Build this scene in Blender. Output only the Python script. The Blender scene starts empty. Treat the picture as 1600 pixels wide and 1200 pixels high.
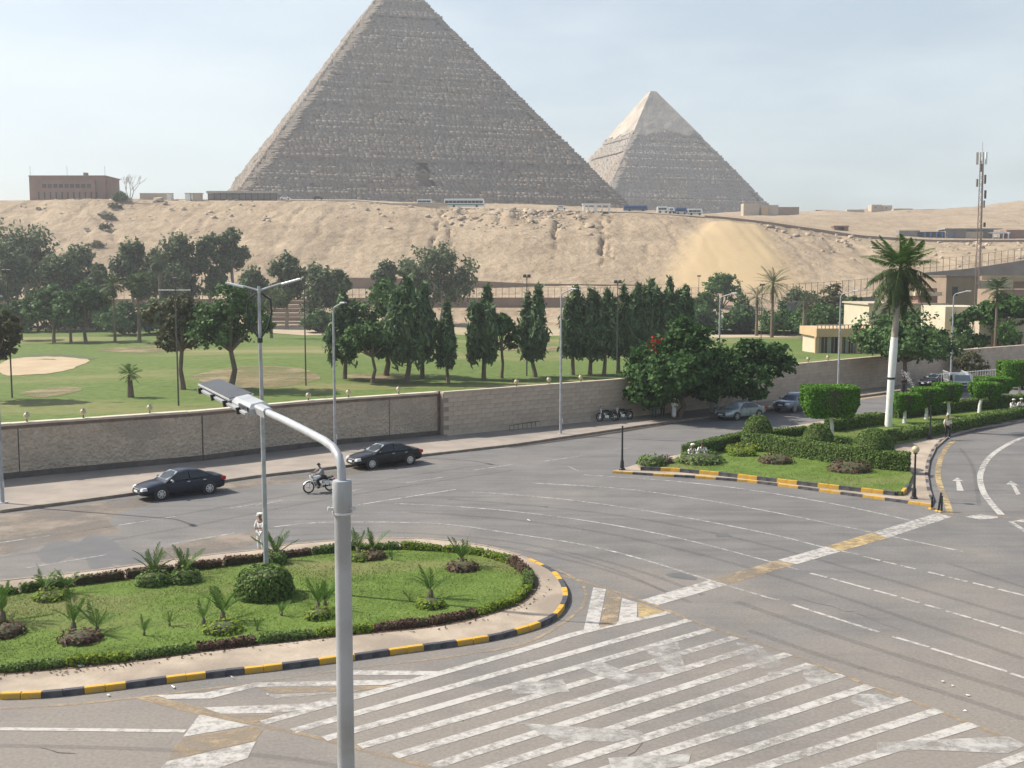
import bpy, bmesh, math, random
import numpy as np
from mathutils import Vector, Matrix, noise as mnoise
R = math.radians
scene = bpy.context.scene
COL = scene.collection
rnd = random.Random(7)

# ------------------------------------------------------------------ camera
F_PX, CAM_H, HORIZON = 1750.0, 12.0, 430.0          # the photograph is 1600 x 1200
TH = math.atan((600 - HORIZON) / F_PX)
cam_d = bpy.data.cameras.new('camera'); cam = bpy.data.objects.new('camera', cam_d); COL.objects.link(cam)
cam.location = (0, 0, CAM_H); cam.rotation_euler = (math.pi/2 - TH, 0, 0)
cam_d.sensor_width = 36; cam_d.lens = 36*F_PX/1600; cam_d.clip_start = 0.5; cam_d.clip_end = 20000
scene.camera = cam
# ------------------------------------------------------------------ sun and sky
SUN_EL, SUN_A = R(45), R(18)                          # light comes from the left, a little from behind the scene
to_sun = Vector((-math.cos(SUN_A)*math.cos(SUN_EL), math.sin(SUN_A)*math.cos(SUN_EL), math.sin(SUN_EL)))
sun_d = bpy.data.lights.new('sun', 'SUN'); sun = bpy.data.objects.new('sun', sun_d); COL.objects.link(sun)
sun_d.energy = 5.0; sun_d.angle = R(0.6); sun_d.color = (1, 0.93, 0.82)
sun.rotation_euler = to_sun.to_track_quat('Z', 'Y').to_euler()
world = bpy.data.worlds.new('World'); scene.world = world; world.use_nodes = True
wn, wl = world.node_tree.nodes, world.node_tree.links
wn.clear()
w_out = wn.new('ShaderNodeOutputWorld'); w_bg = wn.new('ShaderNodeBackground'); sky = wn.new('ShaderNodeTexSky')
sky.sky_type = 'NISHITA'; sky.sun_disc = False; sky.sun_elevation = SUN_EL
sky.sun_rotation = math.atan2(to_sun.x, to_sun.y); sky.altitude = 50; sky.air_density = 1.0; sky.dust_density = 2.5; sky.ozone_density = 1.5
w_bg.inputs['Strength'].default_value = 0.105
# thin high cloud over the whole sky
tc = wn.new('ShaderNodeTexCoord'); mp = wn.new('ShaderNodeMapping'); mp.inputs['Scale'].default_value = (1.6, 1.6, 6.0)
cn = wn.new('ShaderNodeTexNoise'); cn.inputs['Scale'].default_value = 2.3; cn.inputs['Detail'].default_value = 6; cn.inputs['Roughness'].default_value = 0.55
cr = wn.new('ShaderNodeValToRGB'); cr.color_ramp.elements[0].position = 0.38; cr.color_ramp.elements[1].position = 0.70
cr.color_ramp.elements[0].color = (0.40, 0.40, 0.40, 1)
cr.color_ramp.elements[1].color = (0.8, 0.8, 0.8, 1)
cm = wn.new('ShaderNodeMixRGB'); cm.inputs['Color2'].default_value = (6.15, 6.85, 6.95, 1)
wl.new(tc.outputs['Generated'], mp.inputs[0]); wl.new(mp.outputs[0], cn.inputs['Vector']); wl.new(cn.outputs['Fac'], cr.inputs[0])
sz = wn.new('ShaderNodeSeparateXYZ'); wl.new(tc.outputs['Generated'], sz.inputs[0])
el = wn.new('ShaderNodeMapRange'); el.interpolation_type = 'SMOOTHSTEP'; wl.new(sz.outputs['Z'], el.inputs[0])   # the veil thins towards the zenith
el.inputs[1].default_value = 0.10; el.inputs[2].default_value = 0.75; el.inputs[3].default_value = 1.0; el.inputs[4].default_value = 0.12
ml = wn.new('ShaderNodeMath'); ml.operation = 'MULTIPLY'; wl.new(cr.outputs[0], ml.inputs[0]); wl.new(el.outputs[0], ml.inputs[1]); wl.new(ml.outputs[0], cm.inputs['Fac'])
wl.new(sky.outputs[0], cm.inputs['Color1']); wl.new(cm.outputs[0], w_bg.inputs['Color'])
wl.new(w_bg.outputs[0], w_out.inputs[0])
vs = scene.view_settings
vs.view_transform = 'Standard'; vs.look = 'None'; vs.exposure = 0.50; vs.gamma = 1.0; vs.use_curve_mapping = False
scene.render.engine = 'CYCLES'
cy = scene.cycles
cy.use_denoising = True; cy.max_bounces = 5; cy.diffuse_bounces = 3; cy.glossy_bounces = 2; cy.transmission_bounces = 3
cy.transparent_max_bounces = 6; cy.volume_bounces = 0; cy.caustics_reflective = False; cy.caustics_refractive = False

# ------------------------------------------------------------------ places
def ray(u, v):
    a, b = (u-800)/F_PX, (600-v)/F_PX
    return Vector((a, math.cos(TH)+b*math.sin(TH), -math.sin(TH)+b*math.cos(TH)))
def G(u, v, z=0.0):                                   # where a sight line meets the level z
    d = ray(u, v); t = (z-CAM_H)/d.z
    return Vector((d.x*t, d.y*t, z))
def at(u, v, y):                                      # the point of a sight line y metres away
    d = ray(u, v); t = y/d.y
    return Vector((d.x*t, y, CAM_H+d.z*t))

# ------------------------------------------------------------------ mesh helpers
def link(o, parent=None):
    COL.objects.link(o)
    if parent is not None: o.parent = parent
    return o
def tag(o, label=None, cat=None, group=None, kind=None):
    if label: o['label'] = label
    if cat: o['category'] = cat
    if group: o['group'] = group
    if kind: o['kind'] = kind
    return o
def thing(name, label, cat, loc=(0, 0, 0), rz=0.0, group=None):
    o = bpy.data.objects.new(name, None); o.location = loc; o.rotation_euler = (0, 0, rz); o.empty_display_size = .3
    link(o); return tag(o, label, cat, group)
def obj(name, me, parent=None, loc=None, rz=None):
    o = bpy.data.objects.new(name, me); link(o, parent)
    if loc is not None: o.location = loc
    if rz is not None: o.rotation_euler = (0, 0, rz)
    return o
def np_mesh(name, V, Q, mat, smooth=False, mats=None, mi=None):
    """mesh from numpy: V (n,3), Q (m,k) with k = 3 or 4"""
    V = np.asarray(V, np.float32); Q = np.asarray(Q, np.int32); k = Q.shape[1]
    me = bpy.data.meshes.new(name)
    me.vertices.add(len(V)); me.vertices.foreach_set('co', V.ravel())
    me.loops.add(Q.size); me.loops.foreach_set('vertex_index', Q.ravel())
    me.polygons.add(len(Q)); me.polygons.foreach_set('loop_start', np.arange(0, Q.size, k, dtype=np.int32))
    try: me.polygons.foreach_set('loop_total', np.full(len(Q), k, np.int32))
    except Exception: pass
    if smooth: me.polygons.foreach_set('use_smooth', np.ones(len(Q), bool))
    for m in (mats or [mat]): me.materials.append(m)
    if mi is not None: me.polygons.foreach_set('material_index', np.asarray(mi, np.int32))
    me.update(calc_edges=True); me.validate()
    return me
class MB:
    def __init__(s): s.v = []; s.f = []; s.m = []; s.cur = 0
    def add(s, vs, fs):
        b = len(s.v); s.v += [tuple(p) for p in vs]
        for f in fs: s.f.append(tuple(b+i for i in f)); s.m.append(s.cur)
        return s
    def box(s, c, size, rz=0.0, ch=0.0, M=None):
        x, y, z = [q/2 for q in size]; c = Vector(c)
        if ch <= 0:
            P = [(-x,-y,-z),(x,-y,-z),(x,y,-z),(-x,y,-z),(-x,-y,z),(x,-y,z),(x,y,z),(-x,y,z)]
            Fs = [(0,3,2,1),(4,5,6,7),(0,1,5,4),(1,2,6,5),(2,3,7,6),(3,0,4,7)]
        else:
            P = [(-x,-y,-z),(x,-y,-z),(x,y,-z),(-x,y,-z),(-x,-y,z-ch),(x,-y,z-ch),(x,y,z-ch),(-x,y,z-ch),
                 (-x+ch,-y+ch,z),(x-ch,-y+ch,z),(x-ch,y-ch,z),(-x+ch,y-ch,z)]
            Fs = [(0,3,2,1),(8,9,10,11)] + [(i,(i+1)%4,4+(i+1)%4,4+i) for i in range(4)] + [(4+i,4+(i+1)%4,8+(i+1)%4,8+i) for i in range(4)]
        Mx = Matrix.Rotation(rz, 3, 'Z') if M is None else M
        return s.add([c + Mx @ Vector(p) for p in P], Fs)
    def tube(s, pts, rad, n=8, cap=True):
        pts = [Vector(p) for p in pts]
        if not hasattr(rad, '__len__'): rad = [rad]*len(pts)
        rings = []; up = None
        for i, p in enumerate(pts):
            t = (pts[min(i+1, len(pts)-1)] - pts[max(i-1, 0)])
            if t.length < 1e-9: t = Vector((0, 0, 1))
            t.normalize()
            if up is None: up = Vector((1, 0, 0)) if abs(t.x) < .9 else Vector((0, 1, 0))
            a = t.cross(up)
            if a.length < 1e-6: a = t.cross(Vector((.3, .8, .5)))
            a.normalize(); b = a.cross(t); up = b
            rings.append([p + (a*math.cos(2*math.pi*k/n) + b*math.sin(2*math.pi*k/n))*rad[i] for k in range(n)])
        vs = [q for r_ in rings for q in r_]; fs = []
        for i in range(len(pts)-1):
            for k in range(n):
                fs.append((i*n+k, i*n+(k+1) % n, (i+1)*n+(k+1) % n, (i+1)*n+k))
        if cap:
            fs.append(tuple(range(n-1, -1, -1))); fs.append(tuple((len(pts)-1)*n+k for k in range(n)))
        return s.add(vs, fs)
    def lathe(s, prof, c=(0, 0, 0), n=14, axis=None):
        c = Vector(c); vs = []; fs = []
        Mx = Matrix.Identity(3) if axis is None else Vector((0, 0, 1)).rotation_difference(Vector(axis)).to_matrix()
        for (r_, z) in prof:
            for k in range(n):
                vs.append(c + Mx @ Vector((r_*math.cos(2*math.pi*k/n), r_*math.sin(2*math.pi*k/n), z)))
        for i in range(len(prof)-1):
            for k in range(n): fs.append((i*n+k, i*n+(k+1) % n, (i+1)*n+(k+1) % n, (i+1)*n+k))
        fs.append(tuple(range(n-1, -1, -1))); fs.append(tuple((len(prof)-1)*n+k for k in range(n)))
        return s.add(vs, fs)
    def ball(s, c, r_, n=10, sz=1.0):
        m = max(4, n//2)
        return s.lathe([(max(1e-3, r_*math.sin(math.pi*i/m)), -r_*sz*math.cos(math.pi*i/m)) for i in range(m+1)], c, n)
    def prism(s, poly, z0, z1):
        n = len(poly); vs = [(p[0], p[1], z0) for p in poly] + [(p[0], p[1], z1) for p in poly]
        return s.add(vs, [tuple(range(n-1, -1, -1)), tuple(range(n, 2*n))] + [(i, (i+1) % n, n+(i+1) % n, n+i) for i in range(n)])
    def mesh(s, name, mats, smooth=False):
        me = bpy.data.meshes.new(name); me.from_pydata(s.v, [], s.f)
        for m in (mats if isinstance(mats, (list, tuple)) else [mats]): me.materials.append(m)
        for p, i in zip(me.polygons, s.m): p.material_index = i
        if smooth:
            for p in me.polygons: p.use_smooth = True
            try: me.set_sharp_from_angle(angle=R(38))
            except Exception: pass
        me.update(); return me
    def build(s, name, mats, parent=None, smooth=False, loc=None, rz=None):
        return obj(name, s.mesh(name, mats, smooth), parent, loc, rz)
def signed_area(P): return sum(P[i][0]*P[(i+1) % len(P)][1]-P[(i+1) % len(P)][0]*P[i][1] for i in range(len(P)))/2
def ccw(P): return list(P) if signed_area(P) > 0 else list(reversed(P))
def sheet(name, poly, z, mat, parent=None, thick=0.0):
    """flat polygon (triangulated), with side walls when thick > 0"""
    P = ccw([(p[0], p[1]) for p in poly]); bm = bmesh.new()
    top = [bm.verts.new((x, y, z)) for x, y in P]; f = bm.faces.new(top)
    if thick > 0:
        bot = [bm.verts.new((x, y, z-thick)) for x, y in P]
        for i in range(len(P)):
            j = (i+1) % len(P); bm.faces.new((bot[i], bot[j], top[j], top[i]))
    bmesh.ops.triangulate(bm, faces=[f]); bm.normal_update()
    me = bpy.data.meshes.new(name); bm.to_mesh(me); bm.free(); me.materials.append(mat)
    return obj(name, me, parent)
def resample(P, step, closed=False):
    P = [Vector((p[0], p[1])) for p in P]
    if closed: P = P + [P[0]]
    L = [0]
    for a, b in zip(P, P[1:]): L.append(L[-1]+(b-a).length)
    n = max(2, int(round(L[-1]/step))); out = []; j = 0
    for i in range(n+1):
        t = L[-1]*i/n
        while j < len(L)-2 and L[j+1] < t: j += 1
        k = (t-L[j])/max(1e-9, L[j+1]-L[j]); out.append(P[j].lerp(P[j+1], k))
    return out[:-1] if closed else out
def smooth_px(P, n=6, closed=False):
    """Catmull-Rom through ground or picture points"""
    P = [Vector((p[0], p[1])) for p in P]; out = []; m = len(P)
    rng = range(m if closed else m-1)
    for i in rng:
        if closed: a, b, c, d = P[i-1], P[i], P[(i+1) % m], P[(i+2) % m]
        else: a, b, c, d = P[max(i-1, 0)], P[i], P[i+1], P[min(i+2, m-1)]
        for k in range(n):
            t = k/n
            out.append(0.5*((2*b)+(c-a)*t+(2*a-5*b+4*c-d)*t*t+(3*b-a-3*c+d)*t**3))
    if not closed: out.append(P[-1])
    return out
def GP(px, z=0.0): return [G(p[0], p[1], z) for p in px]
def offset_path(P, d):
    P = [Vector((p[0], p[1])) for p in P]; out = []
    for i in range(len(P)):
        t = (P[min(i+1, len(P)-1)]-P[max(i-1, 0)]).normalized(); out.append(P[i]+Vector((-t.y, t.x))*d)
    return out

# ------------------------------------------------------------------ materials
def new_mat(name):
    m = bpy.data.materials.new(name); m.use_nodes = True
    return m, m.node_tree.nodes, m.node_tree.links, m.node_tree.nodes['Principled BSDF']
def ramp(n, stops):
    r_ = n.new('ShaderNodeValToRGB'); e = r_.color_ramp.elements
    while len(e) < len(stops): e.new(.5)
    for i, (p, c) in enumerate(stops): e[i].position = p; e[i].color = (*c, 1) if len(c) == 3 else c
    return r_
def surf(name, c1, c2=None, scale=2.0, rough=0.85, bump=0.0, bscale=None, metal=0.0, detail=5, stretch=None, spec=0.5, c3=None, lscale=None, coat=0.0, bdist=0.05, tex='noise'):
    """two noise-mixed colours, an optional third in large patches, and fine relief"""
    m, n, l, b = new_mat(name)
    b.inputs['Roughness'].default_value = rough; b.inputs['Metallic'].default_value = metal; b.inputs['Specular IOR Level'].default_value = spec
    if coat: b.inputs['Coat Weight'].default_value = coat; b.inputs['Coat Roughness'].default_value = 0.05
    c2 = c2 or c1
    t = n.new('ShaderNodeTexCoord'); mp_ = n.new('ShaderNodeMapping'); l.new(t.outputs['Object'], mp_.inputs[0])
    if stretch: mp_.inputs['Scale'].default_value = stretch
    a = n.new('ShaderNodeTexNoise'); a.inputs['Scale'].default_value = scale; a.inputs['Detail'].default_value = detail; a.inputs['Roughness'].default_value = .6
    l.new(mp_.outputs[0], a.inputs['Vector'])
    r_ = ramp(n, [(.34, c1), (.66, c2)]); l.new(a.outputs['Fac'], r_.inputs[0]); col = r_.outputs[0]
    if c3:
        a2 = n.new('ShaderNodeTexNoise'); a2.inputs['Scale'].default_value = lscale or scale*.12; a2.inputs['Detail'].default_value = 4
        l.new(t.outputs['Object'], a2.inputs['Vector'])
        r2 = ramp(n, [(.46, (0, 0, 0)), (.62, (1, 1, 1))]); l.new(a2.outputs['Fac'], r2.inputs[0])
        mx = n.new('ShaderNodeMixRGB'); l.new(r2.outputs[0], mx.inputs['Fac']); l.new(col, mx.inputs['Color1']); mx.inputs['Color2'].default_value = (*c3, 1); col = mx.outputs[0]
    l.new(col, b.inputs['Base Color'])
    if bump:
        if tex == 'voronoi':
            a3 = n.new('ShaderNodeTexVoronoi'); a3.inputs['Scale'].default_value = bscale or scale*4; h = a3.outputs['Distance']
        else:
            a3 = n.new('ShaderNodeTexNoise'); a3.inputs['Scale'].default_value = bscale or scale*4; a3.inputs['Detail'].default_value = 6; h = a3.outputs['Fac']
        l.new(mp_.outputs[0], a3.inputs['Vector'])
        bp = n.new('ShaderNodeBump'); bp.inputs['Strength'].default_value = bump; bp.inputs['Distance'].default_value = bdist
        l.new(h, bp.inputs['Height']); l.new(bp.outputs[0], b.inputs['Normal'])
    return m
def leafmat(name, cols, trans=0.25, rough=0.6):
    """every leaf clump gets its own green from the ramp"""
    rough = max(rough, .62)
    m, n, l, b = new_mat(name)
    g = n.new('ShaderNodeNewGeometry'); k = len(cols)
    r_ = ramp(n, [(i/(k-1), c) for i, c in enumerate(cols)]); l.new(g.outputs['Random Per Island'], r_.inputs[0])
    l.new(r_.outputs[0], b.inputs['Base Color']); b.inputs['Roughness'].default_value = rough; b.inputs['Specular IOR Level'].default_value = .12
    if trans:
        tr = n.new('ShaderNodeBsdfTranslucent'); mx = n.new('ShaderNodeMixShader'); mx.inputs[0].default_value = trans
        l.new(r_.outputs[0], tr.inputs[0]); l.new(b.outputs[0], mx.inputs[1]); l.new(tr.outputs[0], mx.inputs[2])
        l.new(mx.outputs[0], n['Material Output'].inputs[0])
    return m
def paint_mat(name, col, wear=0.45, scale=1.6):
    """road paint, worn through to the asphalt in patches"""
    m, n, l, b = new_mat(name); b.inputs['Roughness'].default_value = .8
    t = n.new('ShaderNodeTexCoord')
    a = n.new('ShaderNodeTexNoise'); a.inputs['Scale'].default_value = scale; a.inputs['Detail'].default_value = 8; a.inputs['Roughness'].default_value = .72
    a2 = n.new('ShaderNodeTexNoise'); a2.inputs['Scale'].default_value = .22; a2.inputs['Detail'].default_value = 2
    l.new(t.outputs['Object'], a.inputs['Vector']); l.new(t.outputs['Object'], a2.inputs['Vector'])
    ad = n.new('ShaderNodeMath'); ad.operation = 'MULTIPLY_ADD'; l.new(a2.outputs['Fac'], ad.inputs[0]); ad.inputs[1].default_value = .5; l.new(a.outputs['Fac'], ad.inputs[2])
    r_ = ramp(n, [(wear+.08, (.15, .15, .15)), (wear+.38, (1, 1, 1))]); l.new(ad.outputs[0], r_.inputs[0])
    r2 = ramp(n, [(.3, tuple(c*.82 for c in col)), (.7, col)]); l.new(a.outputs['Fac'], r2.inputs[0]); l.new(r2.outputs[0], b.inputs['Base Color'])
    tr = n.new('ShaderNodeBsdfTransparent'); mx = n.new('ShaderNodeMixShader')
    l.new(r_.outputs[0], mx.inputs[0]); l.new(tr.outputs[0], mx.inputs[1]); l.new(b.outputs[0], mx.inputs[2]); l.new(mx.outputs[0], n['Material Output'].inputs[0])
    return m
def asphalt_mat():
    m, n, l, b = new_mat('asphalt'); b.inputs['Roughness'].default_value = .88; b.inputs['Specular IOR Level'].default_value = .35
    t = n.new('ShaderNodeTexCoord')
    def nz(scale, det, stretch=None, rot=0):
        a = n.new('ShaderNodeTexNoise'); a.inputs['Scale'].default_value = scale; a.inputs['Detail'].default_value = det; a.inputs['Roughness'].default_value = .62
        if stretch:
            mp_ = n.new('ShaderNodeMapping'); mp_.inputs['Scale'].default_value = stretch; mp_.inputs['Rotation'].default_value = (0, 0, rot)
            l.new(t.outputs['Object'], mp_.inputs[0]); l.new(mp_.outputs[0], a.inputs['Vector'])
        else: l.new(t.outputs['Object'], a.inputs['Vector'])
        return a.outputs['Fac']
    base = ramp(n, [(.3, (.134, .130, .127)), (.7, (.178, .173, .168))]); l.new(nz(.35, 6), base.inputs[0])
    streak = ramp(n, [(.36, (.74, .74, .74)), (.54, (1, 1, 1))]); l.new(nz(1.0, 5, (.12, 1.5, 1), R(38)), streak.inputs[0])
    streak2 = ramp(n, [(.34, (.80, .80, .80)), (.5, (1, 1, 1))]); l.new(nz(1.0, 4, (.10, 1.1, 1), R(-28)), streak2.inputs[0])
    m1 = n.new('ShaderNodeMixRGB'); m1.blend_type = 'MULTIPLY'; m1.inputs[0].default_value = .55; l.new(base.outputs[0], m1.inputs[1]); l.new(streak.outputs[0], m1.inputs[2])
    m1b = n.new('ShaderNodeMixRGB'); m1b.blend_type = 'MULTIPLY'; m1b.inputs[0].default_value = .5; l.new(m1.outputs[0], m1b.inputs[1]); l.new(streak2.outputs[0], m1b.inputs[2])
    # wind-blown sand lies thickest round the near junction
    sx = n.new('ShaderNodeSeparateXYZ'); l.new(t.outputs['Object'], sx.inputs[0])
    mr = n.new('ShaderNodeMapRange'); l.new(sx.outputs['Y'], mr.inputs[0]); mr.inputs[1].default_value = 24; mr.inputs[2].default_value = 52; mr.inputs[3].default_value = .30; mr.inputs[4].default_value = -.02
    ad = n.new('ShaderNodeMath'); ad.operation = 'ADD'; l.new(nz(.13, 5), ad.inputs[0]); l.new(mr.outputs[0], ad.inputs[1])
    dust = ramp(n, [(.5, (0, 0, 0)), (.78, (.8, .8, .8))]); l.new(ad.outputs[0], dust.inputs[0])
    m2 = n.new('ShaderNodeMixRGB'); l.new(dust.outputs[0], m2.inputs[0]); l.new(m1b.outputs[0], m2.inputs[1]); m2.inputs[2].default_value = (.235, .208, .180, 1)
    grain = ramp(n, [(.3, (.82, .82, .82)), (.7, (1.12, 1.12, 1.12))]); l.new(nz(9, 4), grain.inputs[0])
    m3 = n.new('ShaderNodeMixRGB'); m3.blend_type = 'MULTIPLY'; m3.inputs[0].default_value = 1; l.new(m2.outputs[0], m3.inputs[1]); l.new(grain.outputs[0], m3.inputs[2])
    l.new(m3.outputs[0], b.inputs['Base Color'])
    bp = n.new('ShaderNodeBump'); bp.inputs['Strength'].default_value = .35; bp.inputs['Distance'].default_value = .02; l.new(nz(22, 5), bp.inputs['Height']); l.new(bp.outputs[0], b.inputs['Normal'])
    return m
def lawn_mat(name, greens, dry, dscale=.035, thr=(.55, .68)):
    m, n, l, b = new_mat(name); b.inputs['Roughness'].default_value = .9; b.inputs['Specular IOR Level'].default_value = .15
    t = n.new('ShaderNodeTexCoord')
    a = n.new('ShaderNodeTexNoise'); a.inputs['Scale'].default_value = .9; a.inputs['Detail'].default_value = 8; a.inputs['Roughness'].default_value = .7; l.new(t.outputs['Object'], a.inputs['Vector'])
    r_ = ramp(n, [(.32, greens[0]), (.5, greens[1]), (.7, greens[2])]); l.new(a.outputs['Fac'], r_.inputs[0])
    mp_ = n.new('ShaderNodeMapping'); mp_.inputs['Scale'].default_value = (.55, 1.3, 1); l.new(t.outputs['Object'], mp_.inputs[0])
    a2 = n.new('ShaderNodeTexNoise'); a2.inputs['Scale'].default_value = dscale; a2.inputs['Detail'].default_value = 6; a2.inputs['Roughness'].default_value = .6; l.new(mp_.outputs[0], a2.inputs['Vector'])
    r2 = ramp(n, [(thr[0], (0, 0, 0)), (thr[1], (.75, .75, .75))]); l.new(a2.outputs['Fac'], r2.inputs[0])
    mx = n.new('ShaderNodeMixRGB'); l.new(r2.outputs[0], mx.inputs[0]); l.new(r_.outputs[0], mx.inputs[1]); mx.inputs[2].default_value = (*dry, 1)
    l.new(mx.outputs[0], b.inputs['Base Color'])
    a3 = n.new('ShaderNodeTexNoise'); a3.inputs['Scale'].default_value = 6; a3.inputs['Detail'].default_value = 6; l.new(t.outputs['Object'], a3.inputs['Vector'])
    bp = n.new('ShaderNodeBump'); bp.inputs['Strength'].default_value = .6; bp.inputs['Distance'].default_value = .12; l.new(a3.outputs['Fac'], bp.inputs['Height']); l.new(bp.outputs[0], b.inputs['Normal'])
    return m
def sand_mat():
    m, n, l, b = new_mat('desert_sand'); b.inputs['Roughness'].default_value = .95; b.inputs['Specular IOR Level'].default_value = .1
    t = n.new('ShaderNodeTexCoord')
    def nz(s_, d_, st=None):
        a = n.new('ShaderNodeTexNoise'); a.inputs['Scale'].default_value = s_; a.inputs['Detail'].default_value = d_; a.inputs['Roughness'].default_value = .65
        if st:
            mp_ = n.new('ShaderNodeMapping'); mp_.inputs['Scale'].default_value = st; l.new(t.outputs['Object'], mp_.inputs[0]); l.new(mp_.outputs[0], a.inputs['Vector'])
        else: l.new(t.outputs['Object'], a.inputs['Vector'])
        return a.outputs['Fac']
    r_ = ramp(n, [(.3, (.30, .23, .158)), (.5, (.385, .30, .208)), (.72, (.46, .365, .255))]); l.new(nz(.05, 8), r_.inputs[0])
    r2 = ramp(n, [(.36, (.70, .68, .66)), (.56, (1, 1, 1))]); l.new(nz(.35, 7, (1, .5, .5)), r2.inputs[0])
    m1 = n.new('ShaderNodeMixRGB'); m1.blend_type = 'MULTIPLY'; m1.inputs[0].default_value = .75; l.new(r_.outputs[0], m1.inputs[1]); l.new(r2.outputs[0], m1.inputs[2])
    at_ = n.new('ShaderNodeAttribute'); at_.attribute_name = 'yellow_sand'
    m2 = n.new('ShaderNodeMixRGB'); l.new(at_.outputs['Fac'], m2.inputs[0]); l.new(m1.outputs[0], m2.inputs[1]); m2.inputs[2].default_value = (.455, .345, .20, 1)
    l.new(m2.outputs[0], b.inputs['Base Color'])
    bp = n.new('ShaderNodeBump'); sm = n.new('ShaderNodeMath'); sm.operation = 'MULTIPLY_ADD'; sm.inputs[1].default_value = -.6; sm.inputs[2].default_value = .75; l.new(at_.outputs['Fac'], sm.inputs[0]); l.new(sm.outputs[0], bp.inputs['Strength']); bp.inputs['Distance'].default_value = 1.8; l.new(nz(.38, 10), bp.inputs['Height']); l.new(bp.outputs[0], b.inputs['Normal'])
    return m

M = {}
M['asphalt'] = asphalt_mat()
M['white_paint'] = paint_mat('white_road_paint', (.46, .44, .41), .43, 3.2)
M['thin_paint'] = paint_mat('thin_road_paint', (.46, .45, .43), .52, 2.2)
M['old_paint'] = paint_mat('old_road_paint', (.40, .385, .36), .50, 2.0)
M['yellow_line'] = paint_mat('yellow_road_paint', (.46, .345, .17), .52)
M['tan_paint'] = paint_mat('faded_yellow_paint', (.36, .275, .175), .54)
M['kerb_yellow'] = surf('kerb_yellow', (.62, .36, .035), (.50, .29, .04), 3, .7, .3, 14, c3=(.46, .33, .14), lscale=.9)
M['kerb_dark'] = surf('kerb_dark', (.045, .048, .06), (.075, .075, .085), 3, .7, .3, 14, c3=(.15, .14, .135), lscale=.9)
M['kerb_stone'] = surf('kerb_stone', (.30, .25, .20), (.20, .165, .135), 2, .9, .4, 10)
M['pavement'] = surf('sandy_pavement', (.33, .27, .205), (.42, .35, .275), 1.1, .92, .4, 8, c3=(.25, .205, .16), lscale=.35)
M['sidewalk'] = surf('sidewalk_concrete', (.25, .215, .185), (.33, .285, .24), .5, .92, .25, 9, c3=(.20, .18, .162), lscale=.15)
M['earth'] = surf('garden_earth', (.10, .065, .04), (.17, .115, .075), 2.5, .95, .6, 12)
M['golf'] = lawn_mat('golf_lawn', [(.074, .110, .026), (.108, .154, .040), (.142, .192, .056)], (.270, .225, .115), .03, (.50, .66))
M['lawn'] = lawn_mat('garden_lawn', [(.070, .112, .020), (.104, .160, .030), (.138, .200, .044)], (.185, .165, .078), .16, (.48, .68))
M['track'] = surf('track_sand', (.36, .285, .195), (.43, .345, .24), .2, .95, .3, 3, c3=(.30, .26, .14), lscale=.03)
M['bunker'] = surf('bunker_sand', (.37, .28, .175), (.44, .34, .215), .3, .95, .3, 3)
M['sand'] = sand_mat()
M['stone'] = surf('pyramid_stone', (.215, .175, .140), (.285, .24, .195), .22, .95, .9, 1.3, c3=(.235, .205, .175), lscale=.03, bdist=.35)
M['stone2'] = surf('pyramid_stone_pale', (.25, .205, .16), (.33, .275, .215), .12, .95, .9, .8, c3=(.28, .245, .21), lscale=.02, bdist=.5)
M['casing'] = surf('casing_stone', (.36, .305, .24), (.47, .405, .325), .09, .85, .7, .5, c3=(.28, .24, .19), lscale=.035, bdist=.8)
M['dark_stone'] = surf('entrance_stone', (.10, .085, .07), (.16, .14, .115), .4, .95, .5, 2)
M['wall_stone'] = surf('wall_rough_stone', (.43, .35, .27), (.57, .475, .375), 3.2, .92, 1.0, 5.5, c3=(.40, .335, .27), lscale=.35, tex='voronoi', bdist=.12)
M['wall_block'] = surf('wall_block_stone', (.47, .385, .305), (.56, .465, .375), 1.2, .92, .5, 9, bdist=.05)
M['wall_block2'] = surf('wall_block_stone_dark', (.43, .35, .28), (.51, .42, .34), 1.2, .92, .5, 9, bdist=.05)
M['coping'] = surf('wall_coping', (.50, .43, .34), (.60, .52, .42), 1.5, .9, .3, 8)
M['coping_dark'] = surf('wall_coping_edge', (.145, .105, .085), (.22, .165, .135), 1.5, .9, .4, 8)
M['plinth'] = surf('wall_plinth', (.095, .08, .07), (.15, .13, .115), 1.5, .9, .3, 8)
M['mortar'] = surf('mortar', (.27, .225, .19), (.32, .27, .23), 2, .95, .3, 8)
M['grey_metal'] = surf('galvanised_pole', (.50, .51, .52), (.60, .61, .62), 3, .42, .05, 20, metal=.25)
M['pole_paint'] = surf('grey_pole_paint', (.34, .36, .38), (.42, .44, .46), 1.2, .45, .05, 30, metal=.1, c3=(.30, .31, .315), lscale=2.5)
M['dark_metal'] = surf('dark_pole_metal', (.06, .058, .055), (.10, .095, .09), 4, .55)
M['black_metal'] = surf('black_iron', (.012, .012, .014), (.022, .022, .025), 4, .45)
M['white'] = surf('white_enamel', (.72, .72, .70), (.80, .80, .78), 2, .5)
M['cream_globe'] = surf('cream_globe', (.44, .39, .24), (.52, .46, .30), 2, .4)
M['solar'] = surf('solar_panel_back', (.030, .030, .032), (.05, .05, .052), 6, .4)
M['trunk'] = surf('bark', (.115, .085, .060), (.19, .15, .11), 3, .95, .8, 8, stretch=(1, 1, .3))
M['pale_trunk'] = surf('pale_bark', (.27, .235, .19), (.38, .34, .285), 2, .9, .5, 8, stretch=(1, 1, .3))
M['white_trunk'] = surf('limewashed_trunk', (.70, .69, .66), (.78, .77, .74), 2, .85, .3, 8)
M['euc'] = leafmat('eucalyptus_leaves', [(0.063, 0.095, 0.045), (0.109, 0.152, 0.073), (0.159, 0.200, 0.099), (0.090, 0.125, 0.065)], .2)
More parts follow.
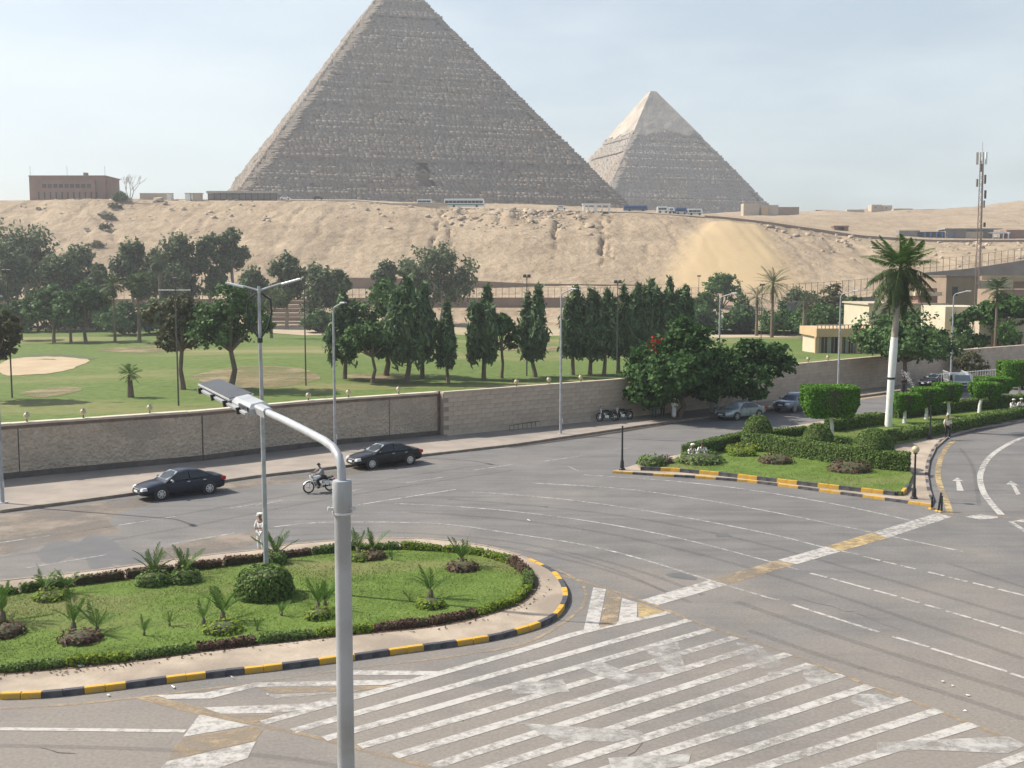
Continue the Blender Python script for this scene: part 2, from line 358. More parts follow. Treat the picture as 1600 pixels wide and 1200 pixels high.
M['ficus'] = leafmat('dark_tree_leaves', [(0.040, 0.090, 0.034), (0.074, 0.148, 0.049), (0.117, 0.196, 0.061), (0.061, 0.115, 0.044)], .2, .5)
M['green'] = leafmat('bright_tree_leaves', [(0.043, 0.103, 0.025), (0.068, 0.150, 0.034), (0.100, 0.191, 0.046)], .25, .5)
M['casu'] = leafmat('casuarina_needles', [(0.058, 0.103, 0.051), (0.096, 0.161, 0.071), (0.137, 0.202, 0.092), (0.079, 0.128, 0.062)], .15)
M['olive'] = leafmat('olive_tree_leaves', [(0.075, 0.078, 0.039), (0.105, 0.111, 0.051), (0.132, 0.138, 0.066)], .2)
M['poin'] = leafmat('feathery_tree_leaves', [(0.025, 0.064, 0.019), (0.047, 0.108, 0.030), (0.080, 0.152, 0.042), (0.036, 0.083, 0.025)], .25, .5)
M['red'] = leafmat('red_flowers', [(.30, .015, .014), (.42, .03, .025)], .1)
M['topiary'] = leafmat('clipped_leaves', [(0.051, 0.133, 0.015), (0.089, 0.209, 0.025), (0.139, 0.285, 0.038)], .25, .5)
M['topcore'] = surf('shaded_leaf_core', (.045, .055, .020), (.065, .075, .028), 4, .9)  # dark green under the leaves; shade inside the foliage put into the colour
M['hedge'] = leafmat('hedge_leaves', [(0.063, 0.117, 0.028), (0.102, 0.173, 0.039), (0.150, 0.231, 0.056), (0.124, 0.150, 0.052)], .2, .55)
M['lime'] = leafmat('lime_leaves', [(0.133, 0.206, 0.024), (0.200, 0.278, 0.034), (0.254, 0.327, 0.048)], .3, .5)
M['maroon'] = leafmat('maroon_leaves', [(0.070, 0.031, 0.031), (0.112, 0.050, 0.045), (0.140, 0.084, 0.063), (0.070, 0.070, 0.035)], .15, .6)
M['frond'] = leafmat('palm_fronds', [(0.054, 0.115, 0.022), (0.084, 0.162, 0.032), (0.115, 0.203, 0.046)], .25, .4)
M['frond_dark'] = leafmat('dark_palm_fronds', [(0.048, 0.083, 0.032), (0.077, 0.115, 0.045), (0.112, 0.147, 0.064)], .2, .4)
M['frond_dry'] = leafmat('dusty_palm_fronds', [(0.090, 0.096, 0.048), (0.126, 0.126, 0.066), (0.168, 0.156, 0.090)], .2, .5)
M['grass'] = leafmat('grass_blades', [(0.067, 0.121, 0.020), (0.101, 0.168, 0.031), (0.140, 0.213, 0.047), (0.190, 0.185, 0.073)], .2, .6)
M['sandstone'] = surf('tan_render', (.46, .33, .19), (.54, .39, .23), .6, .9, .2, 6)
M['cream'] = surf('cream_render', (.50, .435, .32), (.57, .50, .38), .6, .9, .15, 6)
M['beige'] = surf('beige_render', (.42, .35, .27), (.50, .42, .33), .5, .9, .2, 6)
M['redbrown'] = surf('red_brown_render', (.235, .145, .110), (.29, .185, .145), .4, .9, .2, 5)
M['brownwall'] = surf('brown_wall', (.23, .17, .125), (.29, .215, .16), .3, .9, .3, 4)
M['greywall'] = surf('grey_wall', (.20, .185, .17), (.27, .25, .23), .3, .9, .3, 4)
M['darkwin'] = surf('dark_window', (.02, .022, .026), (.03, .032, .036), 2, .12)
M['roofgrey'] = surf('grey_roof', (.34, .33, .31), (.42, .41, .39), .5, .8)
M['blue'] = surf('blue_paint', (.03, .09, .26), (.04, .11, .30), 2, .4)
M['teal'] = surf('teal_paint', (.06, .17, .17), (.08, .20, .20), 2, .4)
M['rubber'] = surf('tyre_rubber', (.016, .016, .016), (.026, .026, .026), 6, .8)
M['alloy'] = surf('alloy_wheel', (.55, .56, .58), (.62, .63, .65), 3, .3, metal=.8)
M['chrome'] = surf('chrome', (.70, .71, .72), (.76, .77, .78), 3, .15, metal=.95)
M['glass'] = surf('car_glass', (.012, .014, .016), (.018, .02, .022), 2, .05, spec=.8)
M['lamp_glass'] = surf('headlamp_glass', (.55, .57, .58), (.66, .68, .70), 8, .1, spec=.8)
M['red_lamp'] = surf('tail_lamp_red', (.35, .012, .012), (.45, .02, .02), 5, .15)
M['navy'] = surf('navy_car_paint', (.006, .010, .026), (.008, .013, .030), 3, .32, coat=.2, spec=.25)
M['black_car'] = surf('black_car_paint', (.004, .005, .007), (.006, .007, .010), 3, .32, coat=.2, spec=.25)
M['silver_car'] = surf('silver_car_paint', (.30, .35, .36), (.35, .40, .41), 3, .25, metal=.3, coat=.8)
M['grey_car'] = surf('slate_car_paint', (.15, .19, .25), (.18, .22, .28), 3, .25, metal=.3, coat=.8)
M['white_car'] = surf('white_car_paint', (.68, .70, .70), (.75, .77, .77), 3, .3, coat=.6)
M['black_plastic'] = surf('black_plastic', (.015, .015, .016), (.025, .025, .026), 5, .6)
M['skin'] = surf('skin', (.22, .125, .08), (.27, .155, .10), 5, .6)
M['hair'] = surf('black_hair', (.012, .010, .009), (.02, .017, .015), 9, .7)
M['cloth_white'] = surf('white_cloth', (.66, .66, .64), (.76, .76, .74), 3, .9, .2, 12)
M['cloth_cream'] = surf('cream_cloth', (.60, .57, .46), (.70, .66, .55), 3, .9, .2, 12)
M['cloth_black'] = surf('black_cloth', (.012, .012, .014), (.022, .022, .026), 3, .9, .2, 12)
M['cloth_grey'] = surf('grey_cloth', (.22, .22, .23), (.30, .30, .31), 3, .9, .2, 12)
M['cloth_blue'] = surf('blue_grey_cloth', (.10, .13, .19), (.14, .17, .23), 3, .9, .2, 12)
M['puddle'] = surf('damp_asphalt', (.098, .095, .093), (.125, .12, .117), .8, .55, .2, 20, spec=.5)
M['wet'] = surf('wet_gutter', (.045, .035, .028), (.07, .055, .045), .8, .3, .1, 20)
M['tyre_mark'] = paint_mat('tyre_marks', (.105, .102, .10), .80, 1.3)
M['dry_grass'] = paint_mat('dry_grass', (.26, .20, .10), .50, .12)
M['crack'] = surf('asphalt_crack', (.05, .048, .046), (.07, .067, .064), 3, .95)
M['earth_grass'] = surf('rough_grass', (.055, .075, .022), (.09, .105, .035), .8, .95, .6, 3)
M['dust'] = paint_mat('wind_blown_dust', (.235, .195, .155), .52, .35)
# ================================================================== terrain
def zv(v, y): return CAM_H + (HORIZON - v)*y/F_PX
def row(y, pts): return y, [((u-800)*y/F_PX, zv(v, y)) for u, v in pts]
ROWS = [
    (258, [(-600, 0.0), (600, 0.0)]),
    (282, [(-600, 1.4), (600, 1.4)]),
    (300, [(-600, 3.5), (120, 3.5), (200, 5.0), (600, 8.0)]),
    (338, [(-600, 9.2), (100, 8.6), (170, 8.2), (260, 14), (600, 18)]),
    row(392, [(-900, 352), (0, 352), (160, 356), (420, 352), (700, 362), (860, 366), (1000, 370), (1130, 374), (1200, 380), (1340, 402), (1450, 400), (1600, 396), (2600, 390)]),
    row(430, [(-900, 316), (0, 317), (150, 313), (350, 316), (560, 317), (700, 327), (860, 331), (1000, 335), (1130, 344), (1200, 352), (1340, 373), (1450, 380), (1600, 380), (2600, 372)]),
    row(446, [(-900, 316), (0, 316), (150, 312), (350, 314), (560, 315), (700, 326), (860, 330), (1000, 333), (1130, 342), (1200, 349), (1340, 367), (1450, 374), (1600, 375), (2600, 368)]),
    row(560, [(-900, 318), (0, 318), (350, 316), (560, 317), (860, 321), (1000, 329), (1130, 338), (1200, 343), (1340, 353), (1450, 357), (1600, 358), (2600, 356)]),
    row(800, [(-900, 330), (0, 330), (700, 345), (1000, 343), (1130, 334), (1200, 329), (1340, 328), (1450, 326), (1600, 319), (2600, 312)]),
    (1000, [(-900, 47), (0, 50), (200, 54), (460, 62), (1600, 68)]),
    (2600, [(-3000, 40), (3000, 50)]),
    (9000, [(-9000, 20), (9000, 20)]),
]
_ry = [r_[0] for r_ in ROWS]
def terrain_z(X, Y):
    X = np.asarray(X, float); Y = np.asarray(Y, float)
    Z = np.array([np.interp(X, [p[0] for p in r_[1]], [p[1] for p in r_[1]]) for r_ in ROWS])
    k = np.clip(np.searchsorted(_ry, Y, side='right')-1, 0, len(ROWS)-2)
    y0 = np.array(_ry)[k]; y1 = np.array(_ry)[k+1]; t = np.clip((Y-y0)/(y1-y0), 0, 1)
    i = np.arange(len(X))
    return Z[k, i]*(1-t) + Z[k+1, i]*t
def vnoise(x, y, seed=0):
    return mnoise.noise(Vector((x, y, seed*7.31)))
def fbm(x, y, seed=0, o=4):
    s_, a, f = 0, 1, 1
    for _ in range(o): s_ += a*vnoise(x*f, y*f, seed); a *= .5; f *= 2.03
    return s_
def build_terrain():
    ys = np.concatenate([np.arange(258, 330, 4), np.arange(330, 436, 1.6), np.arange(436, 600, 6), np.arange(600, 1100, 20), [1300, 1800, 2600, 4000, 9000]])
    rows_v = []; mask = []
    nx = 640
    for y in ys:
        half = 0.57*y + 40
        xs = np.linspace(-half, half, nx)
        z = terrain_z(xs, np.full(nx, y))
        for x, zz in zip(xs, z):
            u = 800+F_PX*x/y; d = 0.0; m_ = 0.0
            face = max(0.0, min(1.0, (y-300)/40))*max(0.0, min(1.0, (437-y)/8))   # the slope itself
            if face > 0:
                d += face*(.9*fbm(x*.018, y*.012, 1) + .20*fbm(x*.16, y*.08, 2, 3))
                # rain gullies, strongest under the crest and round the two rocky clefts
                g = abs(vnoise(x*.10+.3*vnoise(x*.05, y*.05, 9), y*.008, 5)); d -= face*.55*max(0, .22-g)/.22*(0.3+.7*min(1, max(0, (y-345)/60)))
                for uc, w, dep in ((868, 6, 3.6), (940, 6, 4.0), (952, 4, 3.0), (690, 6, 3.0), (704, 4, 2.4), (175, 16, 2.2), (1300, 25, 1.0), (60, 30, .9), (1010, 12, 1.0), (430, 40, .8)):
                    uu = u - uc - 9*vnoise(y*.13, uc, 3) - 3*vnoise(y*.6, uc, 5) - (70*(392-y)/60 if uc == 175 else (-22*(410-y)/60 if uc == 690 else 0))
                    k = max(0, 1-abs(uu)/w)
                    if k > 0: d -= face*dep*k*k*max(0, .45+1.3*vnoise(y*.17, uc*.37, 4))*min(1, max(0, (y-350)/25))
                # broken rock ledges below the road
                k = max(0, 1-abs(u-790)/110)*max(0, min(1, (y-395)/18))
                if k > 0:
                    q = vnoise(x*.22, y*.10, 8); d += face*k*2.6*(math.floor(q*5)/5) + k*.6*vnoise(x*.7, y*.5, 12)
                # the fan of yellow sand tipped down the slope
                a = (u-1140-18*vnoise(y*.03, 2, 3))/(62+80*max(0, (420-y))/100)
                m_ = max(0.0, min(1.0, (1-abs(a))*2.0+.35*vnoise(x*.05, y*.03, 17)))*max(0, min(1, (428-y)/10))*max(0, min(1, (y-312)/26)) if abs(a) < 1 else 0.0
                if m_ > 0: d = d*(1-.5*m_) + m_*1.6*max(0, 1-a*a)
            elif y >= 446:
                d += .8*fbm(x*.03, y*.03, 6) * min(1, (y-446)/60)
                if y > 560 and u > 1150: d += 2.2*fbm(x*.02, y*.015, 11)*min(1, (u-1150)/120)
            rows_v.append((x, y, zz+d)); mask.append(m_)
    ny = len(ys); idx = np.arange(ny*nx).reshape(ny, nx)
    Q = np.stack([idx[:-1, :-1], idx[:-1, 1:], idx[1:, 1:], idx[1:, :-1]], -1).reshape(-1, 4)
    me = np_mesh('terrain', np.array(rows_v), Q, M['sand'], smooth=True)
    at_ = me.attributes.new('yellow_sand', 'FLOAT', 'POINT'); at_.data.foreach_set('value', np.array(mask, np.float32))
    return tag(obj('desert_terrain', me), kind='structure')
build_terrain()
tag(sheet('ground', [(-3000, -60), (3000, -60), (3000, 290), (-3000, 290)], -0.06, M['sand']), kind='structure')
tz = lambda x, y: float(terrain_z([x], [y])[0])

# ================================================================== pyramids
def pyramid(name, label, c, zb, rot, K, H, ch, bw, mat, top_h, erode, seed, cap=None, faces=(0, 1, 3), notch=None):
    """stepped courses of separate blocks round a plain core; faces 0 north (towards us), 1 east (left), 3 west"""
    rs = np.random.RandomState(seed)
    root = thing(name, label, 'pyramid', (c[0], c[1], zb), rot)
    inset = 5.0
    k2 = K-inset; hh = H*(1-inset/K)
    MB().add([(-k2, -k2, -2), (k2, -k2, -2), (k2, k2, -2), (-k2, k2, -2), (0, 0, hh-2)], [(0, 1, 4), (1, 2, 4), (2, 3, 4), (3, 0, 4)]).build('core', mat, root)
    V = []; n_c = int(top_h/ch)
    hs = np.concatenate([[0], np.cumsum(ch*rs.uniform(.75, 1.3, n_c))]); hs = hs*top_h/hs[-1]
    for fc in faces:
        for i in range(n_c):
            h0, h1 = hs[i], hs[i+1]; w = K*(1-h0/H)
            xe = [-w]
            while xe[-1] < w: xe.append(xe[-1]+bw*rs.uniform(.6, 1.6))
            xe = np.array(xe); xe[-1] = w; xc = (xe[1:]+xe[:-1])/2
            e = np.array([fbm(x*.03, h0*.05, seed+fc, 4) for x in xc])*erode + rs.normal(0, .12, len(xc))*erode + rs.normal(0, .50)*erode
            lip = np.array([1+.75*vnoise(x*.11, h0*.9, seed+40)+.35*vnoise(x*.5, h0*.9, seed+41) for x in xc])*rs.uniform(.55, 1.2)*np.where(rs.rand(len(xc)) < .07, 2.0, 1.0)
            # worn corners
            e -= np.clip(1-(w-np.abs(xc))/6.0, 0, 1)*(1.3+1.2*np.array([vnoise(h0*.12, fc*3.3, seed+2)]*len(xc)))
            gone = rs.rand(len(xc)) < .035
            e = np.where(gone, e-1.1, e)
            yf = -(w+e); top = h1 + rs.normal(0, .05, len(xc)) - np.where(rs.rand(len(xc)) < .12, .35*ch, 0)
            for a, b, y, t, lp in zip(xe[:-1], xe[1:], yf, top, lip):
                if notch and fc == 0:
                    xm = (a+b)/2-notch[0]
                    if abs(xm) < notch[2]*(1-.55*max(0, h0-notch[1])/notch[3]) and notch[1]-1 < h0 < notch[1]+notch[3]: y += 6.5; t += .01
                if cap and h0 > cap(fc, (a+b)/2, h0): continue
                yb = min(y+6, -1.0) if y < -7 else y+3
                V.append((fc, a+.004, b-.004, y, yb, h0-.3*ch, t, max(.1, lp)))
    A = np.array(V); fcs = A[:, 0].astype(int); a, b, y, yb, h0, t, lp = A[:, 1:].T
    # each block: an upright front and a weathered, sloping upper edge
    hb = (t-h0); cz = np.minimum(hb*.62, hb*.30*lp*rs.uniform(.85, 1.15, len(hb))); cd = ch*.52*lp*rs.uniform(.85, 1.15, len(hb)); c2z = cz*rs.uniform(.85, 1.12, len(hb)); c2d = cd*rs.uniform(.85, 1.12, len(hb))
    P = np.stack([np.stack(q, -1) for q in ((a, y, h0), (b, y, h0), (b, y, t-c2z), (a, y, t-cz), (a, y+cd, t), (b, y+c2d, t), (a, yb, t), (b, yb, t))], 1)
    ang = np.array([0, -math.pi/2, math.pi, math.pi/2])[fcs]
    ca, sa = np.cos(ang)[:, None], np.sin(ang)[:, None]
    X = P[:, :, 0]*ca - P[:, :, 1]*sa; Y = P[:, :, 0]*sa + P[:, :, 1]*ca
    P = np.stack([X, Y, P[:, :, 2]], -1).reshape(-1, 3)
    q = np.array([[0, 1, 2, 3], [3, 2, 5, 4], [4, 5, 7, 6], [0, 3, 4, 6], [1, 7, 5, 2]])
    Q = (np.arange(len(V))[:, None, None]*8 + q[None]).reshape(-1, 4)
    o = obj('stone_courses', np_mesh('stone_courses', P, Q, mat), root); o['kind'] = 'stuff'
    return root
gp = pyramid('great_pyramid', 'largest stepped stone pyramid towering over the escarpment, its top cut off by the frame', (-69.7, 690), 47.0, .323, 108.5, 145.1, 1.4, 2.5, M['stone'], 138.0, .85, 3, notch=(-7, 12, 4.6, 12.5))
mb = MB(); yn = -(108.5*(1-14/145.1))+6.0                              # masonry set back in the old entrance
mb.box((-7, yn, 15.5), (7.4, 1.0, 6.0)); mb.box((-7, yn-.9, 13.2), (8.4, 1.6, 2.2)); mb.build('entrance_masonry', M['stone'], gp)
for s_ in (-1, 1): MB().box((-7+s_*1.25, yn-.2, 19.6), (3.4, 1.2, .9), M=Matrix.Rotation(s_*R(38), 3, 'Y')).build('gable_beam', M['stone'], gp)
def khafre_cap(fc, x, h): return 104 + 3.5*vnoise(x*.06, fc*5.1, 21) + (2.5 if abs(x) > 24 else 0)
kp = pyramid('second_pyramid', 'smaller distant pyramid with smooth pale casing left at its peak', (132.5, 1080), 37.8, .307, 107, 150.7, 1.8, 3.4, M['stone2'], 112, 1.25, 5, cap=khafre_cap)
def casing(root, K, H, h_lo, h_top, proud):
    V = []; Q = []; n, m = 56, 44; base = 0
    for fc in (0, 1, 2, 3):
        for j in range(m+1):
            for i in range(n+1):
                s_ = -1+2*i/n
                lo = h_lo + 4.0*vnoise(s_*3.1, fc*5.1, 21) + 1.6*vnoise(s_*14, fc*2.2, 22)
                h = lo+(h_top-lo)*j/m; w = (K+proud)*(1-h/(H))
                rough = .35*fbm(s_*w*.15, h*.22, 30+fc, 4)*(1 if fc != 1 else 2.6)
                x, y = s_*w, -(w+rough*(0 if j == m else 1)*(1-abs(s_)**12))
                a = (0, -math.pi/2, math.pi, math.pi/2)[fc]
                V.append((x*math.cos(a)-y*math.sin(a), x*math.sin(a)+y*math.cos(a), h-(1.5 if j == 0 else 0)*0))
        for j in range(m):
            for i in range(n):
                b = base+j*(n+1)+i; Q.append((b, b+1, b+n+2, b+n+1))
        base += (n+1)*(m+1)
        # the broken lower edge turns in towards the courses below
        e0 = len(V)
        for i in range(n+1):
            x, y, z = V[base-(n+1)*(m+1)+i]; V.append((x*.90, y*.90, z-.4))
        for i in range(n): Q.append((e0+i, e0+i+1, base-(n+1)*(m+1)+i+1, base-(n+1)*(m+1)+i))
        base = len(V)
    return obj('casing_cap', np_mesh('casing_cap', V, Q, M['casing']), root)
casing(kp, 107, 150.7, 103.5, 146.8, 2.0)

# ================================================================== roads and lawns
GOLF = [(-190, 60), (-60, 52), (-29.6, 64.9), (-19.5, 71.4), (-5, 83.1), (10, 94.0), (26, 108.0), (37.3, 118), (50, 128), (63, 138.5), (110, 170), (120, 225), (75, 262), (-190, 262)]
def golf_z(x, y): return (.16+.55*max(-.25, fbm(x*.022, y*.03, 41, 3)))*min(1, max(.2, (y-96)/30))*min(1, max(.1, (232-y)/30))
def draped(name, poly, dz, mat):
    P = [Vector((p[0], p[1])) for p in poly]; c = sum(P, Vector((0, 0)))/len(P); n = len(P); fr = (.15, .4, .7, 1.0)
    V = [c.lerp(p, f) for f in fr for p in P]; m_ = MB(); m_.add([(q.x, q.y, golf_z(q.x, q.y)+dz) for q in V], [(i*n+k, i*n+(k+1) % n, (i+1)*n+(k+1) % n, (i+1)*n+k) for i in range(3) for k in range(n)]+[tuple(range(n))])
    o = m_.build(name, mat); o['kind'] = 'structure'; return o
def golf():
    xs = np.arange(-190, 121, 2.5); ys_ = np.arange(52, 263, 2.5); P = np.array(GOLF)
    X, Y = np.meshgrid(xs, ys_); ins = np.zeros(X.shape, bool); j = len(P)-1
    for i in range(len(P)):
        (xi, yi), (xj, yj) = P[i], P[j]; ins ^= ((yi > Y) != (yj > Y)) & (X < (xj-xi)*(Y-yi)/(yj-yi+1e-12)+xi); j = i
    Zg = np.array([[golf_z(x, y) for x in xs] for y in ys_])
    idx = np.arange(X.size).reshape(X.shape); q = np.stack([idx[:-1, :-1], idx[:-1, 1:], idx[1:, 1:], idx[1:, :-1]], -1)
    ok = ins[:-1, :-1] & ins[:-1, 1:] & ins[1:, 1:] & ins[1:, :-1]
    me = np_mesh('golf_lawn', np.stack([X, Y, Zg], -1).reshape(-1, 3), q[ok], M['golf'], smooth=True); tag(obj('golf_lawn', me), kind='structure')
golf()
road = tag(sheet('road', [(-90, 5), (-90, 30), (-40, 48), (-27.0, 58.0), (-13, 69.0), (0, 79.5), (14, 92.8), (27, 101.0), (38, 112), (52, 124), (80, 142), (130, 155), (130, 5)], 0.004, M['asphalt']), kind='structure')
# sidewalk along the wall, a real step above the road
KERB = [(-90, 824), (0, 801), (100, 788), (210, 773), (345, 754), (400, 746), (540, 730), (650, 714), (800, 697), (900, 682), (1000, 667), (1060, 659), (1130, 650), (1220, 639), (1340, 621), (1400, 613), (1480, 603), (1700, 583)]
kerb_w = [Vector((p.x, p.y)) for p in GP(KERB)]
WALL_TOP = [(-140, 672), (5, 661.5), (125, 653), (310, 641), (415, 631), (520, 622.5), (690, 611)]
WALL2_TOP = [(690, 612.5), (800, 604.5), (930, 595), (985, 590.5), (1100, 581), (1230, 569.5), (1350, 558.5), (1480, 548), (1600, 539), (1760, 527)]
WALL_H = 3.4
wall_w = [Vector((p.x, p.y)) for p in GP(WALL_TOP, WALL_H)]; wall2_w = [Vector((p.x, p.y)) for p in GP(WALL2_TOP, WALL_H)]
tag(sheet('sidewalk', kerb_w + list(reversed(wall_w + wall2_w[1:])), 0.14, M['sidewalk'], thick=.16), kind='structure')
def stone_mesh(mat, key, _c={}):
    if key not in _c: _c[key] = MB().box((0, 0, 0), (1, 1, 1), ch=.0).mesh('kerb_stone', mat)
    return _c[key]
def chamfer_stone(mats, w, h, L, key, _c={}):
    k = (key, w, h)
    if k not in _c:
        b = MB(); b.box((0, 0, h/2), (1, w, h)); me = b.mesh('kerb_stone', mats)
        bm = bmesh.new(); bm.from_mesh(me); bmesh.ops.bevel(bm, geom=[e for e in bm.edges if all(v.co.z > h*.9 for v in e.verts)], offset=.018, segments=2, affect='EDGES'); bm.to_mesh(me); bm.free()
        _c[k] = me
    return _c[k]
def kerb(name, path, w, h, L, colours, per, z=0.0, closed=False, jit=.006, gap=.012):
    """a row of kerb stones; colours alternate every `per` stones"""
    root = bpy.data.objects.new(name, None); link(root); root['kind'] = 'structure'
    P = resample(path, L, closed); n = len(P) if closed else len(P)-1
    for i in range(n):
        a, b = P[i], P[(i+1) % len(P)]; c = (a+b)/2; ln = (b-a).length
        mt = colours[(i//per) % len(colours)]
        o = obj('kerb_stone', chamfer_stone(M[mt], w, h, L, mt), root, (c.x, c.y, z+rnd.uniform(-jit, jit)), math.atan2(b.y-a.y, b.x-a.x)+rnd.uniform(-.008, .008))
        o.scale = (ln-gap, 1, 1)
    return root
kerb('roadside_kerb', resample(offset_path(kerb_w[1:14], -.06), .5), .22, .165, 1.05, ['kerb_stone'], 1)
# wet gutter below the kerb
gut = offset_path(resample(GP([(792, 699), (850, 690.5), (900, 683), (960, 674), (1010, 666.5), (1060, 659.5)]), .8), -.2)
gut2 = [p+Vector((.28, -.55))*(0.35+.65*math.sin(math.pi*i/(len(gut)-1)))*(1+.35*vnoise(i*.6, 1, 3)) for i, p in enumerate(gut)]
tag(sheet('wet_gutter', gut+list(reversed(gut2)), .009, M['wet']), kind='structure')

# ---- markings: thin sheets, parts of the road
_mz = [0.012]
def mark(name, pts, mat, z=None):
    _mz[0] += .00002
    return sheet(name, pts, z or _mz[0], M[mat], road)
def ribbon(name, px, w, mat, n=5, z=None):
    c = smooth_px(GP(px), n) if len(px) > 2 else resample(GP(px), 2.0)
    _mz[0] += .00002; zz = z or _mz[0]
    a, b = offset_path(c, w/2), offset_path(c, -w/2); k = len(c)
    m_ = MB(); m_.add([(p.x, p.y, zz) for p in b]+[(p.x, p.y, zz) for p in a], [(i, i+1, k+i+1, k+i) for i in range(k-1)])
    return m_.build(name, M[mat], road)
def quad_px(name, px, mat, z=None): return mark(name, GP(px), mat, z)
for px in ([(912, 742), (1030, 750), (1120, 759), (1200, 770), (1310, 789), (1425, 814)],
           [(832, 755), (950, 762), (1060, 775), (1200, 799), (1362, 832), (1504, 862)],
           [(737, 769), (800, 773), (920, 785), (1060, 807), (1200, 834), (1282, 854), (1342, 867)],
           [(617, 787), (700, 791), (800, 799), (930, 816), (1060, 841), (1200, 877), (1248, 891)],
           [(425, 824), (480, 818), (537, 816), (650, 817), (720, 822), (800, 834), (880, 846), (950, 860), (1020, 879), (1087, 900), (1125, 912), (1200, 934), (1218, 938)]):
    ribbon('lane_line', px, .15, 'thin_paint')
for a, b in (((1350, 870), (1375, 876)), ((1380, 877.5), (1402, 882.5)), ((1407, 884), (1431, 889.5)), ((1450, 894), (1475, 900)), ((1482, 902), (1511, 909)), ((1520, 911), (1553, 919)), ((1560, 921), (1610, 933)),
             ((1266, 896), (1292, 902.5)), ((1298, 904), (1360, 921)), ((1366, 922.5), (1401, 932)), ((1408, 934), (1436, 942)), ((1445, 945), (1472, 952.5)), ((1479, 955), (1517, 966)), ((1520, 967), (1561, 979)), ((1564, 980), (1610, 994)),
             ((1238, 945), (1373, 988)), ((1395, 995), (1451, 1011.5)), ((1455, 1013.5), (1574, 1050)), ((1579, 1052.5), (1612, 1063))):
    ribbon('lane_dash', [a, b], .16, 'white_paint')
for a, b in (((185, 821), (275, 807)), ((265, 851), (367, 833)), ((40, 888), (167, 867)), ((-60, 857), (78, 837)), ((355, 795), (440, 782)), ((400, 790), (445, 782.5)), ((545, 768), (566, 764)), ((632, 755), (697, 745)), ((850, 721), (912, 712)), ((958, 703), (985, 700)), ((560, 789), (712, 765)), ((740, 735), (800, 726)), ((1290, 660), (1345, 652))):
    ribbon('lane_dash', [a, b], .14, 'thin_paint')
ribbon('lane_dash', [(888, 729), (905, 737)], .1, 'old_paint')
# the broad stop line, white and yellow by turns
up = [(1002, 938), (1110, 906.5), (1215, 875.5), (1290, 854.5), (1365, 832), (1465, 802)]; lo = [(1028, 946), (1137, 914), (1245, 882), (1314, 862), (1387, 841), (1487, 808)]
for i in range(5): quad_px('stop_line', [up[i], up[i+1], lo[i+1], lo[i]], ('white_paint', 'tan_paint', 'white_paint', 'yellow_line', 'white_paint')[i])
ribbon('edge_line', [(880, 900), (905, 907), (1000, 938), (1045, 955), (1100, 977), (1200, 1010), (1360, 1072), (1462, 1110), (1600, 1165), (1700, 1206)], .17, 'tan_paint', z=.0116)
ribbon('edge_line', [(215, 1090), (300, 1112), (400, 1132), (512, 1157), (575, 1175), (675, 1200), (760, 1226)], .17, 'tan_paint', z=.0117)
S = [((410, 1130), (800, 1021), (910, 988), (1045, 957)), ((457, 1143), (800, 1047), (1077, 969)), ((507, 1155), (800, 1072), (1112, 983.5)), ((562, 1167), (800, 1099), (1150, 996)), ((617, 1182), (800, 1127), (1187, 1010)),
     ((675, 1199), (800, 1158), (1232, 1022)), ((745, 1208), (800, 1190), (1267, 1038.5)), ((862, 1200), (1200, 1092), (1315, 1054.5)), ((880, 1224), (1200, 1124), (1360, 1072)), ((1000, 1226), (1200, 1162), (1417, 1092)), ((1110, 1226), (1200, 1196), (1467, 1110)), ((1240, 1222), (1300, 1201), (1522, 1132)), ((1480, 1226), (1550, 1200), (1640, 1168))]
for i, px in enumerate(S): ribbon('crossing_stripe', px, .34 if i < 4 else .36, 'white_paint')
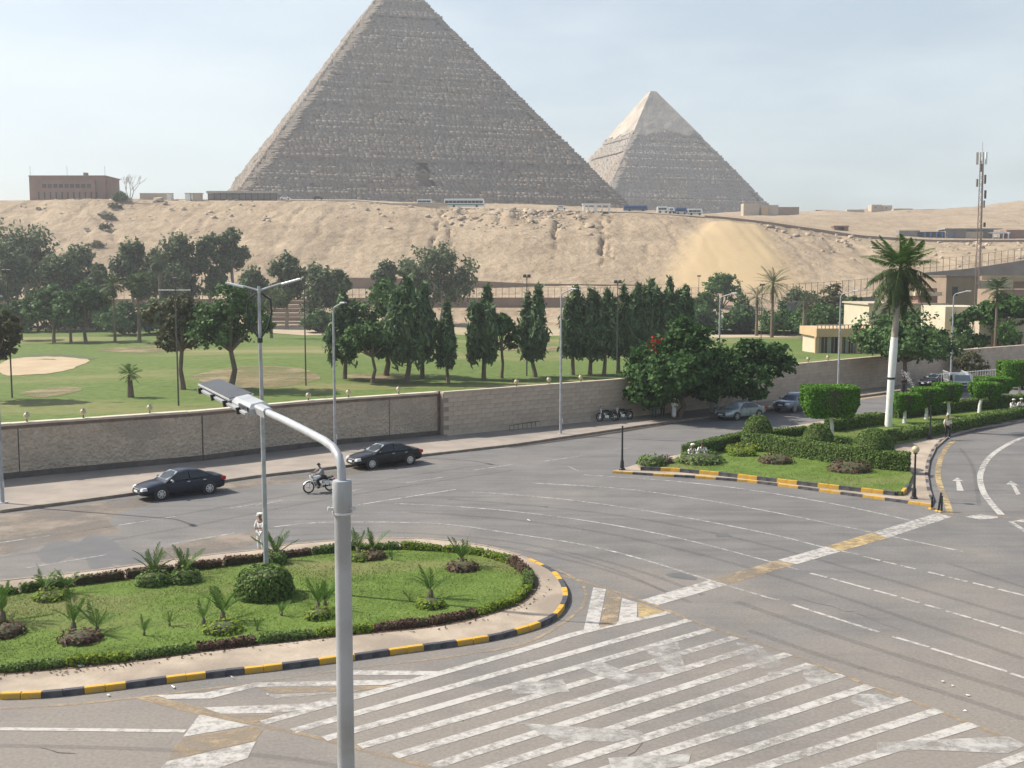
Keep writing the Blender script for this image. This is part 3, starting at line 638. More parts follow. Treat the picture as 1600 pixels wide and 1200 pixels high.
for px, mt in (([(545, 1047.5), (697, 1049.5), (660, 1056), (545, 1055)], 'white_paint'), ([(243, 1087), (320, 1083), (400, 1067), (640, 1062), (600, 1071), (400, 1074), (330, 1092), (262, 1093)], 'white_paint'),
               ([(318, 1106), (400, 1103), (480, 1100), (540, 1086), (610, 1078), (560, 1092), (500, 1109), (420, 1115), (345, 1116)], 'white_paint'), ([(415, 1086), (520, 1082), (580, 1077), (540, 1083), (430, 1092)], 'old_paint'),
               ([(312, 1117), (392, 1134), (286, 1152)], 'white_paint'), ([(240, 1212), (262, 1190), (400, 1159), (387, 1185), (300, 1215)], 'white_paint'),
               ([(286, 1153), (396, 1136), (412, 1140), (398, 1158), (262, 1189), (270, 1170)], 'tan_paint'), ([(222, 1092), (243, 1089), (318, 1107), (345, 1117), (392, 1132), (305, 1112)], 'tan_paint'),
               ([(400, 1075), (620, 1072), (560, 1080), (430, 1084)], 'tan_paint'), ([(350, 1117), (430, 1117), (398, 1130)], 'tan_paint'),
               ([(927, 918), (947, 921), (935, 982), (911, 989)], 'white_paint'), ([(972, 935), (996, 942), (995, 967), (966, 975)], 'white_paint'), ([(997, 942), (1040, 957), (998, 966.5)], 'yellow_line'),
               ([(949, 922), (970, 934.5), (964, 975), (937, 982)], 'tan_paint'),
               ([(905, 1043), (935, 1032), (985, 1054), (1040, 1050), (1030, 1062), (985, 1073), (950, 1062)], 'old_paint'), ([(1005, 1012), (1060, 1004), (1072, 1050), (1042, 1054)], 'old_paint'),
               ([(810, 1130), (880, 1135), (1000, 1142), (1007, 1150), (960, 1160), (870, 1158)], 'old_paint'), ([(1372, 1161), (1575, 1151), (1604, 1165), (1575, 1178), (1437, 1172), (1367, 1179)], 'old_paint'),
               ([(800, 1068), (880, 1062), (890, 1082), (800, 1086)], 'old_paint'), ([(1255, 1040), (1272, 1039), (1310, 1060), (1270, 1072), (1255, 1058)], 'old_paint'), ([(1335, 1085), (1375, 1085), (1402, 1097), (1355, 1108), (1328, 1098)], 'old_paint'),
               ([(1150, 1004), (1184, 1010), (1215, 1030), (1237, 1050), (1200, 1055), (1165, 1027)], 'old_paint'), ([(950, 1185), (1080, 1178), (1075, 1196), (960, 1214)], 'old_paint')):
    quad_px('painted_patch', px, mt)
ribbon('edge_line', [(-80, 1138), (0, 1139.5), (150, 1141), (290, 1143)], .2, 'white_paint')
ribbon('edge_line', [(-60, 1113), (0, 1108), (100, 1102), (200, 1092), (300, 1080), (400, 1067), (545, 1046), (680, 1030), (800, 1011), (850, 992), (892, 965), (912, 945), (915, 922), (900, 905), (870, 890)], .13, 'tan_paint', z=.0115)
ribbon('edge_line', [(1485, 804), (1480, 787), (1472, 767), (1466, 748), (1466.5, 730), (1472, 712), (1482, 696), (1490, 690)], .32, 'yellow_line')
ribbon('edge_line', [(1490, 690), (1517, 680.5), (1560, 671.5), (1620, 661)], .18, 'tan_paint')
ribbon('lane_line', [(1565, 805), (1550, 788), (1537, 770), (1531.5, 750), (1534, 735), (1545, 716), (1567, 699), (1600, 683), (1660, 663)], .34, 'white_paint')
for px in ([(1507, 808), (1530, 804), (1560, 807), (1558, 810), (1533, 812)], [(1580, 815), (1612, 809), (1612, 817)], [(1575, 815), (1582, 815), (1612, 834), (1612, 840)]): quad_px('painted_patch', px, 'white_paint')
ribbon('edge_line', [(1440, 793), (1478, 801.5), (1560, 807.5), (1600, 812)], .18, 'tan_paint')
quad_px('lane_arrow', [(1496, 746.5), (1505.5, 752), (1500, 752), (1506, 767), (1495, 767), (1494, 752), (1488, 751.5)], 'white_paint')
quad_px('lane_arrow', [(1579, 751.5), (1592, 759), (1586, 758), (1595, 772), (1588, 773.5), (1580, 757.5), (1572, 757)], 'white_paint')
# damp stain on the far carriageway
def blob(px, seed, amp=.35, n=5):
    P = smooth_px(GP(px), n, closed=True); c = sum(P, Vector((0, 0)))/len(P)
    return [p+(p-c)*amp*.5*fbm(p.x*.8, p.y*.8, seed, 3) for p in P]
for k_, px in enumerate(([(105, 858), (148, 836), (178, 846), (196, 860), (232, 864), (240, 876), (205, 884), (160, 878), (120, 872)], [(60, 862), (80, 848), (112, 846), (140, 852), (112, 866), (84, 880), (66, 876)], [(140, 878), (168, 876), (176, 890), (154, 896), (142, 890)])):
    P = blob(px, 4+k_, .12, 4); c_ = sum(P, Vector((0, 0)))/len(P); MB().add([(c_.x, c_.y, .0078+.0004*k_)]+[(q.x, q.y, .0078+.0004*k_) for q in ccw(P) and [Vector(t) for t in ccw([(p.x, p.y) for p in P])]], [(0, i+1, (i+1) % len(P)+1) for i in range(len(P))]).build('damp_stain', M['puddle'], road)
for px in ([(-60, 828), (-20, 808), (100, 793), (205, 778), (240, 786), (190, 800), (170, 815), (190, 832), (150, 836), (80, 850), (-60, 876)], [(345, 757), (400, 750), (540, 733), (640, 719), (660, 722), (560, 740), (420, 758), (350, 766)], [(240, 862), (330, 840), (400, 832), (400, 850), (330, 864), (250, 878)]):
    quad_px('dust_drift', [tuple(p) for p in smooth_px(px, 4, closed=True)], 'dust', .0062)
mark('patched_manhole', blob([(1040, 897), (1060, 895.5), (1082, 900), (1088, 906), (1066, 905), (1046, 901)], 9, .1), 'puddle', .0105)
mark('oil_stain', blob([(1120, 835), (1135, 834), (1140, 838), (1122, 839)], 8, .2), 'puddle', .0103)

# ---- near traffic island
IS_OUT = [(-330, 1098), (-150, 1099), (0, 1093.5), (68, 1091), (131, 1084.5), (192, 1077), (252, 1069), (312, 1061.5), (368, 1055), (423, 1049), (476, 1042), (545, 1033), (582, 1028), (631, 1021), (681, 1014.5), (728, 1008), (776, 1000), (815, 990), (845, 980.5), (868, 968.5), (880, 956), (887, 941), (886, 926), (878, 910), (862, 894), (830, 879), (800, 868), (775, 861), (740, 854), (690, 848), (660, 846), (580, 845), (510, 850), (440, 856.5), (400, 864), (340, 870), (250, 882), (140, 897), (0, 913), (-150, 934), (-330, 962)]
is_w = [Vector((p.x, p.y)) for p in GP(IS_OUT)]
is_s = smooth_px(is_w, 3, closed=True)
tag(sheet('island_pavement', offset_path(is_s, .10) if signed_area(is_s) > 0 else offset_path(is_s, -.10), .155, M['pavement'], thick=.15), kind='structure')
near_k = smooth_px(is_w[2:26], 3); far_k = smooth_px(is_w[25:39], 3)
sgn = 1 if signed_area(is_s) > 0 else -1
kerb('island_kerb', offset_path(near_k, sgn*.09), .2, .18, .56, ['kerb_yellow', 'kerb_dark'], 2)
kerb('island_far_kerb', offset_path(far_k, sgn*.09), .2, .172, .7, ['kerb_stone'], 1)
IS_IN = [(-330, 1070), (-120, 1058), (0, 1049), (90, 1041), (160, 1035), (230, 1026), (330, 1012), (400, 1004), (500, 993), (600, 983), (660, 977), (720, 967), (780, 950), (812, 936), (828, 915), (826, 900), (810, 886), (780, 873), (740, 865), (680, 860), (600, 857), (520, 862), (440, 871), (380, 880), (300, 890), (200, 903), (100, 916), (0, 930), (-120, 950), (-330, 985)]
isin_w = [Vector((p.x, p.y)) for p in GP(IS_IN, .17)]; isin_s = smooth_px(isin_w, 3, closed=True)
tag(sheet('island_lawn', isin_s, .175, M['lawn'], thick=.06), kind='structure')
bed_o = offset_path(isin_s, -.32 if signed_area(isin_s) > 0 else .32)
tag(sheet('island_flower_bed', bed_o, .165, M['earth'], thick=.04), kind='structure')

# ---- garden island on the right
RI_OUT = [(957, 739.5), (995, 742), (1034, 744.5), (1089, 747.5), (1170, 754), (1225, 761), (1300, 771), (1368, 780), (1455, 792.5), (1459, 784), (1453, 765), (1450, 743), (1453, 722), (1463, 701), (1485, 682), (1525, 671), (1600, 659), (1720, 643), (1720, 614), (1600, 626), (1500, 635), (1400, 644), (1330, 652), (1250, 666), (1170, 680), (1060, 713), (1000, 727)]
ri_w = [Vector((p.x, p.y)) for p in GP(RI_OUT)]
sg2 = 1 if signed_area(ri_w) > 0 else -1
tag(sheet('garden_island_pavement', ri_w, .125, M['pavement'], thick=.12), kind='structure')
kerb('garden_outer_kerb', offset_path(ri_w[0:9], sg2*.09), .2, .145, .62, ['kerb_yellow', 'kerb_dark'], 2)
kerb('slip_road_kerb', offset_path(smooth_px(ri_w[9:18], 4), sg2*.09), .2, .145, .62, ['kerb_dark', 'kerb_stone'], 2)
RI_IN = [(1001, 730), (1050, 732), (1120, 738), (1200, 747), (1300, 758.5), (1408, 770), (1419, 757), (1426, 742), (1405, 712), (1390, 694), (1455, 678), (1530, 662), (1600, 647), (1720, 630), (1720, 616), (1600, 629), (1500, 638), (1400, 647), (1330, 656), (1250, 670), (1175, 684), (1070, 714), (1010, 725)]
ri_in = [Vector((p.x, p.y)) for p in GP(RI_IN, .3)]
sg3 = 1 if signed_area(ri_in) > 0 else -1
tag(sheet('garden_lawn', ri_in, .30, M['lawn'], thick=.19), kind='structure')
kerb('garden_bed_kerb', offset_path(ri_in[0:7], -sg3*.02), .2, .22, .62, ['kerb_dark', 'kerb_yellow'], 2, z=.12)
# bunker and dry ground on the golf course
draped('sand_bunker', blob([(0, 572), (40, 562), (95, 561), (140, 566), (120, 577), (80, 585), (30, 587), (5, 586)], 3, .12), .05, M['bunker'])
draped('bunker_lip', blob([(20, 563), (60, 556), (110, 556), (150, 562), (130, 566), (60, 566)], 5, .15), .035, M['earth_grass'])
tag(sheet('sandy_track', smooth_px(GP([(-200, 500), (0, 505), (150, 506), (235, 513), (330, 512), (500, 526), (640, 522), (760, 528), (900, 525), (1060, 534), (1250, 536), (1400, 538), (1400, 520), (1250, 523), (1060, 522), (900, 510), (640, 508), (330, 500), (150, 499), (-200, 490)]), 3, closed=True), .06, M['track']), kind='structure')

# tyre marks and cracks
for px, w in (([(430, 838), (600, 832), (760, 842), (900, 866), (1010, 896), (1100, 930)], .35), ([(440, 846), (600, 840), (760, 851), (890, 876), (990, 905), (1080, 942)], .3), ([(640, 800), (800, 812), (950, 834), (1100, 868), (1260, 915), (1420, 968), (1600, 1030)], .4), ([(700, 780), (860, 793), (1020, 814), (1180, 848), (1350, 895), (1600, 968)], .4), ([(1150, 940), (1280, 985), (1420, 1030), (1620, 1092)], .45), ([(1170, 985), (1300, 1030), (1460, 1078), (1620, 1130)], .4),
              ([(0, 872), (140, 850), (300, 822), (460, 790), (620, 762), (800, 735)], .35), ([(100, 835), (260, 808), (420, 780), (600, 750), (760, 726)], .35), ([(-20, 1165), (200, 1170), (420, 1182), (600, 1210)], .3), ([(1480, 880), (1560, 905), (1640, 930)], .3), ([(1500, 700), (1520, 730), (1530, 790)], .3), ([(860, 860), (960, 890), (1040, 925)], .22)):
    ribbon('tyre_mark', px, w*.75, 'tyre_mark', z=.0068)
def crack(px, seed):
    rs = random.Random(seed); P = resample(GP(px), .35); P = [p+Vector((rs.gauss(0, .06), rs.gauss(0, .10))) for p in P]; k = len(P); w = [rs.uniform(.008, .025) for _ in P]
    MB().add([(p.x, p.y-q, .0095) for p, q in zip(P, w)]+[(p.x, p.y+q, .0095) for p, q in zip(P, w)], [(i, i+1, k+i+1, k+i) for i in range(k-1)]).build('crack', M['crack'], road)
for i, px in enumerate(([(720, 1125), (760, 1105)], [(1000, 1165), (985, 1180), (992, 1200)], [(1230, 930), (1330, 955), (1420, 990)], [(60, 1172), (110, 1178)], [(840, 880), (900, 905)])): crack(px, i)
for px in ([(300, 590), (380, 578), (470, 580), (500, 594), (420, 604), (340, 602)], [(30, 612), (90, 603), (130, 606), (70, 618)], [(150, 545), (240, 540), (300, 545), (220, 550)], [(760, 545), (830, 540), (900, 545), (840, 552)], [(540, 588), (600, 584), (640, 590), (580, 597)]):
    draped('dry_grass_patch', smooth_px(GP(px, .2), 4, closed=True), .04, M['dry_grass'])
# ================================================================== leaves
def quads_at(C, N, size, rs, aspect=1.0, up=None, spread=.55):
    """one small leaf quad at each point C; N leaf normals (None: random); up: long-axis bias"""
    n = len(C); C = np.asarray(C, float)
    N = rs.normal(size=(n, 3)) if N is None else np.asarray(N, float) + rs.normal(0, spread, (n, 3))
    N /= np.linalg.norm(N, axis=1)[:, None]+1e-9
    T = rs.normal(size=(n, 3)) if up is None else np.asarray(up, float)+rs.normal(0, .35, (n, 3))
    A = T - N*(T*N).sum(1)[:, None]; A /= np.linalg.norm(A, axis=1)[:, None]+1e-9
    B = np.cross(N, A); s_ = (size*rs.uniform(.6, 1.4, n))[:, None]/2
    A = A*s_*aspect; B = B*s_
    k = rs.uniform(.25, 1.0, (n, 1))
    V = np.stack([C-A-B*k, C+A*.3-B, C+A+B*.4*k, C-A*.3+B], 1).reshape(-1, 3)
    return V, np.arange(4*n).reshape(-1, 4)
def crown_points(lobes, n_sub, r_sub, n_leaf, rs, shell=.55, flat=1.0, dense_up=.2):
    """leaf positions: clusters set near the skin of every lobe, leaves gathered in each cluster"""
    out = []
    for (cx, cy_, cz, rx, ry, rz) in lobes:
        k = max(3, int(n_sub))
        d = rs.normal(size=(k, 3)); d /= np.linalg.norm(d, axis=1)[:, None]
        d[:, 2] = d[:, 2]*(1-dense_up)+dense_up*np.abs(d[:, 2])
        rad = shell+(1-shell)*rs.rand(k)**.6
        c = np.array([cx, cy_, cz]) + d*rad[:, None]*np.array([rx, ry, rz])
        for p in c:
            m = max(3, int(n_leaf*rs.uniform(.5, 1.5)))
            q = rs.normal(size=(m, 3))*r_sub*.5*rs.uniform(.7, 1.25); q[:, 2] *= flat
            out.append(p+q)
    return np.concatenate(out)
def limb_tubes(mb, base, fork, lobes, r0, rs, n=7):
    base, fork = Vector(base), Vector(fork)
    mid = base.lerp(fork, .5)+Vector((rs.normal(0, r0*.8), rs.normal(0, r0*.8), 0))
    mb.tube([base-Vector((0, 0, .25)), base+Vector((0, 0, r0*1.2)), mid, fork], [r0*1.35, r0*1.05, r0*.85, r0*.7], n)
    for L in lobes:
        e = Vector(L[:3]); m = fork.lerp(e, .5)+Vector((0, 0, -.06*(e-fork).length))
        mb.tube([fork-(fork-mid).normalized()*.1, m, e], [r0*.55, r0*.36, r0*.12], 5)
def tree(name, label, loc, h, r_, sp, seed, group=None, clear=.3, lean=(0, 0), cat='tree', dens=1.0, leaf=None, ry=None, trunk=None, nl=None):
    """a single tree at loc; h height, r_ crown radius, clear the bare share of the stem"""
    rs = np.random.RandomState(seed); loc = Vector(loc)
    root = thing(name, label, cat, loc, 0, group); ry = ry or r_
    r0 = max(.09, .018*h+.03*r_); lobes = []; top = Vector((lean[0], lean[1], 0))
    cz0, cz1 = h*clear, h
    if sp == 'euc':
        k = nl or 11
        for i in range(k):
            t = (i+.5)/k; zz = cz0+(cz1-cz0)*(.18+.74*t); w = math.sin(math.pi*min(1, .25+.72*t))**.7
            a = rs.uniform(0, 6.28); q = r_*w*rs.uniform(.3, .85)
            s_ = r_*rs.uniform(.34, .52)
            lobes.append((top.x*t+q*math.cos(a), top.y*t+q*math.sin(a)*ry/r_, min(zz, h-s_*.9), s_, s_, s_*.95))
        n_sub, rsub, nleaf, mat, lf, asp = 26*dens, r_*.19, 18, 'euc', leaf or .55, 1.5; fork = Vector((top.x*.3, top.y*.3, cz0+(cz1-cz0)*.25)); tm = 'pale_trunk'; flat = 1.2; sh = .4
    elif sp in ('ficus', 'green', 'olive', 'poin'):
        k = nl or 9
        for i in range(k):
            a = 6.283*i/k*1.0+rs.uniform(-.4, .4); q = rs.uniform(.5, .78) if i < k-2 else rs.uniform(0, .2)
            s_ = rs.uniform(.38, .54); zz = cz0+(cz1-cz0)*(rs.uniform(.22, .66) if i < k-2 else .72)
            lobes.append((top.x+q*r_*math.cos(a), top.y+q*ry*math.sin(a), zz, r_*s_, ry*s_, min((cz1-cz0)*.36, r_*s_*1.1)))
        n_sub, rsub, nleaf, mat, lf, asp = 30*dens, r_*.14, 19, sp, leaf or .34, 1.3; fork = Vector((top.x*.5, top.y*.5, cz0+(cz1-cz0)*.12)); tm = 'trunk'; flat = .75; sh = .6
        if sp == 'poin': flat = .5
    elif sp == 'casu':
        npl = nl or 6                                                # several leaning plumes, each ending in its own point
        for j in range(npl):
            a = 6.283*j/npl+rs.uniform(-.5, .5); q = 0 if j == 0 else r_*rs.uniform(.35, .62); ht = 1.0 if j == 0 else rs.uniform(.66, .95); sw = rs.uniform(-.12, .2)*r_
            for t, w in ((.06, .16), (.24, .34), (.42, .40), (.58, .34), (.74, .24), (.87, .15), (.97, .07)):
                z_ = cz0+(cz1*ht-cz0)*t; w *= rs.uniform(.7, 1.25)
                lobes.append((top.x*t+q*math.cos(a)*(1-.25*t)+sw*t, top.y*t+q*math.sin(a)*(1-.25*t), z_, r_*w, r_*w, (cz1-cz0)*.085+.1))
        n_sub, rsub, nleaf, mat, lf, asp = 8*dens, r_*.15, 14, 'casu', leaf or .28, 3.2; fork = Vector((top.x*.6, top.y*.6, cz0+(cz1-cz0)*.12)); tm = 'trunk'; flat = 2.0; sh = .25
    P = crown_points(lobes, n_sub, rsub, nleaf, rs, sh, flat)
    P = P[P[:, 2] > cz0*.55]
    up = np.tile([0, 0, 1.0], (len(P), 1)) if sp == 'casu' else (np.tile([0, 0, -.6], (len(P), 1)) if sp == 'euc' else None)
    ctr = np.array([top.x, top.y, (cz0+cz1)/2]); Nn = (P-ctr); Nn[:, 2] = Nn[:, 2]*1.2+.5*r_; Nn /= np.linalg.norm(Nn, axis=1)[:, None]+1e-6
    V, Q = quads_at(P, Nn, lf, rs, asp, up, spread=.75)
    mb = MB(); limb_tubes(mb, (0, 0, 0), fork, lobes if sp != 'casu' else lobes[8::7], r0, rs)
    mb.build('trunk', M[trunk or tm], root, smooth=True)
    obj('crown', np_mesh('crown', V, Q, M[leaf_mat_over.get(name, mat)]), root)
    return root, lobes
leaf_mat_over = {}
def tpx(u, vb, vt, wpx, z=0.12):
    """base, height and crown radius of a tree from where it stands and how big it looks"""
    p = G(u, vb, z); return p, at(u, vt, p.y).z - z, wpx/2*p.y/F_PX
def at_far(u, y, vt, wpx):
    x = (u-800)*y/F_PX; z = tz(x, y) if y >= 258 else 0.0
    return Vector((x, y, z)), at(u, vt, y).z-z, wpx/2*y/F_PX
GE = 'tall eucalyptus trees at the foot of the escarpment'
for i, (u, y, vt, w, lab) in enumerate([
    (14, 252, 381, 72, 'tall grey green eucalyptus at the far left edge below the sand slope'),
    (44, 262, 352, 104, 'largest eucalyptus on the left, its domed top highest against the sand slope'),
    (92, 250, 402, 74, 'eucalyptus right of the domed one on the left, lower and looser'),
    (132, 256, 384, 70, 'feathery eucalyptus left of the bare sand gap below the slope'),
    (158, 246, 412, 36, 'thin wispy eucalyptus beside the bare sand gap'),
    (209, 260, 373, 56, 'airy eucalyptus with showing limbs right of the bare sand gap'),
    (245, 266, 392, 52, 'eucalyptus behind the tall fan palm with a brown skirt'),
    (286, 256, 367, 76, 'broad dark eucalyptus behind the floodlight pole with a crossbar'),
    (330, 262, 366, 48, 'narrow eucalyptus with a double top beside the broad dark one'),
    (364, 264, 359, 40, 'slender eucalyptus with a rounded tuft on a bare stem'),
    (394, 254, 422, 60, 'low drooping eucalyptus left of the twin armed street lamp'),
    (448, 250, 398, 50, 'eucalyptus with a square top right of the twin armed street lamp'),
    (500, 244, 416, 60, 'eucalyptus behind the single street lamp left of the dark clump'),
    (532, 250, 421, 32, 'small eucalyptus crown against the brown retaining wall'),
    (603, 262, 408, 38, 'isolated eucalyptus top above the dark round trees'),
    (636, 266, 405, 36, 'middle eucalyptus of the three above the dark clump'),
    (690, 264, 387, 92, 'spreading grey eucalyptus right of the dark clump, silvery against the sand'),
]):
    p, h, r_ = at_far(u, y, vt, w)
    tree('eucalyptus_tree', lab, p, h, r_*1.15, 'euc', 100+i, GE, clear=.22 if u != 364 else .5, ry=r_*.9, dens=1.0)
GR = 'round crowned trees on the golf course'
for i, (u, vb, vt, w, cl, sp, lab) in enumerate([
    (34, 531, 470, 46, .35, 'ficus', 'small round tree on the far lawn near the left edge'),
    (84, 535, 445, 76, .28, 'ficus', 'round dark tree with a forked trunk on the far lawn'),
    (111, 536, 450, 50, .35, 'ficus', 'round tree between two others on the far lawn, thin twin stems'),
    (134, 536, 441, 76, .27, 'ficus', 'round tree left of the two fan palms on the far lawn'),
    (-12, 624, 468, 86, .2, 'olive', 'dark tree cut by the left edge of the frame behind the wall'),
    (286, 607, 452, 96, .30, 'olive', 'olive brown drooping tree behind the floodlight with a crossbar'),
    (362, 609, 438, 128, .28, 'ficus', 'dense dark tree with many forked stems left of the twin armed lamp'),
    (604, 588, 434, 112, .18, 'ficus', 'big glossy dark tree at the heart of the clump'),
    (582, 599, 508, 84, .40, 'ficus', 'low leaning tree with pale stem in front of the clump'),
    (784, 590, 484, 54, .33, 'ficus', 'rounder tree between two upright casuarinas right of the clump'),
    (1127, 500, 418, 62, .10, 'green', 'bright green domed tree below the yellow sand'),
    (1100, 505, 455, 46, .1, 'green', 'lower green tree leaning left of the bright domed one'),
]):
    p, h, r_ = tpx(u, vb, vt, w)
    if u == 360: r_ *= .92
    tree('round_tree', lab, p, h, r_, sp, 200+i, GR, clear=cl, leaf=(.30 if p.y < 150 else .42))
GC = 'upright feathery casuarinas on the golf course'
for i, (u, vb, vt, w, cl, lab) in enumerate([
    (539, 594, 462, 66, .22, 'dark casuarina standing alone right of the slim street lamp'),
    (636, 599, 440, 66, .20, 'tall casuarina at the front of the dark clump'),
    (660, 590, 452, 54, .22, 'casuarina on the right side of the dark clump'),
    (700, 597, 478, 40, .2, 'slim casuarina alone right of the dark clump'),
    (756, 592, 452, 52, .2, 'casuarina with three pointed tops right of the slim one'),
    (836, 588, 450, 48, .18, 'pointed casuarina just right of the dark floodlight pole'),
    (895, 585, 452, 44, .2, 'first casuarina of the dense row, beside the tall street lamp'),
    (922, 584, 458, 44, .2, 'second casuarina from the left in the dense row'),
    (944, 585, 455, 40, .2, 'third casuarina from the left in the dense row'),
    (966, 583, 452, 48, .2, 'casuarina of the dense row behind the floodlight pole'),
    (990, 583, 448, 48, .2, 'casuarina of the dense row left above the red flowered tree'),
    (1014, 582, 446, 50, .2, 'casuarina of the dense row above the red flowered tree'),
    (1040, 582, 443, 52, .2, 'tallest casuarina of the dense row, plumes leaning right'),
    (1064, 580, 450, 46, .2, 'last casuarina of the dense row on the right'),
]):
    p, h, r_ = tpx(u, vb, vt, w)
    tree('casuarina_tree', lab, p, h*.99, r_*1.36*(.85+.3*((i*37) % 10)/10), 'casu', 300+i, GC, clear=cl+.06, lean=(.3, 0) if u > 960 else (0, 0))
# big shade trees on the sidewalk
p, h, r_ = tpx(1062, 652, 508, 158); r1 = tree('shade_tree', 'large spreading tree with red blossoms shading parked motorcycles by the wall', p+Vector((0, 0, .1)), h, r_, 'poin', 401, 'shade trees on the sidewalk', clear=.10, dens=2.3, leaf=.27, nl=16)
rs = np.random.RandomState(5); C = []
for u, v, k in ((1021, 534, 22), (1021, 549, 10), (1031, 538, 5), (1016, 541, 5)):
    q = at(u, v, p.y-r_*.75); C.append(np.array(q-p)+rs.normal(0, .14, (k, 3)))
V, Q = quads_at(np.concatenate(C), None, .2, rs); obj('blossom', np_mesh('blossom', V, Q, M['red']), r1[0])
p, h, r_ = tpx(1172, 640, 536, 124); tree('shade_tree', 'low bushy tree over the pale parked sedan, right of the red flowered one', p+Vector((0, 0, .1)), h, r_, 'poin', 402, 'shade trees on the sidewalk', clear=.14, dens=1.8, leaf=.27, nl=12)
p, h, r_ = tpx(1412, 611, 492, 140); tree('shade_tree', 'wide flat topped tree on the sidewalk behind the tall royal palm', p+Vector((0, 0, .1)), h, r_, 'ficus', 403, 'shade trees on the sidewalk', clear=.3, dens=1.3, leaf=.27, nl=12)
p = G(1516, 596); tree('bare_bush', 'thin brownish bush against the wall behind the white truck', p+Vector((0, 0, .1)), 3.6, 2.0, 'olive', 404, clear=.15, dens=.45, leaf=.2, cat='bush')
for i, (u, y, vt, w, sp, lab) in enumerate([(1516, 150, 468, 50, 'ficus', 'dark pointed tree behind the wall right of the cream building'), (1572, 160, 452, 84, 'green', 'large green tree behind the wall at the right edge'), (1250, 235, 452, 62, 'euc', 'grey green tree behind the small date palm on the right'), (1296, 228, 446, 70, 'olive', 'brownish tree above the tan pavilion'), (1330, 215, 458, 60, 'ficus', 'dark tree left behind the royal palm'), (1160, 240, 470, 60, 'casu', 'dark tree mass left of the leaning date palm'), (1283, 205, 478, 80, 'ficus', 'dark evergreen mass behind the tan pavilion roof'), (1225, 225, 485, 70, 'ficus', 'dark evergreen behind the small date palm'), (1600, 175, 478, 50, 'ficus', 'dark tree at the right edge beside the beige house')]):
    x = (u-800)*y/F_PX; p = Vector((x, y, 0)); tree('garden_tree', lab, p, at(u, vt, y).z, w/2*y/F_PX, sp, 420+i, 'trees round the buildings on the right', clear=.12, leaf=.36)
# dark shrub bank below the fan palms and scrub at the foot of the slope
for i, (u, y, vt, w, lab) in enumerate([(196, 225, 476, 92, 'dark shrub bank behind the two fan palms'), (250, 232, 470, 70, 'dark shrub bank right of the fan palms'), (60, 238, 470, 90, 'dark shrub bank behind the round trees at the left'), (500, 235, 488, 60, 'dark shrub behind the lone casuarina'), (1090, 236, 484, 60, 'green shrub bank left below the bright domed tree'), (1150, 232, 488, 56, 'green shrub bank right below the bright domed tree'), (5, 236, 476, 60, 'dark shrub bank at the left edge of the far lawn'), (130, 240, 465, 80, 'dark shrub bank behind the middle round trees'), (300, 240, 480, 90, 'dark shrub bank behind the olive brown tree')]):
    x = (u-800)*y/F_PX; tree('shrub_bank', lab, (x, y, 0), at(u, vt, y).z, w/2*y/F_PX, 'ficus', 460+i, 'shrub banks at the back of the golf course', clear=.02, leaf=.45, cat='shrub', dens=.9)
# bare tree and shrub on the crest
def bare_tree():
    p = at(203, 312, 428); p.z = tz(p.x, p.y)-.2; root = thing('bare_tree', 'leafless pale tree beside the red brown building on the crest', 'tree', p); rs = random.Random(4); mb = MB()
    def br(a, d, L, r_, k):
        b = a+d*L; mb.tube([a, a.lerp(b, .5)+Vector((rs.gauss(0, .03), 0, 0))*L, b], [r_, r_*.8, r_*.55], 5)
        if k:
            for _ in range(3): br(b, (d+Vector((rs.gauss(0, .55), rs.gauss(0, .4), rs.uniform(0, .3)))).normalized(), L*rs.uniform(.55, .8), r_*.55, k-1)
    for dx in (-.35, .1, .4): br(Vector((0, 0, 0)), Vector((dx, 0, 1)).normalized(), 4.2, .22, 3)
    mb.build('branches', M['pale_trunk'], root)
bare_tree()
p = at(187, 313, 428); p.z = tz(p.x, p.y)-.1; tree('shrub', 'dark green shrub between the red brown building and the bare tree', p, 3.4, 2.9, 'ficus', 470, clear=.02, cat='shrub')

# ================================================================== palms
def frond_mesh(L, n, ll, droop, width_bias, seed, mat, tilt=.9, hang=.5, lw=.06):
    """rachis arching along +X, leaflets to both sides"""
    rs = np.random.RandomState(seed); V = []; Q = []
    def pos(t): return np.array([L*(t-.12*droop*t*t), 0, -droop*L*.55*t*t])
    pr = None
    for i in range(9):                                              # rachis
        t = i/8; c = pos(t); w = .035*L*.35*(1-.8*t)+.006
        V += [c+[0, -w, 0], c+[0, w, 0]]
        if i: b = len(V); Q.append((b-4, b-2, b-1, b-3))
    for i in range(n):
        t = .12+.88*(i+.5)/n; c = pos(t); d = pos(min(1, t+.03))-pos(t-.03); d /= np.linalg.norm(d)
        l_ = ll*math.sin(math.pi*min(1, .18+.80*t))**.8*rs.uniform(.85, 1.15)
        for s_ in (-1, 1):
            side = np.array([0, s_, 0.0]); dirv = d*tilt*rs.uniform(.6, 1.1)+side*width_bias+np.array([0, 0, .28-hang*rs.uniform(.5, 1.5)]); dirv /= np.linalg.norm(dirv)
            wv = np.cross(dirv, np.array([0, 0, 1.0])); wv /= np.linalg.norm(wv)+1e-6; wv = wv*.5+d*.5; w = ll*lw
            mid = c+dirv*l_*.55; tip = c+dirv*l_+np.array([0, 0, -hang*.35*l_])
            b = len(V); V += [c-wv*w*.5, c+wv*w*.5, mid+wv*w, tip, mid-wv*w]
            Q.append((b, b+1, b+2, b+4)); Q.append((b+4, b+2, b+3, b+3))
    me = bpy.data.meshes.new('frond'); me.from_pydata([tuple(v) for v in V], [], [q if q[2] != q[3] else q[:3] for q in Q]); me.materials.append(mat); me.update(); return me
_fr = {}
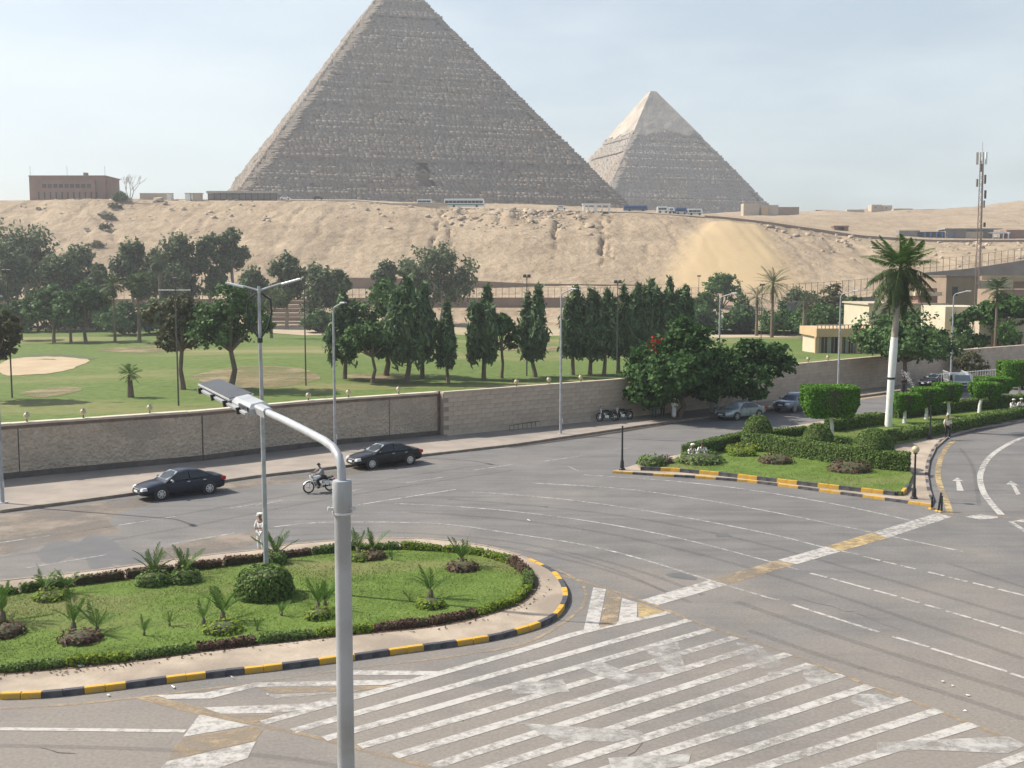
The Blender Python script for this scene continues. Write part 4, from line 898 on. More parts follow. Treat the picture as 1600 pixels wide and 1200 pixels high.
def fronds(kind, i):
    k = (kind, i)
    if k not in _fr:
        P = {'royal': (3.3, 60, .8, .55+.25*i, .8, 'frond_dark', .55, .8), 'royal_up': (3.0, 56, .85, .30+.18*i, .85, 'frond', .6, .45), 'date': (3.2, 26, .55, .55+.18*i, .8, 'frond_dry' if i % 2 else 'frond_dark', .9, .3),
             'young': (1.35, 20, .34, .22+.22*i, .7, 'frond', 1.0, .12), 'fan': (1.2, 12, .75, .30+.2*i, .9, 'frond_dark', .8, .35), 'fan_green': (1.1, 12, .7, .25+.2*i, .9, 'frond', .8, .3)}[kind]
        _fr[k] = frond_mesh(P[0], P[1], P[2], P[3], P[4], 11*i+len(kind), M[P[5]], P[6], P[7], .042 if kind.startswith('royal') else .06)
    return _fr[k]
def put_frond(root, kind, i, loc, az, el, sc=1.0, roll=0.0):
    o = obj('frond', fronds(kind, i), root, loc); o.rotation_euler = (roll, -el, az); o.scale = (sc, sc, sc); return o
def royal_palm():
    p = G(1388, 666, .3); root = thing('royal_palm', 'tall royal palm with limewashed trunk and drooping dark skirt of fronds', 'palm tree', p)
    H = at(1398, 414, p.y).z-p.z; dx = (1399-1388)*p.y/F_PX
    def P(t): return Vector((dx*t**1.3, 0, H*t))
    MB().tube([P(0)-Vector((0, 0, .2)), P(.02), P(.12), P(.30), P(.46), P(.555)], [.33, .28, .255, .275, .305, .26], 14).build('trunk', M['white_trunk'], root, smooth=True)
    MB().tube([P(.552), P(.70), P(.84), P(.91)], [.26, .23, .21, .20], 14).build('upper_trunk', M['pale_trunk'], root, smooth=True)
    MB().tube([P(.30)-Vector((0, 0, .08)), P(.30)+Vector((0, 0, .08))], [.295, .296], 14).build('band', M['black_metal'], root)
    MB().tube([P(.90), P(.94), P(1.0)], [.21, .20, .10], 12).build('crownshaft', M['frond'], root, smooth=True)
    rs = random.Random(3)
    for i in range(64):                                            # old fronds hang, young ones stand
        t = i/64; az = i*2.39996+rs.uniform(-.2, .2)
        if t < .58: put_frond(root, 'royal', rs.randrange(3), P(.965+.03*t), az, R(20-92*(1-t/.58)**.9+rs.uniform(-9, 9)), rs.uniform(.85, 1.15), rs.uniform(-.3, .3))
        else: put_frond(root, 'royal_up', rs.randrange(3), P(.985), az, R(18+58*((t-.58)/.42)+rs.uniform(-6, 6)), rs.uniform(.85, 1.08), rs.uniform(-.5, .5))
    return root
royal_palm()
def palm(name, label, p, h, r_, kind, n, seed, trunk_r=.2, tm='trunk', skirt=0, group=None, lean=0.0, taper=.8):
    root = thing(name, label, 'palm tree', p, 0, group); rs = random.Random(seed)
    hx = lean*h; st = h-r_*.45
    MB().tube([(0, 0, -.2), (hx*.2, 0, st*.3), (hx*.55, 0, st*.65), (hx, 0, st)], [trunk_r*1.25, trunk_r, trunk_r*taper, trunk_r*taper*.9], 9).build('trunk', M[tm], root, smooth=True)
    L = {'date': 3.2, 'fan': 1.2, 'fan_green': 1.1, 'young': 1.35}[kind]
    for i in range(n):
        t = i/n; put_frond(root, kind, rs.randrange(3), (hx, 0, st-.05+.1*t), i*2.4+rs.uniform(-.3, .3), R(-35+112*t+rs.uniform(-10, 10)), r_*1.06/L*rs.uniform(.85, 1.1), rs.uniform(-.4, .4))
    for i in range(skirt): put_frond(root, kind, rs.randrange(3), (hx, 0, st-.1-.12*i/4), i*2.1, R(-70+rs.uniform(-10, 12)), r_/L*rs.uniform(.8, 1.0))
    return root
GPm = 'palms on and around the golf course'
for i, (u, vb, vt, w, kind, n, tr, sk, lab) in enumerate([
    (180, 537, 436, 40, 'fan', 34, .22, 10, 'left one of the two fan palms on the far lawn'), (218, 538, 434, 40, 'fan', 34, .3, 14, 'right one of the two fan palms on the far lawn, thicker trunk'),
    (252, 515, 400, 32, 'fan', 30, .4, 16, 'tall fan palm with brown skirt rising among the eucalyptus'),
    (204, 619, 577, 36, 'fan_green', 22, .3, 0, 'small squat fan palm alone on the near lawn'),
    (424, 530, 452, 52, 'date', 30, .28, 8, 'shaggy palm behind the twin armed street lamp'),
    (1206, 527, 428, 68, 'date', 40, .3, 8, 'tall dusty date palm right of the bright green tree'), (1182, 524, 452, 52, 'date', 30, .3, 6, 'shorter date palm left of the tall dusty one'),
    (1256, 534, 460, 42, 'date', 28, .42, 8, 'small date palm with stout trunk left of the tan pavilion')]):
    p, h, r_ = tpx(u, vb, vt, w); palm('palm_tree', lab, p, h, r_, kind, n, 500+i, tr, 'trunk', sk, GPm, taper=.75)
p = Vector(((1556-800)*152/F_PX, 152, 0)); palm('palm_tree', 'small palm beside the beige house at the right edge', p, at(1556, 442, 152).z, 1.9, 'fan', 26, 520, .2, 'trunk', 4, GPm)

# ================================================================== hedges and clipped shrubs
def leaf_shell(P, N, size, mat, rs, name='leaves', aspect=1.2, push=.02):
    P = np.asarray(P)+np.asarray(N)*rs.normal(push, size*.28, (len(P), 1))
    V, Q = quads_at(P, N, size, rs, aspect); return np_mesh(name, V, Q, mat)
def hedge(name, label, path, w, h, z, mat, dens, size, seed, group=None, cat='hedge', vary=.05, parts=None):
    """a clipped hedge along a ground path: core coloured dark like shaded inner foliage, leaves standing out of its faces"""
    rs = np.random.RandomState(seed); P = resample(path, .4); o0 = P[0]
    root = thing(name, label, cat, (o0.x, o0.y, z), 0, group)
    A = offset_path(P, w/2); B = offset_path(P, -w/2); n = len(P)
    hh = [h*(1+vary*vnoise(i*.35, seed, 2)*2) for i in range(n)]
    mb = MB(); i_ = .86
    vs_ = []
    for i in range(n):
        for q, zz in ((A[i].lerp(P[i], 1-i_), 0), (A[i].lerp(P[i], 1-i_), hh[i]*.93), (B[i].lerp(P[i], 1-i_), hh[i]*.93), (B[i].lerp(P[i], 1-i_), 0)): vs_.append((q.x-o0.x, q.y-o0.y, zz))
    fs_ = [(4*i+k, 4*i+k+1, 4*i+4+k+1, 4*i+4+k) for i in range(n-1) for k in range(3)] + [(3, 2, 1, 0), (4*n-4, 4*n-3, 4*n-2, 4*n-1)]
    mb.add(vs_, fs_); mb.build('shaded_core', M['topcore'], root)
    L = sum((P[i+1]-P[i]).length for i in range(n-1)); area = L*(2*h+w)+2*w*h; m = int(area*dens)
    pts = []; nr = []
    for _ in range(m):
        i = rs.randint(0, n-1); t = rs.rand(); k = rs.rand()*(2*h+w); a = A[i].lerp(A[i+1], t); b = B[i].lerp(B[i+1], t); hz = hh[i]*(1-t)+hh[i+1]*t
        d = (a-b).normalized(); r3 = min(.12, .3*w)
        if k < h: p_ = (a.x, a.y, hz*k/h); nn = (d.x, d.y, .25)
        elif k < 2*h: p_ = (b.x, b.y, hz*(k-h)/h); nn = (-d.x, -d.y, .25)
        else: q = a.lerp(b, (k-2*h)/w); p_ = (q.x, q.y, hz); nn = (0, 0, 1)
        pts.append((p_[0]-o0.x, p_[1]-o0.y, p_[2])); nr.append(nn)
    for e, s_ in ((0, -1), (n-1, 1)):
        a, b = A[e], B[e]; t = (P[min(e+1, n-1)]-P[max(e-1, 0)]).normalized()*s_
        for _ in range(int(w*h*dens)): q = a.lerp(b, rs.rand()); pts.append((q.x-o0.x, q.y-o0.y, hh[e]*rs.rand())); nr.append((t.x, t.y, .2))
    obj('leaves', leaf_shell(np.array(pts), np.array(nr, float), size, M[mat], rs), root)
    return root
def dome(name, label, c, r_, h, mat, dens, size, seed, group=None, cat='topiary', pw=1.0, z0=0):
    rs = np.random.RandomState(seed); root = thing(name, label, cat, c, 0, group)
    prof = [(r_*.88*math.sqrt(max(0, 1-(k/7)**2))**pw+.02, h*.9*k/7+z0) for k in range(8)]
    MB().lathe(prof, n=16).build('shaded_core', M['topcore'], root, smooth=True)
    m = int(dens*(2*math.pi*r_*h*.9)); t = rs.rand(m)**.85; a = rs.rand(m)*6.283; rr = r_*np.sqrt(1-t**2)**pw
    P = np.stack([rr*np.cos(a), rr*np.sin(a), z0+h*t], -1); N = np.stack([np.cos(a)*np.sqrt(1-t*t), np.sin(a)*np.sqrt(1-t*t), t*r_/h+.1], -1)
    obj('leaves', leaf_shell(P, N, size, M[mat], rs), root); return root
def box_topiary(label, u, vb, ul, ur, vt, vbot, seed, dpx=None):
    """flat topped clipped crown on a limewashed stem"""
    rs = np.random.RandomState(seed); p = G(u, vb, .3); y = p.y; root = thing('clipped_tree', label, 'topiary', p, 0, 'box clipped trees in the garden island')
    x0 = (ul-u)*y/F_PX; x1 = (ur-u)*y/F_PX; zt = at(u, vt, y+1).z-p.z; zb = at(u, vbot, y-.6).z-p.z; w = x1-x0; dp = min(w*.85, 2.6); cx = (x0+x1)/2
    MB().tube([(0, 0, -.1), (.02, 0, zb*.5), (cx*.6, 0, zb+.3)], [.16, .13, .12], 9).build('trunk', M['white_trunk'], root, smooth=True)
    rx, ry, hz = w/2, dp/2, zt-zb
    def se(a, k):                                                    # rounded box outline
        c, s_ = np.cos(a), np.sin(a); return np.sign(c)*np.abs(c)**k, np.sign(s_)*np.abs(s_)**k
    bx, by = se(np.linspace(0, 2*math.pi, 24, endpoint=False), .4)
    mb = MB(); ring = lambda f, z: [(cx+f*rx*a, f*ry*b, z) for a, b in zip(bx, by)]
    R_ = [ring(.62, zb+.05), ring(.82, zb+hz*.25), ring(.90, zb+hz*.6), ring(.9, zt-.12), ring(.8, zt-.05)]
    mb.add([q for r_ in R_ for q in r_], [(i*24+k, i*24+(k+1) % 24, (i+1)*24+(k+1) % 24, (i+1)*24+k) for i in range(4) for k in range(24)]+[tuple(range(4*24, 5*24)), tuple(range(23, -1, -1))]); mb.build('shaded_core', M['topcore'], root)
    m = int((2*(w+dp)*hz)*300); a = rs.rand(m)*6.283; t = rs.rand(m); ax, ay = se(a, .4); f = .72+.28*np.minimum(1, t*2.2)**.8
    P1 = np.stack([cx+f*rx*ax, f*ry*ay, zb+hz*t], -1); N1 = np.stack([np.cos(a), np.sin(a), .1-.5*(t < .3)], -1)
    m2 = int(w*dp*300); q = rs.uniform(-1, 1, (m2, 2)); q = q[(np.abs(q[:, 0])**5+np.abs(q[:, 1])**5) < 1]; P2 = np.stack([cx+q[:, 0]*rx, q[:, 1]*ry, np.full(len(q), zt)], -1); N2 = np.tile([0, 0, 1.0], (len(q), 1))
    obj('leaves', leaf_shell(np.concatenate([P1, P2]), np.concatenate([N1, N2]), .115, M['topiary'], rs), root)
for i, a in enumerate([('largest box clipped tree, bright green, in front of the upper road', 1299, 686, 1253, 1336, 602, 653), ('box clipped tree just right of the royal palm trunk', 1413, 661, 1394, 1433, 614, 643), ('box clipped tree behind the black lamp post', 1447, 655, 1425, 1467, 605, 637), ('box clipped tree in front of the white truck', 1482, 650, 1459, 1497, 598, 628),
                       ('box clipped tree right of the white truck, front one of a pair', 1530, 645, 1517, 1559, 597, 622), ('box clipped tree right of the white truck, rear one of a pair', 1549, 637, 1526, 1575, 589, 614), ('box clipped tree cut by the right edge of the frame', 1592, 628, 1561, 1622, 564, 604)]):
    box_topiary(*a, 600+i)
Z = .3
def gp2(px, z=Z): return [Vector((p.x, p.y)) for p in GP(px, z)]
GH = 'clipped hedges of the garden island'
def back(P, d): return [p+p.normalized()*d for p in P]
hedge('hedge', 'long clipped hedge at the front of the garden island with rounded end', back(gp2([(1172, 702), (1215, 709), (1262, 717), (1320, 726), (1380, 734), (1420, 737)]), .45), .9, 1.08, Z, 'hedge', 260, .085, 701, GH, vary=.025)
hedge('hedge', 'hedge running back along the left side of the garden island', back(gp2([(1072, 716), (1100, 709), (1140, 699), (1172, 692), (1182, 690)]), .3), .7, .8, Z, 'hedge', 240, .085, 702, GH, vary=.025)
hedge('hedge', 'hedge between the largest box clipped tree and the palm', gp2([(1296, 674), (1330, 668), (1376, 662)]), .9, .85, Z, 'hedge', 130, .12, 703, GH, vary=.025)
hedge('hedge', 'hedge behind the small clipped trees along the upper road', gp2([(1397, 653), (1440, 648), (1500, 642), (1560, 636), (1640, 628)]), .9, .9, Z, 'hedge', 120, .12, 704, GH, vary=.025)
hedge('hedge', 'low hedge beside the pavement where the man walks', gp2([(1392, 688), (1440, 679), (1500, 667), (1560, 655), (1640, 641)]), 1.1, .6, Z, 'hedge', 130, .12, 705, GH, vary=.025)
hedge('hedge', 'low hedge across the garden behind the domed hedge', gp2([(1300, 692), (1345, 696), (1376, 697), (1392, 691)]), .7, .45, Z, 'hedge', 130, .12, 706, GH, vary=.025)
hedge('hedge', 'low hedge on the left rear of the domed hedge', gp2([(1204, 684), (1260, 678)]), .6, .55, Z, 'hedge', 130, .12, 707, GH, vary=.025)
for i, (u, v, w, vt, lab) in enumerate([(1186, 701, 38, 651, 'clipped dome at the left end of the front hedge'), (1281, 713, 40, 664, 'clipped dome in the middle of the front hedge'), (1368, 729, 50, 672, 'largest clipped dome near the right end of the front hedge')]):
    p = G(u, v, Z); p.y += .55; r_ = w/2*p.y/F_PX; dome('domed_shrub', lab, p, r_*1.35, (at(u, vt, p.y).z-Z)*1.04, 'hedge', 260, .085, 710+i, 'domes in the front hedge', pw=.8)
for i, (u, v, r_, h) in enumerate([(1145, 706, .55, .4), (1160, 701.5, .5, .38), (1178, 704, .6, .42), (1155, 711, .7, .42), (1170, 711.5, .45, .36), (1141, 702, .4, .36)]):
    dome('lime_shrub', ('lime shrub at the left of the yellow green ring', 'lime shrub at the back of the yellow green ring', 'lime shrub at the right of the yellow green ring', 'largest lime shrub at the front of the yellow green ring', 'lime shrub at the right front of the yellow green ring', 'smallest lime shrub at the left back of the yellow green ring')[i], G(u, v, Z), r_, h, 'lime', 190, .10, 720+i, 'yellow green clipped ring in the garden', pw=.5)
for i, (u, v, r_, h, mt, lab) in enumerate([(1018, 726, .9, .55, 'hedge', 'dark low bush at the tip of the garden island'), (1094, 722, 1.5, .6, 'hedge', 'dark low bush in front of the seated men'), (1212, 722, 1.1, .45, 'maroon', 'low brownish flower patch left on the garden lawn'), (1328, 735, 1.3, .5, 'maroon', 'low brownish flower patch in front of the hedge'), (1040, 723, .5, .35, 'maroon', 'small brown bush left of the seated men')]):
    dome('low_bush', lab, G(u, v, Z), r_, h, mt, 100, .12, 730+i, 'low bushes on the garden lawn', pw=.7)
# ---- near island: edging, planting
EDGE = resample(isin_s, 1.9, True)
EDGE_T = [thing('edging_hedge', 'knee high edging of lime and maroon shrubs along the near side of the round island', 'hedge'), thing('edging_hedge', 'edging of clipped shrubs along the far side of the round island', 'hedge')]
ne = 0
for i in range(len(EDGE)):
    a, b = EDGE[i], EDGE[(i+1) % len(EDGE)]
    if max(a.x, b.x) < -24: continue
    far_ = (a.y+b.y)/2 > 41.5
    q = vnoise(i*.43, 3.7, 1)+.35*vnoise(i*1.7, 1, 8)
    if abs(q) < .05 and not far_: continue
    mt = 'lime' if q > -.02 else ('maroon' if q < -.33 else 'hedge')
    a2, b2 = a.lerp(b, .04), a.lerp(b, .96)
    o = hedge('shrub', None, [a2, b2], (.30 if not far_ else .34), .18 if not far_ else .26, .17, mt, 420 if not far_ else 260, .07, 800+i, cat=None, vary=.2)
    o.parent = EDGE_T[1 if far_ else 0]
def young_palm(label, u, v, n, sc, seed, ring_mat, ring_r, spread=1.0):
    p = G(u, v, .175); root = thing('young_palm', label, 'palm', p, 0, 'young palms on the near island'); rs = random.Random(seed)
    MB().lathe([(.10*sc, -.05), (.13*sc, .1), (.10*sc, .28*sc), (.05*sc, .36*sc)], n=8).build('stem', M['trunk'], root, smooth=True)
    for i in range(n): put_frond(root, 'young', rs.randrange(3), (0, 0, .24*sc), i*2.4+rs.uniform(-.4, .4), R(rs.uniform(55, 86) if i % 3 else rs.uniform(32, 58)*spread), sc*rs.uniform(.8, 1.15), rs.uniform(-.5, .5))
    return root
def ring_bush(label, u, v, rr, mt, h, seed):
    p = G(u, v, .175); dome('ring_planting', label, p, rr*.85, h*.8, mt, 260, .09, seed, 'ring plantings on the near island', cat='shrub', pw=.55)
YP = [(4, 970, 9, 1.15, 'maroon', .8, 990), (115, 985, 8, .95, 'maroon', .78, 1000), (152, 990, 7, .8, None, 0, 0), (70, 928, 7, .85, 'lime', .7, 935), (104, 926, 7, .85, None, 0, 0), (240, 905, 9, 1.05, 'hedge', .75, 912), (288, 900, 8, .95, 'hedge', .7, 908), (348, 968, 8, .95, 'lime', .75, 985), (318, 975, 6, .7, None, 0, 0), (497, 952, 8, .85, 'lime', .6, 964), (508, 950, 6, .8, None, 0, 0),
      (673, 934, 9, 1.0, 'lime', .6, 947), (722, 884, 10, .95, 'maroon', .75, 889), (560, 865, 7, .9, 'lime', .6, 874), (582, 864, 7, .85, 'maroon', .6, 872), (431, 874, 9, 1.0, 'hedge', .5, 880)]
NM = ['at the left edge', 'in the maroon ring at left, left one', 'in the maroon ring at left, right one', 'on the far left lawn, left of a pair', 'on the far left lawn, right of a pair', 'in the dark bush clump, left one', 'in the dark bush clump, right one', 'in the lime ring left of the near post', 'small one left in the lime ring', 'left behind the near lamp post', 'half hidden by the near lamp post', 'right of the near lamp post', 'in the maroon ring at the right end', 'right of the near post, far edge, left one', 'right of the near post, far edge, right one', 'behind the round bush at the lamp base']
for i, (u, v, n, sc, mt, rr, vr) in enumerate(YP):
    young_palm('young feathery palm '+NM[i], u, v, n+1, sc*.88, 900+i, mt, rr)
    if mt: ring_bush('%s ring round palm %s' % ({'lime': 'lime green', 'maroon': 'maroon', 'hedge': 'dark green'}[mt], NM[i]), u+(10 if i in (1, 3) else 0), vr, rr, mt, .34 if mt != 'hedge' else .55, 930+i)
dome('round_bush', 'large round clipped bush at the foot of the twin armed lamp', G(413, 930, .175), 1.05, 1.05, 'hedge', 420, .09, 960, cat='bush', pw=.5)
for i, (u, v, sc) in enumerate([(225, 993, .42), (265, 978, .36), (612, 875, .36), (440, 962, .4), (402, 985, .32), (640, 940, .3)]):
    young_palm(('seedling palm at the left front of the lawn', 'seedling palm in the middle left lawn', 'fallen looking seedling palm near the far edge', 'seedling palm left of the near lamp post', 'tiny seedling palm at the front edge', 'tiny seedling palm left of the lime ring')[i], u, v, 7, sc, 970+i, None, 0)
# grass blades on the near island
def grass(name, poly, z, n, seed, hgt, label):
    rs = np.random.RandomState(seed); P = np.array([(p.x, p.y) for p in poly]); lo_, hi_ = P.min(0), P.max(0); lo_[0] = max(lo_[0], -24)
    c = rs.uniform(lo_, hi_, (n, 2)); ins = np.zeros(len(c), bool); j = len(P)-1
    for i in range(len(P)):
        xi, yi = P[i]; xj, yj = P[j]
        ins ^= ((yi > c[:, 1]) != (yj > c[:, 1])) & (c[:, 0] < (xj-xi)*(c[:, 1]-yi)/(yj-yi+1e-12)+xi); j = i
    c = c[ins]; dn = np.array([fbm(x*.35, y*.45, 51, 3) for x, y in c]); c = c[rs.rand(len(c)) < np.clip(.62+.9*dn, .12, 1)]; m = len(c); a = rs.rand(m)*6.283; h = hgt*rs.uniform(.5, 1.5, m); w = .012*rs.uniform(.7, 1.4, m); ln = rs.normal(0, .5, (m, 2))*h[:, None]
    V = np.stack([np.stack([c[:, 0]-w*np.cos(a), c[:, 1]-w*np.sin(a), np.full(m, z)], -1), np.stack([c[:, 0]+w*np.cos(a), c[:, 1]+w*np.sin(a), np.full(m, z)], -1), np.stack([c[:, 0]+ln[:, 0], c[:, 1]+ln[:, 1], z+h], -1)], 1).reshape(-1, 3)
    o = obj(name, np_mesh(name, V, np.arange(3*m).reshape(-1, 3), M['grass'])); tag(o, label, 'grass', kind='stuff')
grass('island_grass', isin_s, .172, 130000, 1, .04, 'short mown grass on the round traffic island')
grass('garden_grass', ri_in[:8]+ri_in[-5:], .297, 40000, 2, .07, 'short grass on the garden island')

def leaf_litter():
    rs = np.random.RandomState(31); C = []
    for p in bed_o:
        if p.x < -24: continue
        k = int(9*(1+vnoise(p.x*.4, p.y*.4, 2)*1.5)); C.append(np.stack([p.x+rs.normal(0, .28, max(k, 1)), p.y+rs.normal(0, .22, max(k, 1)), np.full(max(k, 1), .185)], -1))
    V, Q = quads_at(np.concatenate(C), np.tile([0, 0, 1.0], (sum(len(c_) for c_ in C), 1)), .06, rs, 1.4); tag(obj('leaf_litter', np_mesh('leaf_litter', V, Q, M['dead_leaf'])), 'dry fallen leaves and clippings round the island edging', 'leaves', kind='stuff')
M['dead_leaf'] = leafmat('dead_leaves', [(.10, .06, .035), (.16, .10, .06), (.07, .05, .03), (.12, .11, .05)], .1, .8)
leaf_litter()

for i, (u, y, r_, h, lab) in enumerate([(186, 418, 2.6, 2.2, 'dark scrub high in the gully left of the sand slope'), (178, 404, 2.4, 2.0, 'dark scrub in the middle of the gully left of the sand slope'), (170, 392, 2.0, 1.8, 'dark scrub lower in the gully left of the sand slope'), (156, 372, 3.0, 2.2, 'broad dark scrub at the foot of the gully on the left')]):
    x = (u-800)*y/F_PX; tree('slope_scrub', lab, (x, y, tz(x, y)-1.0), h+.6, r_, 'olive', 480+i, 'scrub in the gully on the left', clear=.02, cat='shrub', dens=.35, leaf=.3)
# ================================================================== boundary wall
def path_prism(mb, path, w, z0, z1, org):
    A = offset_path(path, w/2); B = offset_path(path, -w/2); n = len(path); vs_ = []
    for a, b in zip(A, B): vs_ += [(a.x-org.x, a.y-org.y, z0), (a.x-org.x, a.y-org.y, z1), (b.x-org.x, b.y-org.y, z1), (b.x-org.x, b.y-org.y, z0)]
    fs_ = [(4*i+k, 4*i+(k+1) % 4, 4*i+4+(k+1) % 4, 4*i+4+k) for i in range(n-1) for k in range(4)]+[(3, 2, 1, 0), (4*n-4, 4*n-3, 4*n-2, 4*n-1)]
    return mb.add(vs_, fs_)
def sub_path(P, a, b, step=1.5):
    """piece of a path between lengths a and b"""
    L = [0.0]
    for i in range(len(P)-1): L.append(L[-1]+(P[i+1]-P[i]).length)
    def pt(s_):
        j = 0
        while j < len(L)-2 and L[j+1] < s_: j += 1
        return P[j].lerp(P[j+1], (s_-L[j])/max(1e-9, L[j+1]-L[j]))
    n = max(1, int((b-a)/step)); return [pt(a+(b-a)*i/n) for i in range(n+1)]
def plen(P): return sum((P[i+1]-P[i]).length for i in range(len(P)-1))
def at_u(P, u):                                                       # length along a wall where a sight line crosses it
    s_ = 0
    for i in range(len(P)-1):
        u0 = 800+F_PX*P[i].x/P[i].y; u1 = 800+F_PX*P[i+1].x/P[i+1].y
        if u0 <= u <= u1: return s_+(P[i+1]-P[i]).length*(u-u0)/(u1-u0)
        s_ += (P[i+1]-P[i]).length
    return s_
wp = resample(wall_w, 1.5); wp2 = resample(wall2_w, 1.5)
wo = wp[0]; wall1 = thing('boundary_wall', 'rough stone panel wall with pale coping along the golf course on the left', 'wall', (wo.x, wo.y, 0))
cuts = [0]+[at_u(wp, u) for u in (20, 310, 605)]+[plen(wp)-.45]
for i in range(len(cuts)-1):
    pth = sub_path(wp, cuts[i]+.035, cuts[i+1]-.035)
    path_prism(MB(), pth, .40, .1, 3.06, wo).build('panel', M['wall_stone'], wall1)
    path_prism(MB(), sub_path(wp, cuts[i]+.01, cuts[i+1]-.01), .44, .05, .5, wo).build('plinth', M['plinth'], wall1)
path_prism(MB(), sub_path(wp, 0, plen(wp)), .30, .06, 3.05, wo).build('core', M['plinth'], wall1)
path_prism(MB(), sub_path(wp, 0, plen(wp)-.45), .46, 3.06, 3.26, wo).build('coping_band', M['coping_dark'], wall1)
k = 0.0; Lw = plen(wp)-.45
while k < Lw-.3:
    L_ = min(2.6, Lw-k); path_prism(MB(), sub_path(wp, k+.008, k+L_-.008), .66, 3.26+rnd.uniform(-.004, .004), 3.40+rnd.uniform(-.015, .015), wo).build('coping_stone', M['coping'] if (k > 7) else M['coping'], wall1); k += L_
path_prism(MB(), sub_path(wp, plen(wp)-.45, plen(wp)+.0), .52, .05, 3.44, wo).build('pier', M['coping_dark'], wall1)
wo2 = wp2[0]; wall2 = thing('boundary_wall', 'coursed stone block wall running behind the red flowered tree to the right', 'wall', (wo2.x, wo2.y, 0))
path_prism(MB(), sub_path(wp2, 0, plen(wp2)), .34, .05, 3.30, wo2).build('core', M['mortar'], wall2)
path_prism(MB(), sub_path(wp2, 0.02, plen(wp2)), .46, 3.30, 3.42, wo2).build('coping', M['wall_block'], wall2)
path_prism(MB(), sub_path(wp2, 0.3, plen(wp2)), .62, .05, .22, wo2).build('base_course', M['coping'], wall2)
CH, BL = .342, .84; nb = int(plen(wp2)/BL); rest = MB(); cnt = 0
bme = [MB().box((0, 0, 0), (BL-.02, .06, CH-.02)).mesh('stone_block', M[m_]) for m_ in ('wall_block', 'wall_block2')]
for i in range(nb):
    for c in range(9):
        s0 = i*BL+(BL/2 if c % 2 else 0)+.05
        if s0+BL > plen(wp2): continue
        a, b = sub_path(wp2, s0, s0+BL, 9); t = (b-a).normalized(); nrm = Vector((t.y, -t.x)); q = (a+b)/2+nrm*(.175+rnd.uniform(-.006, .008))
        loc = Vector((q.x-wo2.x, q.y-wo2.y, .22+CH*(c+.5))); rz = math.atan2(t.y, t.x); dk = rnd.random() < .35
        if i < 33: obj('stone_block', bme[1 if dk else 0], wall2, loc, rz)
        else: rest.cur = 1 if dk else 0; rest.box(loc, (BL-.02, .06, CH-.02), rz)
o = rest.build('far_stone_blocks', [M['wall_block'], M['wall_block2']], wall2); o['kind'] = 'stuff'
# round floodlights standing on the walls
def wall_light(P, u, z, lab):
    s_ = at_u(P, u); q = sub_path(P, s_, s_+.1, 1)[0]; root = thing('wall_floodlight', lab, 'floodlight', (q.x, q.y, z), 0, 'floodlights on top of the wall')
    MB().lathe([(.08, 0), (.05, .04), (.035, .1), (.035, .2)], n=8).build('stem', M['dark_metal'], root, smooth=True)
    MB().ball((0, 0, .36), .19, 12).build('globe', M['cream_globe'], root, smooth=True)
    MB().lathe([(.06, .53), (.12, .525), (.03, .58)], n=8).build('cap', M['dark_metal'], root)
for u, lab in ((36, 'globe floodlight on the wall near the left edge'), (125, 'globe floodlight on the wall above the navy car'), (230, 'globe floodlight on the wall left of the dark joint'), (480, 'globe floodlight on the wall just right of the twin armed lamp'), (543, 'globe floodlight on the wall right of the slim lamp'), (622, 'globe floodlight on the wall left of the dark pier')): wall_light(wp, u, 3.40, lab)
for u, lab in ((807, 'globe floodlight on the block wall left of the tall street lamp'), (858, 'globe floodlight on the block wall nearest the tall street lamp'), (908, 'globe floodlight on the block wall right of the tall street lamp'), (1264, 'left globe floodlight on the wall before the tan pavilion'), (1295, 'right globe floodlight on the wall before the tan pavilion')): wall_light(wp2, u, 3.42, lab)
# low rail along the wall foot
p0 = [Vector((p.x, p.y)) for p in GP([(796, 673.5), (850, 665)], .14)]
rr = thing('low_rail', 'low dark rail at the foot of the block wall behind the tall street lamp', 'rail', (p0[0].x, p0[0].y, .14))
mb = MB(); mb.tube([(0, 0, .42), (p0[1].x-p0[0].x, p0[1].y-p0[0].y, .42)], .025, 6); mb.build('rail', M['dark_metal'], rr)
for i in range(9): q = p0[0].lerp(p0[1], i/8)-p0[0]; MB().tube([(q.x, q.y, 0), (q.x, q.y, .42)], .022, 6).build('post', M['dark_metal'], rr)

# ================================================================== street lamps
def street_lamp(label, u, vb, vt, arm=(.57, -.82), z=.14, al=1.3, r0=.085, group='single arm street lamps along the wall'):
    p = G(u, vb, z); H = at(u, vt, p.y).z-z; root = thing('street_lamp', label, 'street lamp', p, 0, group); a = Vector((arm[0], arm[1], 0)).normalized()
    MB().box((0, 0, .02), (.42, .42, .05)).build('base_plate', M['grey_metal'], root)
    pts = [Vector((0, 0, 0)), Vector((0, 0, H*.5)), Vector((0, 0, H-.45)), Vector((0, 0, H-.25))+a*.05, Vector((0, 0, H-.08))+a*.22, Vector((0, 0, H+.22))+a*al]
    MB().tube(pts, [r0*1.25, r0, r0*.72, r0*.62, r0*.55, r0*.5], 10).build('pole', M['pole_paint'], root, smooth=True)
    MB().box((0, 0, 0), (.13, .02, .34)).build('hatch', M['grey_metal'], root, loc=(r0*1.1, -.06, 1.0))
    e = Vector((0, 0, H+.25))+a*(al+.25); mb = MB(); mb.box(e, (.62, .24, .09), math.atan2(a.y, a.x), .03); mb.build('lamp_head', M['pole_paint'], root)
street_lamp('grey street lamp at the left edge of the frame on the sidewalk', 4, 786, 470)
street_lamp('slim street lamp behind the black sedan, left of the dark clump of trees', 524, 705, 478)
street_lamp('tall street lamp on the sidewalk left of the parked motorcycles', 876, 678, 456)
